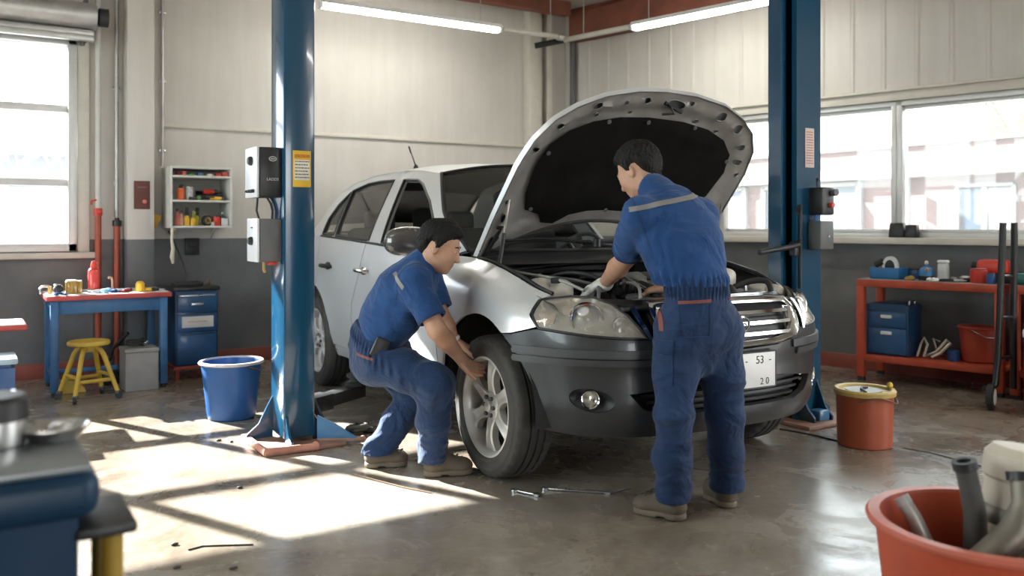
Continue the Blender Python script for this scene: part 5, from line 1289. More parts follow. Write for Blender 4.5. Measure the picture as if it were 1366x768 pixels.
MB().tube([(0, 0, 0), (0, 0, .085), (-.008, 0, .105), (-.03, 0, .108)], .009, 10).build('elbow', pm('copper_pink', (.50, .27, .18), .4, .6), t); MB().lathe([(.013, 0), (.013, .02), (0, .02)], 12).build('nut', STEEL, t)
for px, dy, mt, lb, sd in ((152, .08, pm('rag_navy', (.012, .05, .16), .9), 'navy rag at the front of the rag heap', 31), (160, .14, pm('rag_pale', (.35, .50, .62), .9), 'pale blue rag on the rag heap', 35), (168, .08, pm('rag_wine', (.16, .02, .02), .9), 'wine red rag at the front right of the rag heap', 37), (173, .16, DRED, 'dark red rag behind the wine red one', 39)):
    bundle('rag', lb, 'rag', tp_(px, dy), mt, None, sd, .036, G)
t = thing('knob', 'round yellow knob with flat base near the right end of the bench top', 'knob', tp_(187, .12), 0, G)
MB().lathe([(0, 0), (.034, 0), (.034, .05), (.030, .065), (.018, .078), (0, .08)], 22).build('dome', YELP, t); MB().tube([(.03, 0, .012), (.075, -.01, .014), (.10, 0, .012)], [.014, .016, .008], 10).build('handle', YELP, t)
screwdriver('screwdriver', 'short black screwdriver near the right corner of the bench top', tp_(202, .10) + Vector((0, 0, .014)), .10, BLK, 'flat', G)
# ------------------------------------------------------------------ stool
t = thing('stool', 'yellow stool with round seat and castors before the workbench', 'stool', (.765, 6.90, 0), .25)
MB().lathe([(0, .388), (.135, .388), (.142, .394), (.142, .410), (.134, .418), (0, .418)], 40).build('seat', pm('stool_seat', (.62, .42, .06), .5, var=.12), t)
MB().lathe([(.05, .34), (.055, .385), (0, .386)], 20).build('hub', YEL, t)
for k in range(4):
    a = PI / 4 + k * PI / 2; c, s = math.cos(a), math.sin(a)
    q = MB(); P0, P1, P2 = Vector((.045 * c, .045 * s, .375)), Vector((.105 * c, .105 * s, .32)), Vector((.205 * c, .205 * s, .055))
    q.tube([P0, P0.lerp(P1, .7) + Vector((0, 0, .01)), P1, P2], [.017, .018, .018, .016], 8); lg = q.build('leg', YEL, t)
    q = MB(); q.lathe([(.0, -.012), (.024, -.012), (.026, 0), (.024, .012), (0, .012)], 18, Matrix.Translation((.215 * c, .215 * s, .0265)) @ Matrix.Rotation(a + .5, 4, 'Z') @ Matrix.Rotation(PI / 2, 4, 'X')); q.build('castor_wheel', BLK, lg)
    q = MB(); q.box((.208 * c, .208 * s, .048), (.03, .04, .022), a, bev=.004); q.build('castor_fork', DGREY, lg)
for k in range(4):
    a, b = PI / 4 + k * PI / 2, PI / 4 + (k + 1) * PI / 2; r = .158; z = .17 if k % 2 else .14
    MB().tube([(r * math.cos(a), r * math.sin(a), z), (r * math.cos(b), r * math.sin(b), z)], .014, 8).build('rung', YEL, t)
# things under the bench
t = thing('metal_box', 'grey metal box under the right end of the blue workbench', 'box', (1.138, 7.13, 0), .03)
MB().box((0, 0, .145), (.235, .25, .29), bev=.008).build('body', GREY, t); MB().box((0, 0, .303), (.245, .26, .028), bev=.006).build('lid', GREY, t)
t = thing('hose_coil', 'small black hose coil lying on the grey metal box', 'hose', (1.115, 7.14, .3175))
MB().tube([(.055 * math.cos(a), .055 * math.sin(a) * .8, .015 + .010 * a / 3) for a in np.linspace(0, 4 * PI, 50)], .013, 8).build('coil', RUB, t); MB().cyl((.055, 0, .015), (.085, .02, .03), .016).build('coupling', STEEL, t)
t = thing('bar_heap', 'black lever jack standing under the workbench behind the stool', 'jack', (.98, 7.50, 0))
MB().box((0, 0, .05), (.14, .20, .10), bev=.02).build('base', BLKM, t); MB().tube([(-.02, 0, .09), (.02, -.05, .28), (.12, -.12, .40)], .014, 8).build('lever', BLKM, t); MB().lathe([(.04, .09), (.035, .2), (.05, .21), (0, .22)], 16).build('ram', DGREY, t)
t = thing('wheel_chock', 'yellow wedge lying on the floor behind the stool', 'wedge', (.70, 7.24, 0))
MB().prism([(-.08, 0), (.08, 0), (.07, .03), (-.03, .13), (-.06, .13)], -.05, .05, Matrix.Rotation(PI / 2, 4, 'X'), .005).build('wedge', YEL, t); MB().tube([(-.045, -.03, .13), (-.045, -.03, .15), (-.045, .03, .15), (-.045, .03, .13)], .006, 8).build('handle', DGREY, t)
# ------------------------------------------------------------------ blue drawer cabinet
t = thing('drawer_cabinet', 'dark blue drawer cabinet on an orange base right of the workbench', 'cabinet', (1.600, 7.50, 0)); w_, dp, zb, zt_ = .335, .42, .115, .72
MB().box((0, 0, (zb + zt_) / 2), (w_, dp, zt_ - zb), bev=.006).build('body', BLUED, t)
MB().box((0, 0, zt_ + .014), (w_ + .03, dp + .03, .028), bev=.006).build('top', BLKM, t)
MB().box((0, 0, zb - .014), (w_ + .02, dp + .02, .028), bev=.004).build('plinth', REDB, t)
for sx in (-1, 1):
    for sy in (-1, 1): MB().box((sx * (w_ / 2 - .02), sy * (dp / 2 - .02), .051), (.03, .03, .102), bev=.003).build('foot', REDB, t)
fy = -dp / 2
for z0, z1 in ((.545, .695), (.395, .53)):
    q = MB(); q.box((0, fy - .008, (z0 + z1) / 2), (w_ - .03, .018, z1 - z0), bev=.005); d = q.build('drawer', BLUE, t)
    if z0 > .5:
        q = MB(); q.box((0, fy - .026, .612), (.10, .018, .022), bev=.004); q.build('handle', STEEL, d); q = MB(); q.box((0, fy - .020, .680), (.28, .010, .012), bev=.003); q.build('edge_strip', STEEL, d)
    else:
        q = MB(); q.box((.005, fy - .019, .468), (.245, .004, .09), bev=.001); cdo = q.build('label_card', PAPER, d)
        q = MB(); rnd = random.Random(2); x = -.075
        while x < .07: w2 = rnd.uniform(.008, .02); q.box((x + w2 / 2, fy - .0215, .470), (w2, .001, .007)); x += w2 + .005
        q.build('label_lines', pm('label_print', (.55, .30, .15), .6), cdo)
q = MB(); q.box((0, fy - .008, .255), (w_ - .03, .018, .255), bev=.005); d = q.build('door', BLUE, t)
q = MB(); q.box((0, fy - .020, .372), (.26, .010, .012), bev=.003); q.build('edge_strip', BLUED, d)
t = thing('tool_tray', 'black tool tray on top of the dark blue drawer cabinet', 'tray', (1.56, 7.46, .7485), .05)
MB().box((0, 0, .006), (.22, .16, .012), bev=.004).build('base', BLK, t)
for a, b, c, d in ((0, -.075, .22, .012), (0, .075, .22, .012), (-.105, 0, .012, .16), (.105, 0, .012, .16)): MB().box((a, b, .020), (c, d, .028), bev=.003).build('side', BLK, t)
o = tag(MB().tube([(1.600, 7.56, .752), (1.595, 7.60, .79), (1.575, 7.70, .93), (1.535, 7.84, 1.10), (1.505, 7.93, 1.20)], .006, 8).build('cable', BLK), 'thin black cable running from the drawer cabinet up towards the shelf', 'cable')
can('pin', 'small brown peg on the right of the drawer cabinet top', 'peg', (1.735, 7.47, .7485), .014, .05, pm('peg_brown', (.14, .06, .04), .5), pm('peg_brown', (.14, .06, .04), .5))
# ------------------------------------------------------------------ blue bins
t = bucket('waste_bin', 'round blue plastic bin with a worn white rim left of the lift post', (1.475, 5.73, 0), .150, .190, .372, BLUEP, pm('worn_rim', (.55, .50, .47), .5, var=.25, scale=14), 'bin')
q = MB(); q.tube([(.05, -.198, .345), (.09, -.215, .335), (.13, -.200, .32), (.16, -.150, .335)], .006, 8); q.build('wire_handle', BLKM, t)
t = thing('storage_bin', 'square blue plastic bin with a pale lid at the left edge', 'bin', (.07, 6.02, 0))
MB().prism([(-.19, -.15), (.19, -.15), (.19, .15), (-.19, .15)], 0, .43, None, .02).build('body', BLUEP, t); MB().box((0, 0, .448), (.41, .33, .036), bev=.012).build('lid', pm('lid_pale_blue', (.42, .55, .66), .4), t)
t = thing('side_table', 'low white topped table with a red edge at the left edge of the room', 'table', (-.10, 6.55, 0))
q = MB(); q.box((0, 0, .595), (.90, .44, .035), bev=.012, seg=3); tp = q.build('tabletop', REDT, t); q = MB(); q.box((0, 0, .6135), (.87, .41, .003)); q.build('top_sheet', LWHITE, tp)
for sx, sy in ((-.40, -.16), (-.40, .16), (.02, -.16), (.02, .16)): q = MB(); q.box((sx, sy, .288), (.045, .045, .577), bev=.004); q.build('leg', DGREY, t)
# ------------------------------------------------------------------ right bench (parallel to the window wall)
BT0, BT1, BN, BD, BZ = 3.56, t_of(1338, .52), .515, .45, .815
def bench(name, label, t0, t1, shelf=True):
    L = t1 - t0; c = WR((t0 + t1) / 2, BN - BD / 2); t = thing(name, label, 'workbench', c, RWZ)
    q = MB(); q.box((0, 0, BZ - .03), (L, BD, .06), bev=.006); tp = q.build('tabletop', REDB, t)
    q = MB(); q.box((0, 0, BZ + .0012), (L - .02, BD - .02, .003)); q.build('top_sheet', pm('worn_steel', (.42, .40, .38), .4, .3, var=.2), tp)
    for sx in (-1, 1):
        for sy in (-1, 1):
            q = MB(); q.box((sx * (L / 2 - .03), sy * (BD / 2 - .03), .395), (.06, .06, .73), bev=.005); lg = q.build('leg', REDB, t); MB().box((sx * (L / 2 - .03), sy * (BD / 2 - .03), .015), (.05, .05, .03), bev=.004).build('foot', BLK, lg)
    q = MB(); q.box((0, 0, .185), (L - .06, BD - .02, .05), bev=.005); q.build('lower_shelf', REDB, t)
    return t
bench('workbench', 'orange red workbench with a loaded lower shelf under the right windows', BT0, BT1)
bench('workbench', 'further orange red workbench cut off by the right edge', BT1 + .04, BT1 + 1.0)
SZ = .2115; TZ = BZ + .0035
def bw(px, n, z):
    return WR(t_of(px, n), n, z)
G = 'things on the lower shelf of the red workbench'
# blue chest on the lower shelf
ca, cb_ = t_of(1156, .44), t_of(1212, .44); cl = cb_ - ca
t = thing('drawer_chest', 'dark blue two drawer chest on the lower shelf of the right workbench', 'toolbox', WR((ca + cb_) / 2, .30, SZ), RWZ, G)
q = MB(); q.box((0, 0, .18), (cl, .28, .36), bev=.010); q.build('body', BLUED, t)
q = MB(); q.prism([(-cl / 2 - .006, .355), (cl / 2 + .006, .355), (cl / 2 + .006, .39), (cl / 2 - .03, .41), (-cl / 2 + .03, .41), (-cl / 2 - .006, .39)], -.145, .145, Matrix.Rotation(PI / 2, 4, 'X'), .004); q.build('lid', BLUED, t)
for z0, z1 in ((.225, .345), (.015, .215)):
    q = MB(); q.box((0, -.146, (z0 + z1) / 2), (cl - .03, .016, z1 - z0), bev=.005); d = q.build('drawer', BLUE, t); q = MB(); q.box((0, -.162, z1 - .035), (.085, .02, .026), bev=.005); q.build('handle', LWHITE, d)
q = MB(); q.tube([(cl / 2 - .03, -.06, .38), (cl / 2 - .02, -.06, .43), (cl / 2 - .02, .06, .43), (cl / 2 - .03, .06, .38)], .008, 8); q.build('carry_handle', STEEL, t)
# wire frame, cup, red tub
t = thing('clamp_rack', 'bent pale steel bracket lying on the lower shelf beside the blue chest', 'bracket', bw(1245, .34, SZ), RWZ, G)
q = MB(); q.tube([(-.10, -.06, .012), (-.10, .02, .10), (-.075, .02, .15), (-.05, .02, .10), (-.05, -.06, .012)], .010, 8); q.build('loop', pm('bracket_cream', (.62, .56, .46), .45, .3), t)
q = MB(); q.tube([(-.06, 0, .012), (.02, .0, .05), (.10, .0, .15), (.125, .0, .13), (.06, -.02, .05), (.0, -.04, .012)], .012, 8); q.tube([(.02, .03, .05), (-.01, .03, .15), (.04, .03, .13)], .008, 8); q.build('arm', pm('bracket_cream', (.62, .56, .46), .45, .3), t)
can('cup', 'small blue cup on the lower shelf left of the red tub', 'cup', bw(1272, .36, SZ), .042, .085, BLUEP, BLUEP, G, False)
c_ = bw(1306, .27, SZ)
t = bucket('tub', 'red plastic tub on the lower shelf of the right workbench', tuple(c_), .118, .135, .27, REDP, REDP, 'bucket', .006, G); MB().tube([(-.145, -.02, .25), (-.10, -.11, .20), (.02, -.148, .19), (.12, -.09, .21), (.145, 0, .25)], .004, 8).build('handle', STEEL, t)
# on the bench top
G = 'things on the top of the red workbench'
a_, b_ = t_of(1159, .46), t_of(1198, .46); tl = b_ - a_
t = thing('tool_tray', 'open blue plastic tray of tools on the right workbench', 'tray', WR((a_ + b_) / 2, .34, TZ), RWZ, G)
q = MB(); q.box((0, 0, .006), (tl, .20, .012), bev=.003)
for sx in (-1, 1): q.box((sx * (tl / 2 - .004), 0, .045), (.008, .20, .09), bev=.002)
for sy in (-1, 1): q.box((0, sy * .096, .045), (tl, .008, .09), bev=.002)
q.build('tub', pm('tray_blue', (.02, .14, .33), .4), t); MB().box((tl / 2 + .004, 0, .075), (.012, .09, .02), bev=.004).build('grip', pm('tray_blue', (.02, .14, .33), .4), t)
p = bw(1188, .335, TZ + .0125)
t = thing('tape_roll', 'black and white tape roll standing in the blue tray', 'tape', p, RWZ, G)
M = Matrix.Translation((0, 0, .083)) @ Matrix.Rotation(PI / 2, 4, 'X'); MB().lathe([(.055, -.022), (.083, -.022), (.083, .022), (.055, .022)], 32, M @ Matrix.Diagonal((.72, 1, 1, 1)), closed=True).build('tape', LWHITE, t); MB().lathe([(.0, -.018), (.055, -.018), (.055, .018), (0, .018)], 28, M @ Matrix.Diagonal((.72, 1, 1, 1))).build('core', BLK, t)
t = thing('mallet', 'black rubber mallet head leaning out of the blue tray', 'mallet', bw(1173, .345, TZ + .016), RWZ, G)
MB().tube([(-.03, 0, .09), (.03, 0, .12)], [.026, .028], 14).build('head', RUB, t); MB().tube([(0, 0, .10), (.006, 0, .05), (.03, 0, .012)], .010, 8).build('handle', pm('wood', (.36, .22, .11), .6), t)
t = thing('blue_caddy', 'second small blue tray behind the first on the right workbench', 'tray', bw(1214, .16, TZ), RWZ, G); q = MB(); q.box((0, 0, .035), (.16, .14, .07), bev=.01); q.build('tub', BLUE, t); q = MB(); q.box((0, 0, .073), (.15, .13, .006)); q.build('inside', BLK, t)
bundle('sponge', 'ochre sponge in front of the small blue tray', 'sponge', bw(1217, .42, TZ), pm('ochre', (.34, .22, .05), .9), None, 51, .045, G)
t = thing('oil_can', 'blue oil can with pale spout and dark base on the right workbench', 'oil can', bw(1236, .36, TZ), RWZ - .9, G)
MB().lathe([(0, 0), (.055, 0), (.057, .005), (.057, .035), (0, .035)], 26).build('base', BLKM, t); MB().lathe([(.055, .035), (.055, .075), (.04, .095), (.018, .105), (.014, .125), (0, .125)], 26).build('body', pm('oil_blue', (.04, .20, .42), .35), t); MB().ball((0, 0, .135), (.016, .016, .018), 14, 8).build('cap', pm('pale_wood', (.66, .58, .48), .5), t); MB().tube([(.03, -.01, .08), (.07, -.02, .09), (.09, -.03, .085)], [.014, .012, .009], 10).build('spout', pm('spout_orange', (.5, .2, .08), .5), t)
bundle('rag', 'flat white rag beside the blue oil can', 'rag', bw(1247, .47, TZ), LWHITE, None, 61, .040, G)
t = thing('bottle', 'clear plastic bottle with white cap standing on the right workbench', 'bottle', bw(1258.5, .36, TZ), RWZ, G)
MB().box((0, 0, .068), (.076, .06, .136), bev=.014, seg=3).build('body', pm('clear_bottle', (.62, .63, .63), .2, var=.1, scale=20, coat=.4), t); MB().box((0, 0, .148), (.078, .062, .024), bev=.010, seg=3).build('cap', LWHITE, t)
pliers('pliers', 'black handled pliers lying right of the clear bottle', bw(1274, .42, TZ), RWZ, BLK, .2, G); pliers('pliers', 'steel pliers lying behind the black handled ones', bw(1270, .20, TZ), RWZ, DGREY, .2, G)
power_tool('air_gun', 'grey air gun lying left of the red drill', bw(1288, .30, TZ), RWZ + 2.9, GALV, BLK, .5, G)
can('paint_pot', 'short red pot on the right workbench in front of the red drill', 'pot', bw(1306, .40, TZ), .060, .105, RED, DRED, G)
can('cup', 'small blue cup beside the short red pot', 'cup', bw(1322, .46, TZ), .030, .078, BLUEP, BLK, G)
t = thing('jerrycan', 'rounded red canister lying behind the red pot on the right workbench', 'canister', bw(1326, .24, TZ), RWZ, G)
MB().box((0, 0, .115), (.22, .14, .11), bev=.035, seg=4).build('body', RED, t); MB().box((0, 0, .03), (.18, .12, .06), bev=.015).build('foot', BLK, t); MB().cyl((-.11, 0, .12), (-.15, 0, .125), .03).build('spout', BLK, t)
# further bench's tools at the edge
power_tool('impact_wrench', 'black and green impact wrench at the right edge of the bench', bw(1368, .44, TZ), RWZ + .3, pm('tool_teal', (.02, .12, .10), .5), BLK, 1.0, G)
power_tool('drill', 'large black drill standing high at the right edge of the picture', bw(1380, .26, TZ), RWZ + .3, BLKM, DGREY, 1.0, G)
# black blocks on the window sill
for px, n_, s_, lb in ((1197.5, .05, (.125, .08, .115), 'larger black block on the sill below the window mullion'), (1217, .05, (.10, .08, .10), 'smaller black block on the sill right of the mullion')):
    t = thing('block', lb, 'box', WR(t_of(px, n_), n_, RZ0 + .0065), RWZ, 'black blocks on the window sill'); MB().box((0, 0, s_[2] / 2), s_, bev=.006, taper=.88).build('case', BLKM, t); q = MB(); q.box((0, 0, s_[2] + .002), (s_[0] * .8, s_[1] * .8, .006), bev=.001); q.build('lid', BLK, t)
# hand truck with two uprights, wheel on the floor
p1 = at(1336, 300, 5.86); p2 = at(1353, 300, 5.92)
t = thing('hand_truck', 'black hand truck with tall uprights standing before the right workbench', 'hand truck', (p1.x, p1.y, 0), RWZ)
inv = Matrix.Rotation(-RWZ, 4, 'Z') @ Matrix.Translation((-p1.x, -p1.y, 0)); q2 = inv @ Vector((p2.x, p2.y, 0)); w2 = q2
pt = lambda px, py, d: inv @ at(px, py, d)
MB().tube([pt(1338, 297, 5.86), pt(1337, 330, 5.86), pt(1333, 440, 5.86), pt(1331, 480, 5.86), pt(1328, 512, 5.86), pt(1321, 519, 5.86), pt(1312, 518, 5.86)], .022, 10).build('upright', BLKM, t)
MB().tube([pt(1353, 297, 5.92), pt(1353, 330, 5.92), pt(1352, 420, 5.92), pt(1352, 518, 5.92)], .022, 10).build('upright', BLKM, t)
for y in (.35, .62, .9): MB().tube([pt(1334, 300 + (EYE - y) * F / 5.86, 5.86), pt(1352, 300 + (EYE - y) * F / 5.92, 5.92)], .012, 8).build('crossbar', BLKM, t)
wc = pt(1322, 0, 5.86); wc = Vector((wc.x, wc.y, .088))
M = Matrix.Translation(wc) @ Matrix.Rotation(rad(77 + 20), 4, 'Z') @ Matrix.Rotation(PI / 2, 4, 'X')
wo = MB().lathe([(.03, -.024), (.070, -.024), (.086, -.018), (.086, .018), (.070, .024), (.03, .024)], 32, M).build('wheel', RUB, t)
MB().lathe([(0, -.028), (.055, -.026), (.062, -.018), (.062, .018), (.055, .026), (0, .028)], 28, M).build('wheel_hub', LWHITE, wo)
# dark red cool box at the right edge
t = thing('cool_box', 'dark red cool box with a white band standing at the right edge', 'cool box', WR(t_of(1345, 1.0) + .33, .80), RWZ)
q = MB(); q.box((0, 0, .25), (.50, .36, .50), bev=.02, seg=3); q.build('body', DRED, t); q = MB(); q.box((0, 0, .53), (.51, .37, .06), bev=.015); q.build('band', LWHITE, t); q = MB(); q.box((0, 0, .585), (.50, .36, .06), bev=.022, seg=3); q.build('lid', RED, t); MB().tube([(-.26, -.05, .54), (-.28, -.05, .46), (-.28, .05, .46), (-.26, .05, .54)], .010, 8).build('handle', BLK, t)
# ------------------------------------------------------------------ orange bucket with yellow lid
t = thing('bucket', 'orange red bucket with a dirty yellow lid right of the car', 'bucket', (4.345, 3.09, 0))
MB().lathe([(0, 0), (.142, 0), (.147, .006), (.155, .295), (.146, .300), (0, .300)], 48).build('body', ORG, t)
ld = MB(); ld.lathe([(.156, .288), (.166, .290), (.168, .312), (.160, .322), (.140, .320), (.132, .306), (0, .304)], 48); lo_ = ld.build('lid', YELL, t)
MB().lathe([(0, .304), (.10, .304), (.10, .309), (0, .309)], 36, Matrix.Translation((.005, .01, 0.002))).build('lid_insert', pm('insert_grey', (.30, .31, .25), .35, var=.35, scale=12), lo_)
q = MB(); q.tube([(-.10, -.08, .318), (-.06, -.02, .324), (0, .02, .320), (.05, .02, .316)], .007, 8); q.build('strap', BLK, lo_); q = MB(); q.ball((.125, -.075, .334), (.018, .016, .020), 14, 8); q.build('bung', YEL, lo_)
MB().tube([(.172 * math.cos(a), .172 * math.sin(a), .27 + .022 * math.cos(3 * a)) for a in np.linspace(-2.7, -.5, 26)], .004, 8).build('wire_handle', pm('wire_brown', (.16, .10, .06), .5, .5), t)
# ------------------------------------------------------------------ foreground: blue tool trolley, red bucket of parts
t = thing('tool_trolley', 'blue tool trolley with a rounded grey rim in the near left corner', 'trolley', (-.16, 1.81, 0)); hx, hy = .345, .155
MB().box((0, 0, .39), (2 * hx - .03, 2 * hy - .02, .74), bev=.012).build('cabinet', pm('trolley_blue', (.005, .024, .055), .5, var=.15, spec=.15), t)
q = MB(); q.box((0, 0, .785), (2 * hx + .035, 2 * hy + .03, .085), bev=.032, seg=4); rm = q.build('rim', pm('trolley_rim', (.007, .030, .062), .45, var=.15, spec=.25), t)
q = MB(); q.box((0, 0, .830), (2 * hx + .005, 2 * hy, .012), bev=.004); q.build('top_tray', pm('tray_grey', (.20, .215, .22), .35, .4, var=.15), rm)
for sx in (-1, 1):
    for sy in (-1, 1): q = MB(); q.lathe([(0, -.015), (.022, -.015), (.022, .015), (0, .015)], 16, Matrix.Translation((sx * (hx - .05), sy * (hy - .05), .022)) @ Matrix.Rotation(PI / 2, 4, 'X')); q.build('castor_wheel', BLK, t)
q = MB(); q.tube([(.385, -.12, .02), (.385, -.12, .70), (.385, .02, .70), (.385, .02, .02)], .019, 10); q.build('side_rail', pm('rail_yellow', (.27, .165, .014), .45, var=.15), t)
q = MB(); q.box((.375, -.05, .712), (.10, .20, .022), bev=.008); q.build('rail_cap', BLK, t)
t = thing('grease_cap', 'black capped metal jar on the near blue trolley', 'jar', at(-8, 628, 1.62)); t.location.z = .8365
MB().lathe([(0, 0), (.052, 0), (.055, .01), (.055, .055), (.04, .065), (0, .065)], 26).build('body', STEEL, t); MB().lathe([(.058, .05), (.058, .085), (.05, .095), (0, .095)], 26).build('cap', BLK, t)
t = thing('drip_dish', 'round steel dish on the near blue trolley', 'dish', at(72, 622, 1.68)); t.location.z = .8365
MB().lathe([(0, 0), (.045, 0), (.062, .022), (.066, .024), (.062, .026), (.042, .006), (0, .006)], 30).build('bowl', STEEL, t); MB().ball((.01, 0, .018), (.020, .020, .014), 14, 8).build('magnet', pm('pale_magnet', (.6, .6, .58), .3, .5), t)
t = thing('socket_piece', 'short steel socket piece at the back of the near blue trolley', 'socket', at(8, 596, 1.82)); t.location.z = .8365
MB().lathe([(0, 0), (.026, 0), (.026, .04), (.018, .045), (0, .045)], 20).build('body', STEEL, t); MB().lathe([(.018, .045), (.018, .065), (.010, .066), (.010, .05), (0, .05)], 20).build('drive_end', CHROME, t)
bc = at(1322, 690, 2.34)
t = bucket('bucket', 'large terracotta red bucket full of scrap parts in the near right corner', (bc.x, bc.y, 0), .245, .292, .452, pm('terracotta', (.46, .075, .032), .42, var=.1), pm('terracotta_rim', (.52, .13, .085), .45, var=.1), 'bucket', .014, None, None, .020)
q = MB(); q.lathe([(0, .28), (.26, .28), (.26, .285), (0, .29)], 36); q.build('oily_bottom', pm('oily', (.03, .02, .015), .4), t)
def part(name, label, path, r, mat, tip=None, cat='car part'):
    o = thing(name, label, cat, (bc.x, bc.y, .2875), -YAW, 'scrap parts in the near red bucket')
    MB().tube(path, r, 14).build('pipe', mat, o)
    if tip: MB().lathe([(tip[1] * 1.25, -.012), (tip[1] * 1.25, .012), (tip[1] * .7, .012), (tip[1] * .7, -.012)], 18, Matrix.Translation(path[-1]) @ (Vector(path[-1]) - Vector(path[-2])).to_track_quat('Z', 'Y').to_matrix().to_4x4(), closed=True).build('flange', tip[0], o)
    return o
OLD = pm('old_alloy', (.23, .21, .17), .5, .5, var=.3); CREM = pm('cream_plastic', (.58, .52, .42), .5, var=.1)
part('exhaust_elbow', 'thick grey exhaust elbow sweeping up to the right in the near bucket', [(-.08, -.06, .05), (-.03, -.07, .10), (.03, -.06, .15), (.07, -.04, .22), (.07, -.02, .29)], [.042, .044, .042, .034, .028], OLD, (BLKM, .030))
part('pipe_stub', 'dark upright pipe stub with a black end in the near bucket', [(-.01, .06, .03), (-.015, .05, .16), (-.03, .05, .235), (-.045, .05, .30)], [.032, .030, .028, .028], pm('dark_rubber', (.06, .058, .05), .6), (BLK, .026))
part('rod', 'thin pale rod leaning at the left inside of the near bucket', [(-.11, .10, .03), (-.15, .13, .13), (-.17, .15, .17)], [.020, .022, .020], pm('pale_rod', (.4, .39, .36), .4, .5), (GALV, .018))
part('bracket_arm', 'black curved bracket arm at the right inside of the near bucket', [(.03, -.15, .03), (.10, -.14, .10), (.16, -.10, .13), (.19, -.05, .10)], [.024, .026, .024, .022], BLKM, (OLD, .024))
o = thing('housing', 'large cream plastic housing sticking out of the near bucket', 'car part', (bc.x, bc.y, .2875), -YAW, 'scrap parts in the near red bucket')
MB().lathe([(0, .02), (.075, .02), (.085, .06), (.085, .24), (.095, .25), (.095, .31), (.075, .335), (0, .34)], 32, Matrix.Translation((.105, .11, 0)) @ Matrix.Rotation(rad(8), 4, 'Y')).build('shell', CREM, o); MB().lathe([(.088, .12), (.094, .13), (.094, .16), (.088, .17)], 32, Matrix.Translation((.105, .11, 0)) @ Matrix.Rotation(rad(8), 4, 'Y'), closed=True).build('band', OLD, o)
part('hose_bend', 'grey corrugated hose bend lying low in the near bucket', [(-.19, -.02, .04), (-.16, -.10, .06), (-.09, -.165, .06), (-.04, -.19, .04)], [.026, .028, .028, .026], DGREY, (OLD, .03))
# ------------------------------------------------------------------ on the floor
def spanner(label, a, b, mat):
    a, b = Vector(a), Vector(b); L = (b - a).length; d = (b - a); t = thing('spanner', label, 'spanner', a.lerp(b, .5) + Vector((0, 0, .0005)), math.atan2(d.y, d.x), 'spanners on the floor')
    q = MB(); q.box((0, 0, .006), (L - .04, .013, .009), bev=.003); q.build('shaft', mat, t)
    MB().lathe([(.009, 0), (.018, 0), (.018, .011), (.009, .011)], 22, Matrix.Translation((-L / 2 + .012, 0, .0005)), closed=True).build('ring_end', mat, t)
    q = MB(); q.prism([(0, -.008), (.010, -.019), (.030, -.014), (.030, -.006), (.016, -.004), (.016, .006), (.030, .008), (.030, .015), (.010, .019), (0, .008)], 0, .011, Matrix.Translation((L / 2 - .022, 0, .0005)), .0015); q.build('open_jaw', mat, t)
spanner('short steel spanner on the floor nearest the front wheel', gnd(684, 655), gnd(718, 662), STEEL)
spanner('long steel spanner lying on the floor left of the standing mechanic', gnd(724, 653), gnd(812, 659), STEEL)
t = thing('floor_cable', 'thin dark wire lying by the long spanner near the standing mechanic\'s shoe', 'cable', gnd(812, 660)); p0 = gnd(812, 660)
tag(t, t['label'], 'cable'); MB().tube([gnd(px, py) - p0 + Vector((0, 0, .004)) for px, py in ((812, 660), (822, 656), (834, 653), (842, 652))], .004, 6).build('wire', BLK, t)
o = tag(MB().tube([gnd(px, py) + Vector((0, 0, .005)) for px, py in ((1040, 573), (1065, 577), (1090, 582), (1119, 589))], .005, 6).build('cable', BLK), 'black cable on the floor from the right lift post to the orange bucket', 'cable')
o = tag(MB().tube([gnd(px, py) + Vector((0, 0, .004)) for px, py in ((1205, 598), (1240, 604), (1300, 620), (1330, 628))], .003, 6).build('cable', DGREY), 'thin grey cable on the open floor right of the orange bucket', 'cable')
o = tag(MB().tube([gnd(px, py) + Vector((0, 0, .004)) for px, py in ((470, 633), (490, 638), (540, 651), (575, 658))], .0035, 6).build('wire', pm('wire_brown', (.16, .10, .06), .5)), 'thin brown wire on the sunlit floor near the crouching mechanic', 'wire')
o = tag(MB().tube([gnd(px, py) + Vector((0, 0, .003)) for px, py in ((251, 734), (270, 729), (300, 728), (338, 727))], .003, 6).build('wire', BLK), 'thin black wire on the floor in the near left shade', 'wire')
LUMP = pm('lump_black', (.035, .03, .026), .6, var=.3)
for px, py, lb in ((292, 588, 'small black crumb on the sunlit floor behind the left post foot'), (309, 590, 'dark flake on the sunlit floor beside the left post foot'), (320, 651, 'black nut lying alone in the middle of the sunlit floor'), (233, 727, 'black crumb at the near edge of the sunlit floor'), (311, 759, 'dark crumb on the floor at the bottom edge'), (236, 758, 'dark sliver on the floor near the yellow rail')):
    t = thing('crumb', lb, 'debris', gnd(px, py)); f = MB(); rnd = random.Random(px); f.ball((0, 0, .005), (rnd.uniform(.010, .018), rnd.uniform(.006, .010), .006), 10, 6); f.build('chip', LUMP, t)
t = thing('hose_heap', 'small dark heap of hose behind the left lift post foot', 'hose', (1.985, 4.87, 0))
MB().tube([(.05 * math.cos(a) + .02 * math.sin(2.3 * a), .04 * math.sin(a), .016 + .012 * a / 4) for a in np.linspace(0, 4.5 * PI, 60)], .014, 8).build('coil', pm('dark_rubber', (.06, .058, .05), .6), t); MB().cyl((.05, 0, .018), (.10, -.03, .018), .018).build('coupling', BLKM, t)
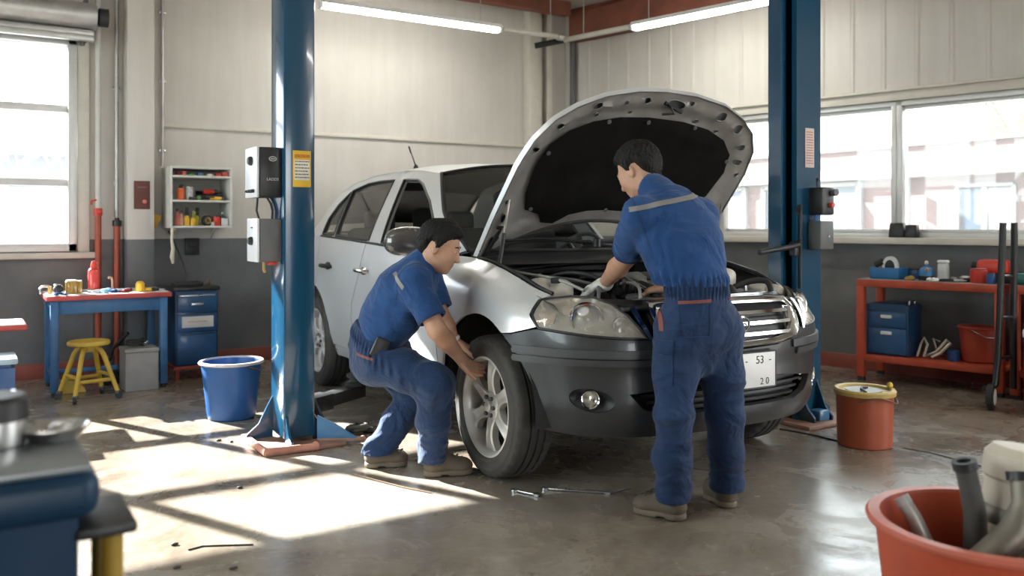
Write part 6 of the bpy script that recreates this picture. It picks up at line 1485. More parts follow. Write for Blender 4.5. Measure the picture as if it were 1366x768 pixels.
# ================================================================== the two mechanics
def cv(x, d, z):      # direction: x to the right of the view, d away from the viewer, z up
    return (Vector((CY, -SY, 0)) * x + Vector((SY, CY, 0)) * d + Vector((0, 0, z))).normalized()
def skin_material():
    m, nt, b = new_mat('skin')
    n = noise(nt, 22, 5)
    nt.links.new(ramp(nt, n, [(.3, (.46, .245, .155)), (.7, (.56, .32, .215))]), b.inputs['Base Color'])
    b.inputs['Roughness'].default_value = .52; b.inputs['Subsurface Weight'].default_value = .12
    b.inputs['Subsurface Radius'].default_value = (.012, .005, .003); b.inputs['Subsurface Scale'].default_value = .5
    bump(nt, b, noise(nt, 180, 3), .08, .002); return m
SKIN = skin_material()
def cloth_material(name, col, worn):
    m, nt, b = new_mat(name)
    n = noise(nt, 7, 6, .6); w_ = nt.nodes.new('ShaderNodeTexNoise')
    nt.links.new(ramp(nt, n, [(.32, tuple(c * .82 for c in col)), (.55, col), (.78, worn)]), b.inputs['Base Color'])
    b.inputs['Roughness'].default_value = .82; b.inputs['Sheen Weight'].default_value = .12; b.inputs['Specular IOR Level'].default_value = .25
    nt.nodes.remove(w_); bump(nt, b, noise(nt, 6, 3, .5, dist=.8), .8, .05); return m
SHIRT = cloth_material('work_shirt_blue', (.014, .058, .178), (.021, .076, .21))
TROUS = cloth_material('work_trousers_blue', (.013, .034, .092), (.026, .052, .120))
HAIRM = pm('black_hair', (.0075, .0068, .006), .62, var=.4, scale=60, bmp=.4, bscale=160, spec=.25)
SHOE = pm('dusty_shoe', (.105, .080, .056), .75, var=.25, scale=18, bmp=.2)
SOLE = pm('shoe_sole', (.15, .118, .085), .8, var=.2)
STRIPE = pm('reflective_grey', (.21, .20, .185), .5, var=.1); PIPING = pm('orange_piping', (.20, .055, .042), .7); SEAM = pm('seam_navy', (.014, .035, .105), .85)
GLOVE = pm('white_glove', (.60, .585, .55), .85, var=.12, bmp=.3, bscale=120)
EYEW = pm('eye_white', (.7, .68, .64), .25); EYEB = pm('eye_dark', (.012, .009, .007), .15)
def frame(fwd, up=Vector((0, 0, 1))):
    f = fwd.normalized(); r = f.cross(up).normalized(); u = r.cross(f); return f, u, r
def head_soft(s, c, f, u, r, nb):
    R = np.array([list(r), list(f), list(u)]).T
    s.ell(c + u * .030 - f * .012, (.076, .098, .094), R, .0)
    s.ell(c - u * .030 + f * .022, (.064, .074, .078), R, .03)
    s.ell(c - u * .075 + f * .042, (.044, .042, .040), R, .03)
    s.ell(c - u * .098 + f * .066, (.020, .018, .018), R, .025)                    # chin
    for e in (-1, 1):
        s.ell(c - u * .020 + f * .062 + r * e * .036, (.024, .022, .026), R, .03)      # cheek
        s.ell(c - u * .062 + f * .005 + r * e * .050, (.014, .034, .020), R, .03)      # jaw corner
        s.ell(c + u * .008 + f * .092 + r * e * .031, (.017, .012, .011), R, .012, True)   # eye socket
        s.ell(c + u * .006 + f * .081 + r * e * .031, (.015, .010, .008), R, .008)         # lid
        s.ell(c - u * .010 - f * .004 + r * e * .079, (.007, .018, .030), R, .008)         # ear
        s.ell(c - u * .010 + f * .002 + r * e * .086, (.004, .009, .016), R, .004, True)
        s.ell(c - u * .034 + f * .100 + r * e * .010, (.009, .010, .008), R, .006)         # nostril wing
    s.cap(c + u * .024 + f * .084 - r * .028, c + u * .024 + f * .084 + r * .028, .010, .010, .016)   # brow
    s.cap(c + u * .010 + f * .090, c - u * .030 + f * .108, .007, .012, .014)                          # nose
    s.cap(c - u * .060 + f * .088 - r * .017, c - u * .060 + f * .088 + r * .017, .0065, .0065, .007)
    s.cap(c - u * .071 + f * .086 - r * .014, c - u * .071 + f * .086 + r * .014, .0070, .0070, .007)
    s.cap(c - u * .055 - f * .020, nb, .054, .060, .03)
def face_parts(c, f, u, r, body):
    R = Matrix((r, f, u)).transposed()
    for e in (-1, 1):
        p = c + u * .008 + f * .085 + r * e * .031
        MB().ball(p, (.012, .008, .0045), 14, 8, R).build('eye', EYEW, body); 
        MB().ball(p + f * .0062, (.0058, .003, .0044), 12, 8, R).build('iris', EYEB, body)
        MB().tube([c + u * .028 + f * .093 + r * e * .014, c + u * .034 + f * .091 + r * e * .030, c + u * .029 + f * .080 + r * e * .047], [.003, .004, .0025], 6).build('eyebrow', HAIRM, body)
    MB().tube([c - u * .0655 + f * .0915 - r * .016, c - u * .0652 + f * .0945, c - u * .0655 + f * .0915 + r * .016], [.0015, .0028, .0015], 6).build('lip_line', pm('lip', (.26, .10, .075), .5), body)
def hair_soft(c, f, u, r, lo, hi, seed=1):
    """short hair: follows the skull, thinning out along a hairline that runs over the brow, round the ears and down to the nape"""
    s = Soft(lo, hi, .004); R = np.array([list(r), list(f), list(u)]).T
    s.ell(c + u * .030 - f * .012, (.076, .098, .094), R, .0); s.ell(c - u * .030 + f * .022, (.064, .074, .078), R, .03); s.cap(c - u * .055 - f * .020, c - u * .14 - f * .06, .054, .060, .03)
    fa, ra, ua, cc = (np.array(v) for v in (f, r, u, c))
    az = [0, 25, 45, 62, 74, 84, 94, 108, 124, 145, 180]; zl = [.070, .066, .058, .030, -.012, -.022, .018, .020, -.030, -.062, -.070]
    def th(P):
        q = P - cc; a, b, z = q @ ra, q @ fa, q @ ua
        ang = np.degrees(np.abs(np.arctan2(a, b + .012))); h = z - np.interp(ang, az, zl) - .004 * np.sin(ang * .9 + 40 * a) - .003 * np.sin(ang * 2.3)
        t = .017 * np.clip(h / .030, -1, 1) + .006 * np.exp(-(ang / 40) ** 2) * np.clip(h / .02, 0, 1)
        an = np.arctan2(a, b - .02); amp = np.clip(h / .03, 0, 1)
        return t + amp * (.0020 * np.sin(an * 34 + 5 * np.sin(z * 55 + seed)) + .0016 * np.sin(an * 67 + z * 120) + .0016 * np.sin(a * 260 + b * 150 + z * 90))
    s.wrinkle(th, .06); return s
def hand_soft(s, W_, d, n, thumb, curls, k=.006, fat=1.0, spread=.10):
    """W_ wrist, d along the hand, n where the palm faces, thumb = +1/-1 side along d x n"""
    d = d.normalized(); n = (n - d * n.dot(d)).normalized(); sd = d.cross(n)
    s.cap(W_, W_ + d * .030, .026 * fat, .030 * fat, .02, (tuple(n), .72))
    s.cap(W_ + d * .035 + sd * .012, W_ + d * .078 + sd * .014, .028 * fat, .027 * fat, .015, (tuple(n), .5)); s.cap(W_ + d * .035 - sd * .012, W_ + d * .076 - sd * .016, .028 * fat, .026 * fat, .015, (tuple(n), .5))
    off = (.030, .010, -.010, -.029); ln = (.92, 1.0, .95, .78)
    for i in range(4):
        o = off[i] * thumb; p = W_ + d * (.086 - (.006 if i in (0, 3) else 0)) + sd * o
        dr = (d + sd * (o * spread * 20 * .1)).normalized(); rr = (.0098, .0100, .0096, .0084)[i] * fat
        for j, L in enumerate((.044, .028, .022)):
            a = curls[i] * (.55, .8, .6)[j]
            dr = (dr * math.cos(a) + n * math.sin(a)).normalized() if True else dr
            n2 = n
            q = p + dr * L * ln[i]; s.cap(p, q, rr * (1 - .07 * j), rr * (1 - .07 * (j + 1)), k if j else .010); p = q
    p = W_ + d * .022 + sd * thumb * .026; dr = (d * .62 + sd * thumb * .62 + n * .45).normalized()
    for j, L in enumerate((.040, .034, .026)):
        q = p + dr * L; s.cap(p, q, .0135 * fat - .0015 * j, .0120 * fat - .0015 * j, .012 if j == 0 else k); p = q; dr = (dr * .85 + d * .40 + n * .1).normalized()
def shoe(par, heel, toe, lift=0.0):
    """one work shoe: upper, sole and laces"""
    heel, toe = Vector((heel.x, heel.y, 0)), Vector((toe.x, toe.y, 0)); d = (toe - heel).normalized(); n = Vector((-d.y, d.x, 0)); u = Vector((0, 0, 1)); L = (toe - heel).length
    R = np.array([list(d), list(n), list(u)]).T; c = heel.lerp(toe, .5); lo = c - Vector((.2, .2, .01)); hi = c + Vector((.2, .2, .19))
    s = Soft(lo, hi, .0045)
    s.cap(heel + d * .045 + u * .052, heel + d * .045 + u * .115, .044, .046, .02); s.cap(heel + d * .045 + u * .05, toe - d * .055 + u * .044, .046, .046, .02, (tuple(u), .8))
    s.ell(toe - d * .062 + u * .040, (.062, .048, .036), R, .02); s.cap(heel + d * .09 + u * .09, toe - d * .09 + u * .055, .036, .034, .02)
    s.plane(Vector((0, 0, .022)), (0, 0, -1)); up_ = s.build('shoe', SHOE, par, par.location)
    s = Soft(lo, hi, .0045); s.cap(heel + d * .044 + u * .015, toe - d * .052 + u * .015, .048, .052, .0, (tuple(u), 1.0)); s.plane(Vector((0, 0, .003)), (0, 0, -1)); s.plane(Vector((0, 0, .030)), (0, 0, 1))
    s.box(c + u * .0 - d * .025, (.018, .08, .010), R, .002, .004, True); s.build('sole', SOLE, up_, par.location)
    q = MB()
    for k in range(4):
        p = heel + d * (.115 + .022 * k) + u * (.122 - .013 * k); q.tube([p - n * .026 - u * .014, p - n * .012, p + n * .012 + d * .012, p + n * .026 + d * .012 - u * .014], .0032, 6)
    q.bm.transform(Matrix.Translation(-Vector(par.location))); q.build('lace', pm('lace', (.10, .08, .06), .8), up_)
def folds(seed, amp, scale, axis=None):
    rnd = np.random.RandomState(seed); ks = []
    for i in range(7):
        k = rnd.normal(size=3); k /= np.linalg.norm(k)
        if axis is not None: k = k * .35 + np.array(axis) * rnd.choice([-1, 1]) * .8
        ks.append((k * scale * rnd.uniform(.6, 1.9), rnd.uniform(0, 6.28), rnd.uniform(.4, 1)))
    def fn(P):
        w = .5 * np.sin(P @ (ks[0][0] * .6) + 1) + .5 * np.sin(P @ (ks[1][0] * .5) + 2); t = 0; A_ = 0
        for k, ph, a in ks: t = t + a * ((1 - np.abs(np.sin(.5 * (P @ k) + ph + 1.6 * w))) ** 2.2); A_ += a
        return amp * (3.2 * t / A_ - .9)
    return fn
def band(fn, p, n, w):       # limit folds to near a plane
    p, n = np.array(p), np.array(n)
    return lambda P: fn(P) * np.exp(-(((P - p) @ n) / w) ** 2)

# ---------------------------------------------------------------- standing mechanic, bent over the engine with his back to us
DZ = -.07
def A(px, py, d): return at(px, py, d + DZ)
person = thing('person', 'mechanic in blue standing with his back turned, leaning into the open engine bay', 'person', tuple(gnd(930, 683)))
PO = Vector(person.location)
hd = cv(-.35, .94, 0); rt = cv(.94, .35, 0); UPV = Vector((0, 0, 1))
Lsh, Rsh = A(853, 286, 3.75), A(934, 288, 3.92); nb = A(876, 256, 3.89); hc = A(852, 228, 3.98)
waist, chest, pelv = A(929, 377, 3.74), A(906, 322, 3.80), A(931, 430, 3.76)
Lel, Lwr = A(834, 345, 4.00), A(806, 379, 4.20); Rel, Rwr = A(926, 350, 4.14), A(890, 383, 4.18)
Lhip, Rhip = A(903, 440, 3.75), A(957, 440, 3.84); Lkn, Rkn = A(898, 555, 3.73), A(967, 555, 3.86); Lan, Ran = A(897, 655, 3.77), A(970, 642, 3.93)
hf, hu, hr = frame(cv(-.66, .58, -.50))
lo, hi = Vector((min(p.x for p in (Lwr, Lan, Rsh, Rwr, hc)) - .26, min(p.y for p in (Lan, Ran, waist, Lwr)) - .22, -.02)), Vector((max(p.x for p in (Rsh, Ran, Rel, hc)) + .22, max(p.y for p in (Lwr, hc, Rwr)) + .26, hc.z + .20))
s = Soft(lo, hi, .0055)
s.cap(pelv, waist, .11, .10, .05, (tuple(hd), .75)); s.cap(waist, chest, .10, .135, .05, (tuple(hd), .72)); s.cap(chest, nb - Vector((0, 0, .05)), .135, .08, .05, (tuple(hd), .72)); s.cap(Lsh, Rsh, .055, .055, .04)
for sh, el, wr in ((Lsh, Lel, Lwr), (Rsh, Rel, Rwr)):
    s.cap(sh, el, .058, .043, .03); s.cap(el, el.lerp(wr, .35), .043, .046, .02); s.cap(el.lerp(wr, .35), wr, .046, .029, .02)
for h, kn, an in ((Lhip, Lkn, Lan), (Rhip, Rkn, Ran)):
    s.cap(h, kn, .075, .050, .04); s.cap(kn, kn.lerp(an, .35), .052, .056, .02); s.cap(kn.lerp(an, .35), an, .056, .036, .02)
head_soft(s, hc, hf, hu, hr, nb)
rhd = (A(866, 387, 4.22) - Rwr); hand_soft(s, Rwr, rhd, Vector((0, 0, -1)) + hd * .2, -1, (.9, .8, .75, .7)); lhd = (A(790, 384, 4.27) - Lwr)
hand_soft(s, Lwr, lhd, Vector((0, 0, -1)), 1, (.6, .6, .6, .6), fat=.9)
body_ = s.build('body', SKIN, person, PO); face_parts(hc - PO, hf, hu, hr, body_)
g = Vector((.16, .16, .17)); hair_soft(hc, hf, hu, hr, hc - g, hc + g, 3).build('hair', HAIRM, body_, PO, 1)
s = Soft(Lwr - Vector((.16, .16, .16)), Lwr + Vector((.16, .16, .16)), .0045); s.cap(Lwr - lhd.normalized() * .012, Lwr + lhd.normalized() * .02, .036, .034, .01); hand_soft(s, Lwr, lhd, Vector((0, 0, -1)), 1, (.6, .6, .6, .6), fat=1.14); s.wrinkle(folds(5, .0012, 160), .01); s.build('glove', GLOVE, person, PO)
# shirt
s = Soft(lo, hi, .006)
s.cap(waist + Vector((0, 0, -.005)), A(917, 345, 3.79), .148, .166, .05, (tuple(hd), .80)); s.cap(A(917, 345, 3.79), chest, .164, .176, .05, (tuple(hd), .76)); s.cap(chest, A(896, 284, 3.84), .172, .125, .06, (tuple(hd), .74))
s.cap(Lsh + rt * .01, Rsh - rt * .01, .078, .080, .05); s.cap(A(893, 290, 3.84), nb - Vector((0, 0, .02)), .12, .078, .05)
for sh, el in ((Lsh, Lel), (Rsh, Rel)): s.cap(sh, sh.lerp(el, .84), .080, .078, .03)
nf, nu, nr = frame(hf, (hc - nb).normalized())
ax = (hc - nb).normalized(); s.cap(nb - ax * .01, nb + ax * .022, .074, .070, .018)
s.ell(nb + ax * .05, (.058, .058, .05), None, .008, True)
fn1, fn2 = folds(3, .012, 15, (.2, .2, .9)), folds(8, .006, 34)
s.wrinkle(lambda P: fn1(P) * (.5 + .5 * np.clip((1.35 - P[:, 2]) / .3, 0, 1)) + fn2(P) * .6, .05)
s.wrinkle(band(lambda P: .007 * np.sin(np.arctan2((P - np.array(waist)) @ np.array(rt), (P - np.array(waist)) @ np.array(hd)) * 26), waist + Vector((0, 0, .012)), (0, 0, 1), .03), .05)
s.plane(waist - Vector((0, 0, .012)), (0, 0, -1))
for sh, el, wr in ((Lsh, Lel, Lwr), (Rsh, Rel, Rwr)):
    d = (el - sh).normalized(); e0 = sh.lerp(el, .84)
    blk = Soft(lo, hi, .006); blk.cap(e0 + d * .06, e0 + d * .30, .12, .12, 0); cutp = blk.f
    P = [(s.lo[i] + s.h * np.arange(s.n[i])) for i in range(3)]
    dist = (P[0][:, None, None] - e0.x) * d.x + (P[1][None, :, None] - e0.y) * d.y + (P[2][None, None, :] - e0.z) * d.z
    near = np.sqrt((P[0][:, None, None] - e0.x) ** 2 + (P[1][None, :, None] - e0.y) ** 2 + (P[2][None, None, :] - e0.z) ** 2) - .13
    s.f = np.maximum(s.f, -np.maximum(-np.minimum(dist, 1), near).astype(np.float32))
    s.cap(e0 - d * .02, e0 + d * .10, .060, .056, .004, None, True)
shirt = s.build('shirt', SHIRT, person, PO)
# stripe across the shoulders (grey over the yoke), sleeve hems
sa, sb_ = A(848, 277, 3.72), A(938, 256, 3.90); yn = (sb_ - sa).cross(hd).normalized(); yn = yn if yn.z > 0 else -yn
ycen = sa.lerp(sb_, .5) - PO
skin_patch(shirt, 'reflective_stripe', STRIPE, person, [(ycen + yn * .010, yn), (ycen - yn * .010, -yn)], .0025, keep=lambda c, n: n.dot(hd) < .35 and c.z > .95 and (c + PO - Lsh).dot(rt) > -.07)
for sh, el in ((Lsh, Lel),):
    d = (el - sh).normalized(); e0 = sh.lerp(el, .80) - PO; skin_patch(shirt, 'sleeve_hem', SEAM, person, [(e0 + d * .003, d), (e0 - d * .002, -d)], .0015, keep=lambda c, n: (c - e0).length < .12)
sc0 = Lsh.lerp(Lel, .06) - PO; dd = ((Lel - Lsh).normalized() * .5 - rt * .86).normalized()
skin_patch(shirt, 'shoulder_seam', SEAM, person, [(sc0 + dd * .0025, dd), (sc0 - dd * .0025, -dd)], .0012, keep=lambda c, n: n.dot(hd) < .3 and (c - sc0).length < .17)
# trousers with gathered waist
s = Soft(Vector((lo.x, lo.y, 0)), Vector((hi.x, hi.y, waist.z + .08)), .006)
s.cap(waist - Vector((0, 0, .02)), pelv, .142, .150, .05, (tuple(hd), .82)); s.cap(pelv, A(929, 462, 3.79), .148, .135, .05, (tuple(hd), .82))
for h, kn, an in ((Lhip, Lkn, Lan), (Rhip, Rkn, Ran)):
    m = h.lerp(kn, .5); s.cap(h, m, .106, .096, .04); s.cap(m, kn, .096, .084, .03); s.cap(kn, kn.lerp(an, .55), .084, .080, .03); s.cap(kn.lerp(an, .55), an - Vector((0, 0, .01)), .080, .082, .03)
    s.ell(h - hd * .045, (.085, .08, .11), None, .05)
w0 = np.array(waist)
s.wrinkle(lambda P: .0065 * np.sin(np.arctan2((P - w0) @ np.array(rt), (P - w0) @ np.array(hd)) * 40) * np.exp(-((P[:, 2] - (waist.z - .03)) / .035) ** 4), .05)
f1, f2, f3 = folds(14, .010, 20, (.1, .1, 1.0)), folds(15, .007, 34, (.2, .1, .9)), folds(17, .009, 14)
s.wrinkle(lambda P: f1(P) * .6 * np.exp(-((P[:, 2] - .42) / .17) ** 2) + f2(P) * (.5 + np.exp(-((P[:, 2] - .17) / .10) ** 2)) + f3(P) * .7, .05)
s.plane(Vector((0, 0, .072)), (0, 0, -1)); s.plane(waist + Vector((0, 0, .022)), (0, 0, 1))
for an in (Lan, Ran): s.cap(Vector((an.x, an.y, .03)), Vector((an.x, an.y, .10)), .052, .050, .004, None, True)
trs = s.build('trousers', TROUS, person, PO)
def seat_patch(name, mat, px0, px1, py0, py1, dd_=3.7, slope=0.0, lift=.003):
    """cloth strip on the seat side between four planes given where they show on his back"""
    a, b = A(px0, py0, dd_), A(px1, py0, dd_); top, bot = A((px0 + px1) / 2, py0, dd_).z, A((px0 + px1) / 2, py1, dd_).z
    x0, x1 = (a - PO), (b - PO); hx = (b - a).normalized(); tn = (Vector((0, 0, 1)) - hx * slope).normalized()
    return skin_patch(trs, name, mat, person, [(x0, -hx), (x1, hx), (Vector((*(a.lerp(b, .5) - PO).xy, top)), tn), (Vector((*(a.lerp(b, .5) - PO).xy, bot)), -tn)], lift, keep=lambda c, n: n.dot(cv(0, 1, 0)) < -.05)
seat_patch('pocket_piping', PIPING, 901, 944, 398.5, 402.5, slope=.06, lift=.004); seat_patch('pocket_piping', PIPING, 973, 989, 396.5, 400.5, slope=-.05, lift=.004)
seat_patch('pocket_seam', SEAM, 901, 902.2, 404, 447); seat_patch('pocket_seam', SEAM, 901, 944, 446, 447.3); seat_patch('pocket_seam', SEAM, 942, 943.2, 404, 447)
seat_patch('pocket_flap', TROUS, 872, 894, 452, 470, lift=.007); seat_patch('cargo_pocket', TROUS, 872, 893, 472, 511, lift=.0045); seat_patch('pocket_edge', SEAM, 892.4, 893.6, 455, 512, lift=.005); seat_patch('pocket_edge', SEAM, 872, 893, 511, 512.2, lift=.005)
seat_patch('centre_seam', SEAM, 945.5, 946.6, 392, 480, lift=.001)
seat_patch('side_pocket', PIPING, 878, 882.5, 394, 440, lift=.003)
shoe(person, A(914, 686, 3.735), A(846, 678, 3.86)); shoe(person, A(975, 671, 3.88), A(945, 652, 4.08))
# the spanner he holds
p0 = A(866, 388, 4.22) - PO; p1 = A(832, 369, 4.25) - PO
t = thing('spanner', 'bright spanner in the standing mechanic\'s right hand over the engine', 'spanner', tuple(PO + p0)); dv = p1 - p0
q = MB(); q.tube([-dv * .25, Vector((0, 0, 0)), dv], [.007, .008, .008], 8); q.build('shaft', STEEL, t); q = MB(); q.lathe([(.010, -.006), (.020, -.006), (.020, .006), (.010, .006)], 20, Matrix.Translation(dv * 1.12) @ Vector((0, 0, 1)).to_track_quat('Z', 'Y').to_matrix().to_4x4(), closed=True); q.build('ring_end', STEEL, t)

# ---------------------------------------------------------------- crouching mechanic at the front wheel
B_ = at
person2 = thing('person', 'mechanic in blue work clothes crouching at the front wheel with one hand on its rim', 'person', tuple(gnd(555, 630)))
PO = Vector(person2.location)
hd = cv(.93, .37, 0); rt = cv(.37, -.93, 0)
pelv, waist, chest = B_(508, 470, 4.38), B_(506, 447, 4.36), B_(537, 392, 4.31)
nb, hc = B_(566, 352, 4.29), B_(587, 329, 4.26)
Rsh, Lsh = B_(552, 374, 4.17), B_(568, 368, 4.46); Rel, Rwr = B_(583, 440, 4.10), B_(614, 477, 4.29); Lel, Lwr = B_(589, 424, 4.40), B_(606, 456, 4.41)
Rhip, Lhip = B_(510, 480, 4.28), B_(514, 474, 4.48); Rkn, Lkn = B_(581, 512, 4.16), B_(558, 522, 4.52); Ran, Lan = B_(577, 609, 4.33), B_(504, 603, 4.48)
hf, hu, hr = frame(cv(.86, -.10, -.36))
pts = (pelv, waist, nb, hc, Rsh, Lsh, Rel, Rwr, Lwr, Rkn, Lkn, Ran, Lan)
lo = Vector((min(p.x for p in pts) - .24, min(p.y for p in pts) - .24, -.02)); hi = Vector((max(p.x for p in pts) + .26, max(p.y for p in pts) + .24, hc.z + .20))
spine = (chest - waist).normalized(); fr = (hd - spine * hd.dot(spine)).normalized()
s = Soft(lo, hi, .0055)
s.cap(pelv, waist, .11, .10, .05); s.cap(waist, chest, .10, .125, .05, (tuple(fr), .75)); s.cap(chest, nb - spine * .05, .12, .08, .05, (tuple(fr), .75)); s.cap(Lsh, Rsh, .055, .055, .04)
for sh, el, wr in ((Lsh, Lel, Lwr), (Rsh, Rel, Rwr)):
    s.cap(sh, el, .056, .044, .03); s.cap(el, el.lerp(wr, .35), .043, .046, .02); s.cap(el.lerp(wr, .35), wr, .046, .029, .02)
for h, kn, an in ((Lhip, Lkn, Lan), (Rhip, Rkn, Ran)): s.cap(h, kn, .075, .052, .04); s.cap(kn, kn.lerp(an, .4), .054, .054, .02); s.cap(kn.lerp(an, .4), an, .054, .036, .02)
head_soft(s, hc, hf, hu, hr, nb)
carL = Vector((math.cos(rad(-3)), math.sin(rad(-3)), 0))          # from the wheel's face inwards
rhd = (B_(630, 494, 4.375) - Rwr); hand_soft(s, Rwr, rhd, carL + Vector((0, 0, -.5)), 1, (.75, .8, .85, .9))
lhd = (B_(624, 463, 4.45) - Lwr); hand_soft(s, Lwr, lhd, Vector((0, 0, -1)) + carL * .3, -1, (.5, .5, .5, .5))
body_ = s.build('body', SKIN, person2, PO); face_parts(hc - PO, hf, hu, hr, body_)
hair_soft(hc, hf, hu, hr, hc - g, hc + g, 3).build('hair', HAIRM, body_, PO, 1)
wd_ = (Lwr - Lel).normalized(); w0 = Lel.lerp(Lwr, .90) - PO
MB().lathe([(.035, -.010), (.038, -.006), (.038, .006), (.035, .010)], 24, Matrix.Translation(w0) @ wd_.to_track_quat('Z', 'Y').to_matrix().to_4x4(), closed=True).build('watch_strap', LWHITE, person2)
s = Soft(lo, hi, .006)
s.cap(waist, B_(517, 424, 4.33), .140, .150, .05, (tuple(fr), .86)); s.cap(B_(517, 424, 4.33), chest, .150, .158, .05, (tuple(fr), .82)); s.cap(chest, B_(555, 370, 4.31), .156, .112, .06, (tuple(fr), .80))
s.cap(Lsh, Rsh, .076, .078, .05); s.cap(B_(552, 374, 4.31), nb - spine * .02, .105, .076, .05)
for sh, el in ((Lsh, Lel), (Rsh, Rel)): s.cap(sh, sh.lerp(el, .80), .078, .076, .03)
s.ell(B_(536, 426, 4.33), (.085, .09, .08), None, .06)                       # cloth hanging off the belly
ax = (hc - nb).normalized(); s.cap(nb - ax * .012, nb + ax * .020, .073, .070, .018); s.ell(nb + ax * .05, (.058, .058, .05), None, .008, True)
fn1, fn2 = folds(23, .011, 16, tuple(fr)), folds(28, .0055, 36)
s.wrinkle(lambda P: fn1(P) * .8 + fn2(P) * .6, .05)
wn = (waist - chest).normalized(); s.plane(waist + wn * .02, wn)
for sh, el in ((Lsh, Lel), (Rsh, Rel)):
    d = (el - sh).normalized(); e0 = sh.lerp(el, .80); P = [(s.lo[i] + s.h * np.arange(s.n[i])) for i in range(3)]
    dist = (P[0][:, None, None] - e0.x) * d.x + (P[1][None, :, None] - e0.y) * d.y + (P[2][None, None, :] - e0.z) * d.z
    near = np.sqrt((P[0][:, None, None] - e0.x) ** 2 + (P[1][None, :, None] - e0.y) ** 2 + (P[2][None, None, :] - e0.z) ** 2) - .11
    s.f = np.maximum(s.f, -np.maximum(-np.minimum(dist, 1), near).astype(np.float32)); s.cap(e0 - d * .02, e0 + d * .10, .060, .056, .004, None, True)
shirt = s.build('shirt', SHIRT, person2, PO)
# short grey tab over the shoulder blade, yoke seam
ca, cb2 = B_(524, 363, 4.2), B_(534, 380, 4.12)
yn = (cb2 - ca).normalized(); c0 = B_(529, 371, 4.15) - PO; sn = (ca - cb2).cross(cv(0, 1, 0)).normalized()
skin_patch(shirt, 'reflective_stripe', STRIPE, person2, [(c0 + sn * .010, sn), (c0 - sn * .010, -sn)], .0025, keep=lambda c, n: n.dot(rt) > -.2 and (c - c0).length < .075)
e0 = Rsh.lerp(Rel, .76) - PO; d = (Rel - Rsh).normalized()
skin_patch(shirt, 'sleeve_hem', SEAM, person2, [(e0 + d * .003, d), (e0 - d * .002, -d)], .0015, keep=lambda c, n: (c - e0).length < .11)
c1 = Rsh - PO; dd = ((Rel - Rsh).normalized() * .25 + rt * .95).normalized()
skin_patch(shirt, 'shoulder_seam', SEAM, person2, [(c1 + dd * .0025, dd), (c1 - dd * .0025, -dd)], .0012, keep=lambda c, n: (c - c1).length < .13)
# trousers
s = Soft(Vector((lo.x, lo.y, 0)), Vector((hi.x, hi.y, waist.z + .15)), .006)
s.cap(waist, pelv, .142, .148, .05); s.cap(pelv, pelv - Vector((0, 0, .03)) - hd * .01, .148, .142, .05)
for h, kn, an in ((Rhip, Rkn, Ran), (Lhip, Lkn, Lan)):
    s.cap(h, kn, .122, .092, .05); s.cap(kn, kn.lerp(an, .5), .093, .080, .04); s.cap(kn.lerp(an, .5), an - Vector((0, 0, .0)), .080, .080, .03)
s.wrinkle(lambda P: .0065 * np.sin(np.arctan2((P - np.array(waist)) @ np.array(rt), (P - np.array(waist)) @ np.array(hd)) * 40) * np.exp(-(((P - np.array(waist)) @ np.array(-wn) + .035) / .03) ** 2), .05)
f1, f2 = folds(33, .0115, 15), folds(35, .0065, 34, (.1, .1, .9))
s.wrinkle(lambda P: f1(P) * .9 + f2(P) * (.5 + np.exp(-((P[:, 2] - .15) / .10) ** 2)), .05)
P = [(s.lo[i] + s.h * np.arange(s.n[i])) for i in range(3)]; c0 = waist - wn * .025
dist = (P[0][:, None, None] - c0.x) * wn.x + (P[1][None, :, None] - c0.y) * wn.y + (P[2][None, None, :] - c0.z) * wn.z
near = np.sqrt((P[0][:, None, None] - c0.x) ** 2 + (P[1][None, :, None] - c0.y) ** 2 + (P[2][None, None, :] - c0.z) ** 2) - .20
s.f = np.maximum(s.f, -np.maximum(dist, near).astype(np.float32)); s.plane(Vector((0, 0, .066)), (0, 0, -1))
for an in (Lan, Ran): s.cap(Vector((an.x, an.y, .02)), Vector((an.x, an.y, .10)), .052, .050, .004, None, True)
trs = s.build('trousers', TROUS, person2, PO)
def strip2(name, mat, a, b, w, d0=4.2, lift=.004):
    a3, b3 = B_(*a, d0) - PO, B_(*b, d0) - PO; ln = (b3 - a3).normalized(); nn = ln.cross(cv(0, 1, 0)).normalized()
    return skin_patch(trs, name, mat, person2, [(a3, -ln), (b3, ln), (a3 + nn * w, nn), (a3 - nn * w, -nn)], lift, keep=lambda c, n: n.dot(cv(0, 1, 0)) < .2)
strip2('pocket_piping', PIPING, (474, 473), (499, 478), .006); strip2('side_seam', SEAM, (500, 492), (578, 530), .002, lift=.001)
q = MB(); pc = B_(507, 464, 4.195) - PO; q.box(pc, (.075, .035, .10), Matrix.Rotation(math.atan2(hd.y, hd.x), 4, 'Z') @ Matrix.Rotation(rad(25), 4, 'Y'), bev=.012); q.build('belt_pouch', BLK, person2)
shoe(person2, B_(566, 634, 4.31), B_(630, 627, 4.37)); shoe(person2, B_(487, 620, 4.47), B_(544, 617, 4.51))
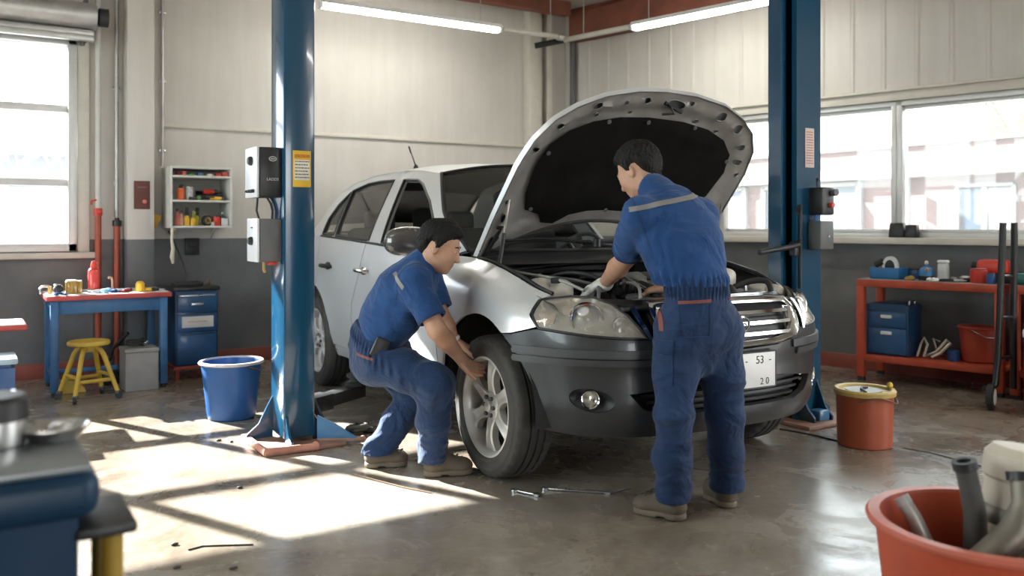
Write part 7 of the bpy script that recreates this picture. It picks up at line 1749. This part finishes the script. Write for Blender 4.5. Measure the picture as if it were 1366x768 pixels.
# ------------------------------------------------------------------ daylight, camera
wd = bpy.data.worlds.new('overcast'); S.world = wd; wd.use_nodes = True
bg = wd.node_tree.nodes['Background']; bg.inputs[0].default_value = (.93, .97, 1.0, 1); bg.inputs[1].default_value = 4.2
sl = bpy.data.lights.new('sun', 'SUN'); sl.energy = 32.0; sl.angle = rad(.6); sl.color = (1, .95, .88)
so = bpy.data.objects.new('sun', sl); COL.objects.link(so); so.location = (-4, 14, 8)
so.rotation_euler = Vector((.47, -1, -.58)).to_track_quat('-Z', 'Y').to_euler()
def portal(name, loc, w_, h_, dirv):
    l = bpy.data.lights.new(name, 'AREA'); l.shape = 'RECTANGLE'; l.size = w_; l.size_y = h_; l.cycles.is_portal = True
    o = bpy.data.objects.new(name, l); COL.objects.link(o); o.location = loc; o.rotation_euler = Vector(dirv).to_track_quat('-Z', 'Y').to_euler(); return o
portal('daylight_left_window', ((WX0 + WX1) / 2, YB + .22, (WZ0 + WZ1) / 2), WX1 - WX0, WZ1 - WZ0, (0, -1, 0))
m_ = WR((T0 + T1) / 2, -.23, (RZ0 + RZ1) / 2); portal('daylight_right_window', m_, T1 - T0, RZ1 - RZ0, NI)
portal('daylight_added_opening', (1.2, -4.45, 1.15), 2.0, 2.3, (0, 1, 0))
portal('daylight_added_windows', (-3.75, (LY0 + LY1) / 2, (LZ0 + LZ1) / 2), LY1 - LY0, LZ1 - LZ0, (1, 0, 0))
cam = bpy.data.cameras.new('camera'); co = bpy.data.objects.new('camera', cam); COL.objects.link(co)
co.location = (0, 0, EYE); co.rotation_euler = (PI / 2, 0, -YAW)
cam.sensor_width = 36; cam.lens = F / 1366 * 36; cam.shift_y = -(384 - HOR) / 1366
cam.dof.use_dof = True; cam.dof.focus_distance = 4.3; cam.dof.aperture_fstop = 2.0
cam.clip_start = .05
S.camera = co
vs_ = S.view_settings; vs_.view_transform = 'Standard'; vs_.look = 'None'; vs_.gamma = 1; vs_.use_curve_mapping = False; vs_.exposure = 1.4
cy_ = S.cycles
cy_.use_denoising = True; cy_.denoiser = 'OPENIMAGEDENOISE'
cy_.max_bounces = 8; cy_.diffuse_bounces = 5; cy_.glossy_bounces = 4; cy_.transmission_bounces = 6; cy_.transparent_max_bounces = 12
cy_.sample_clamp_indirect = 6; cy_.caustics_reflective = False; cy_.caustics_refractive = False
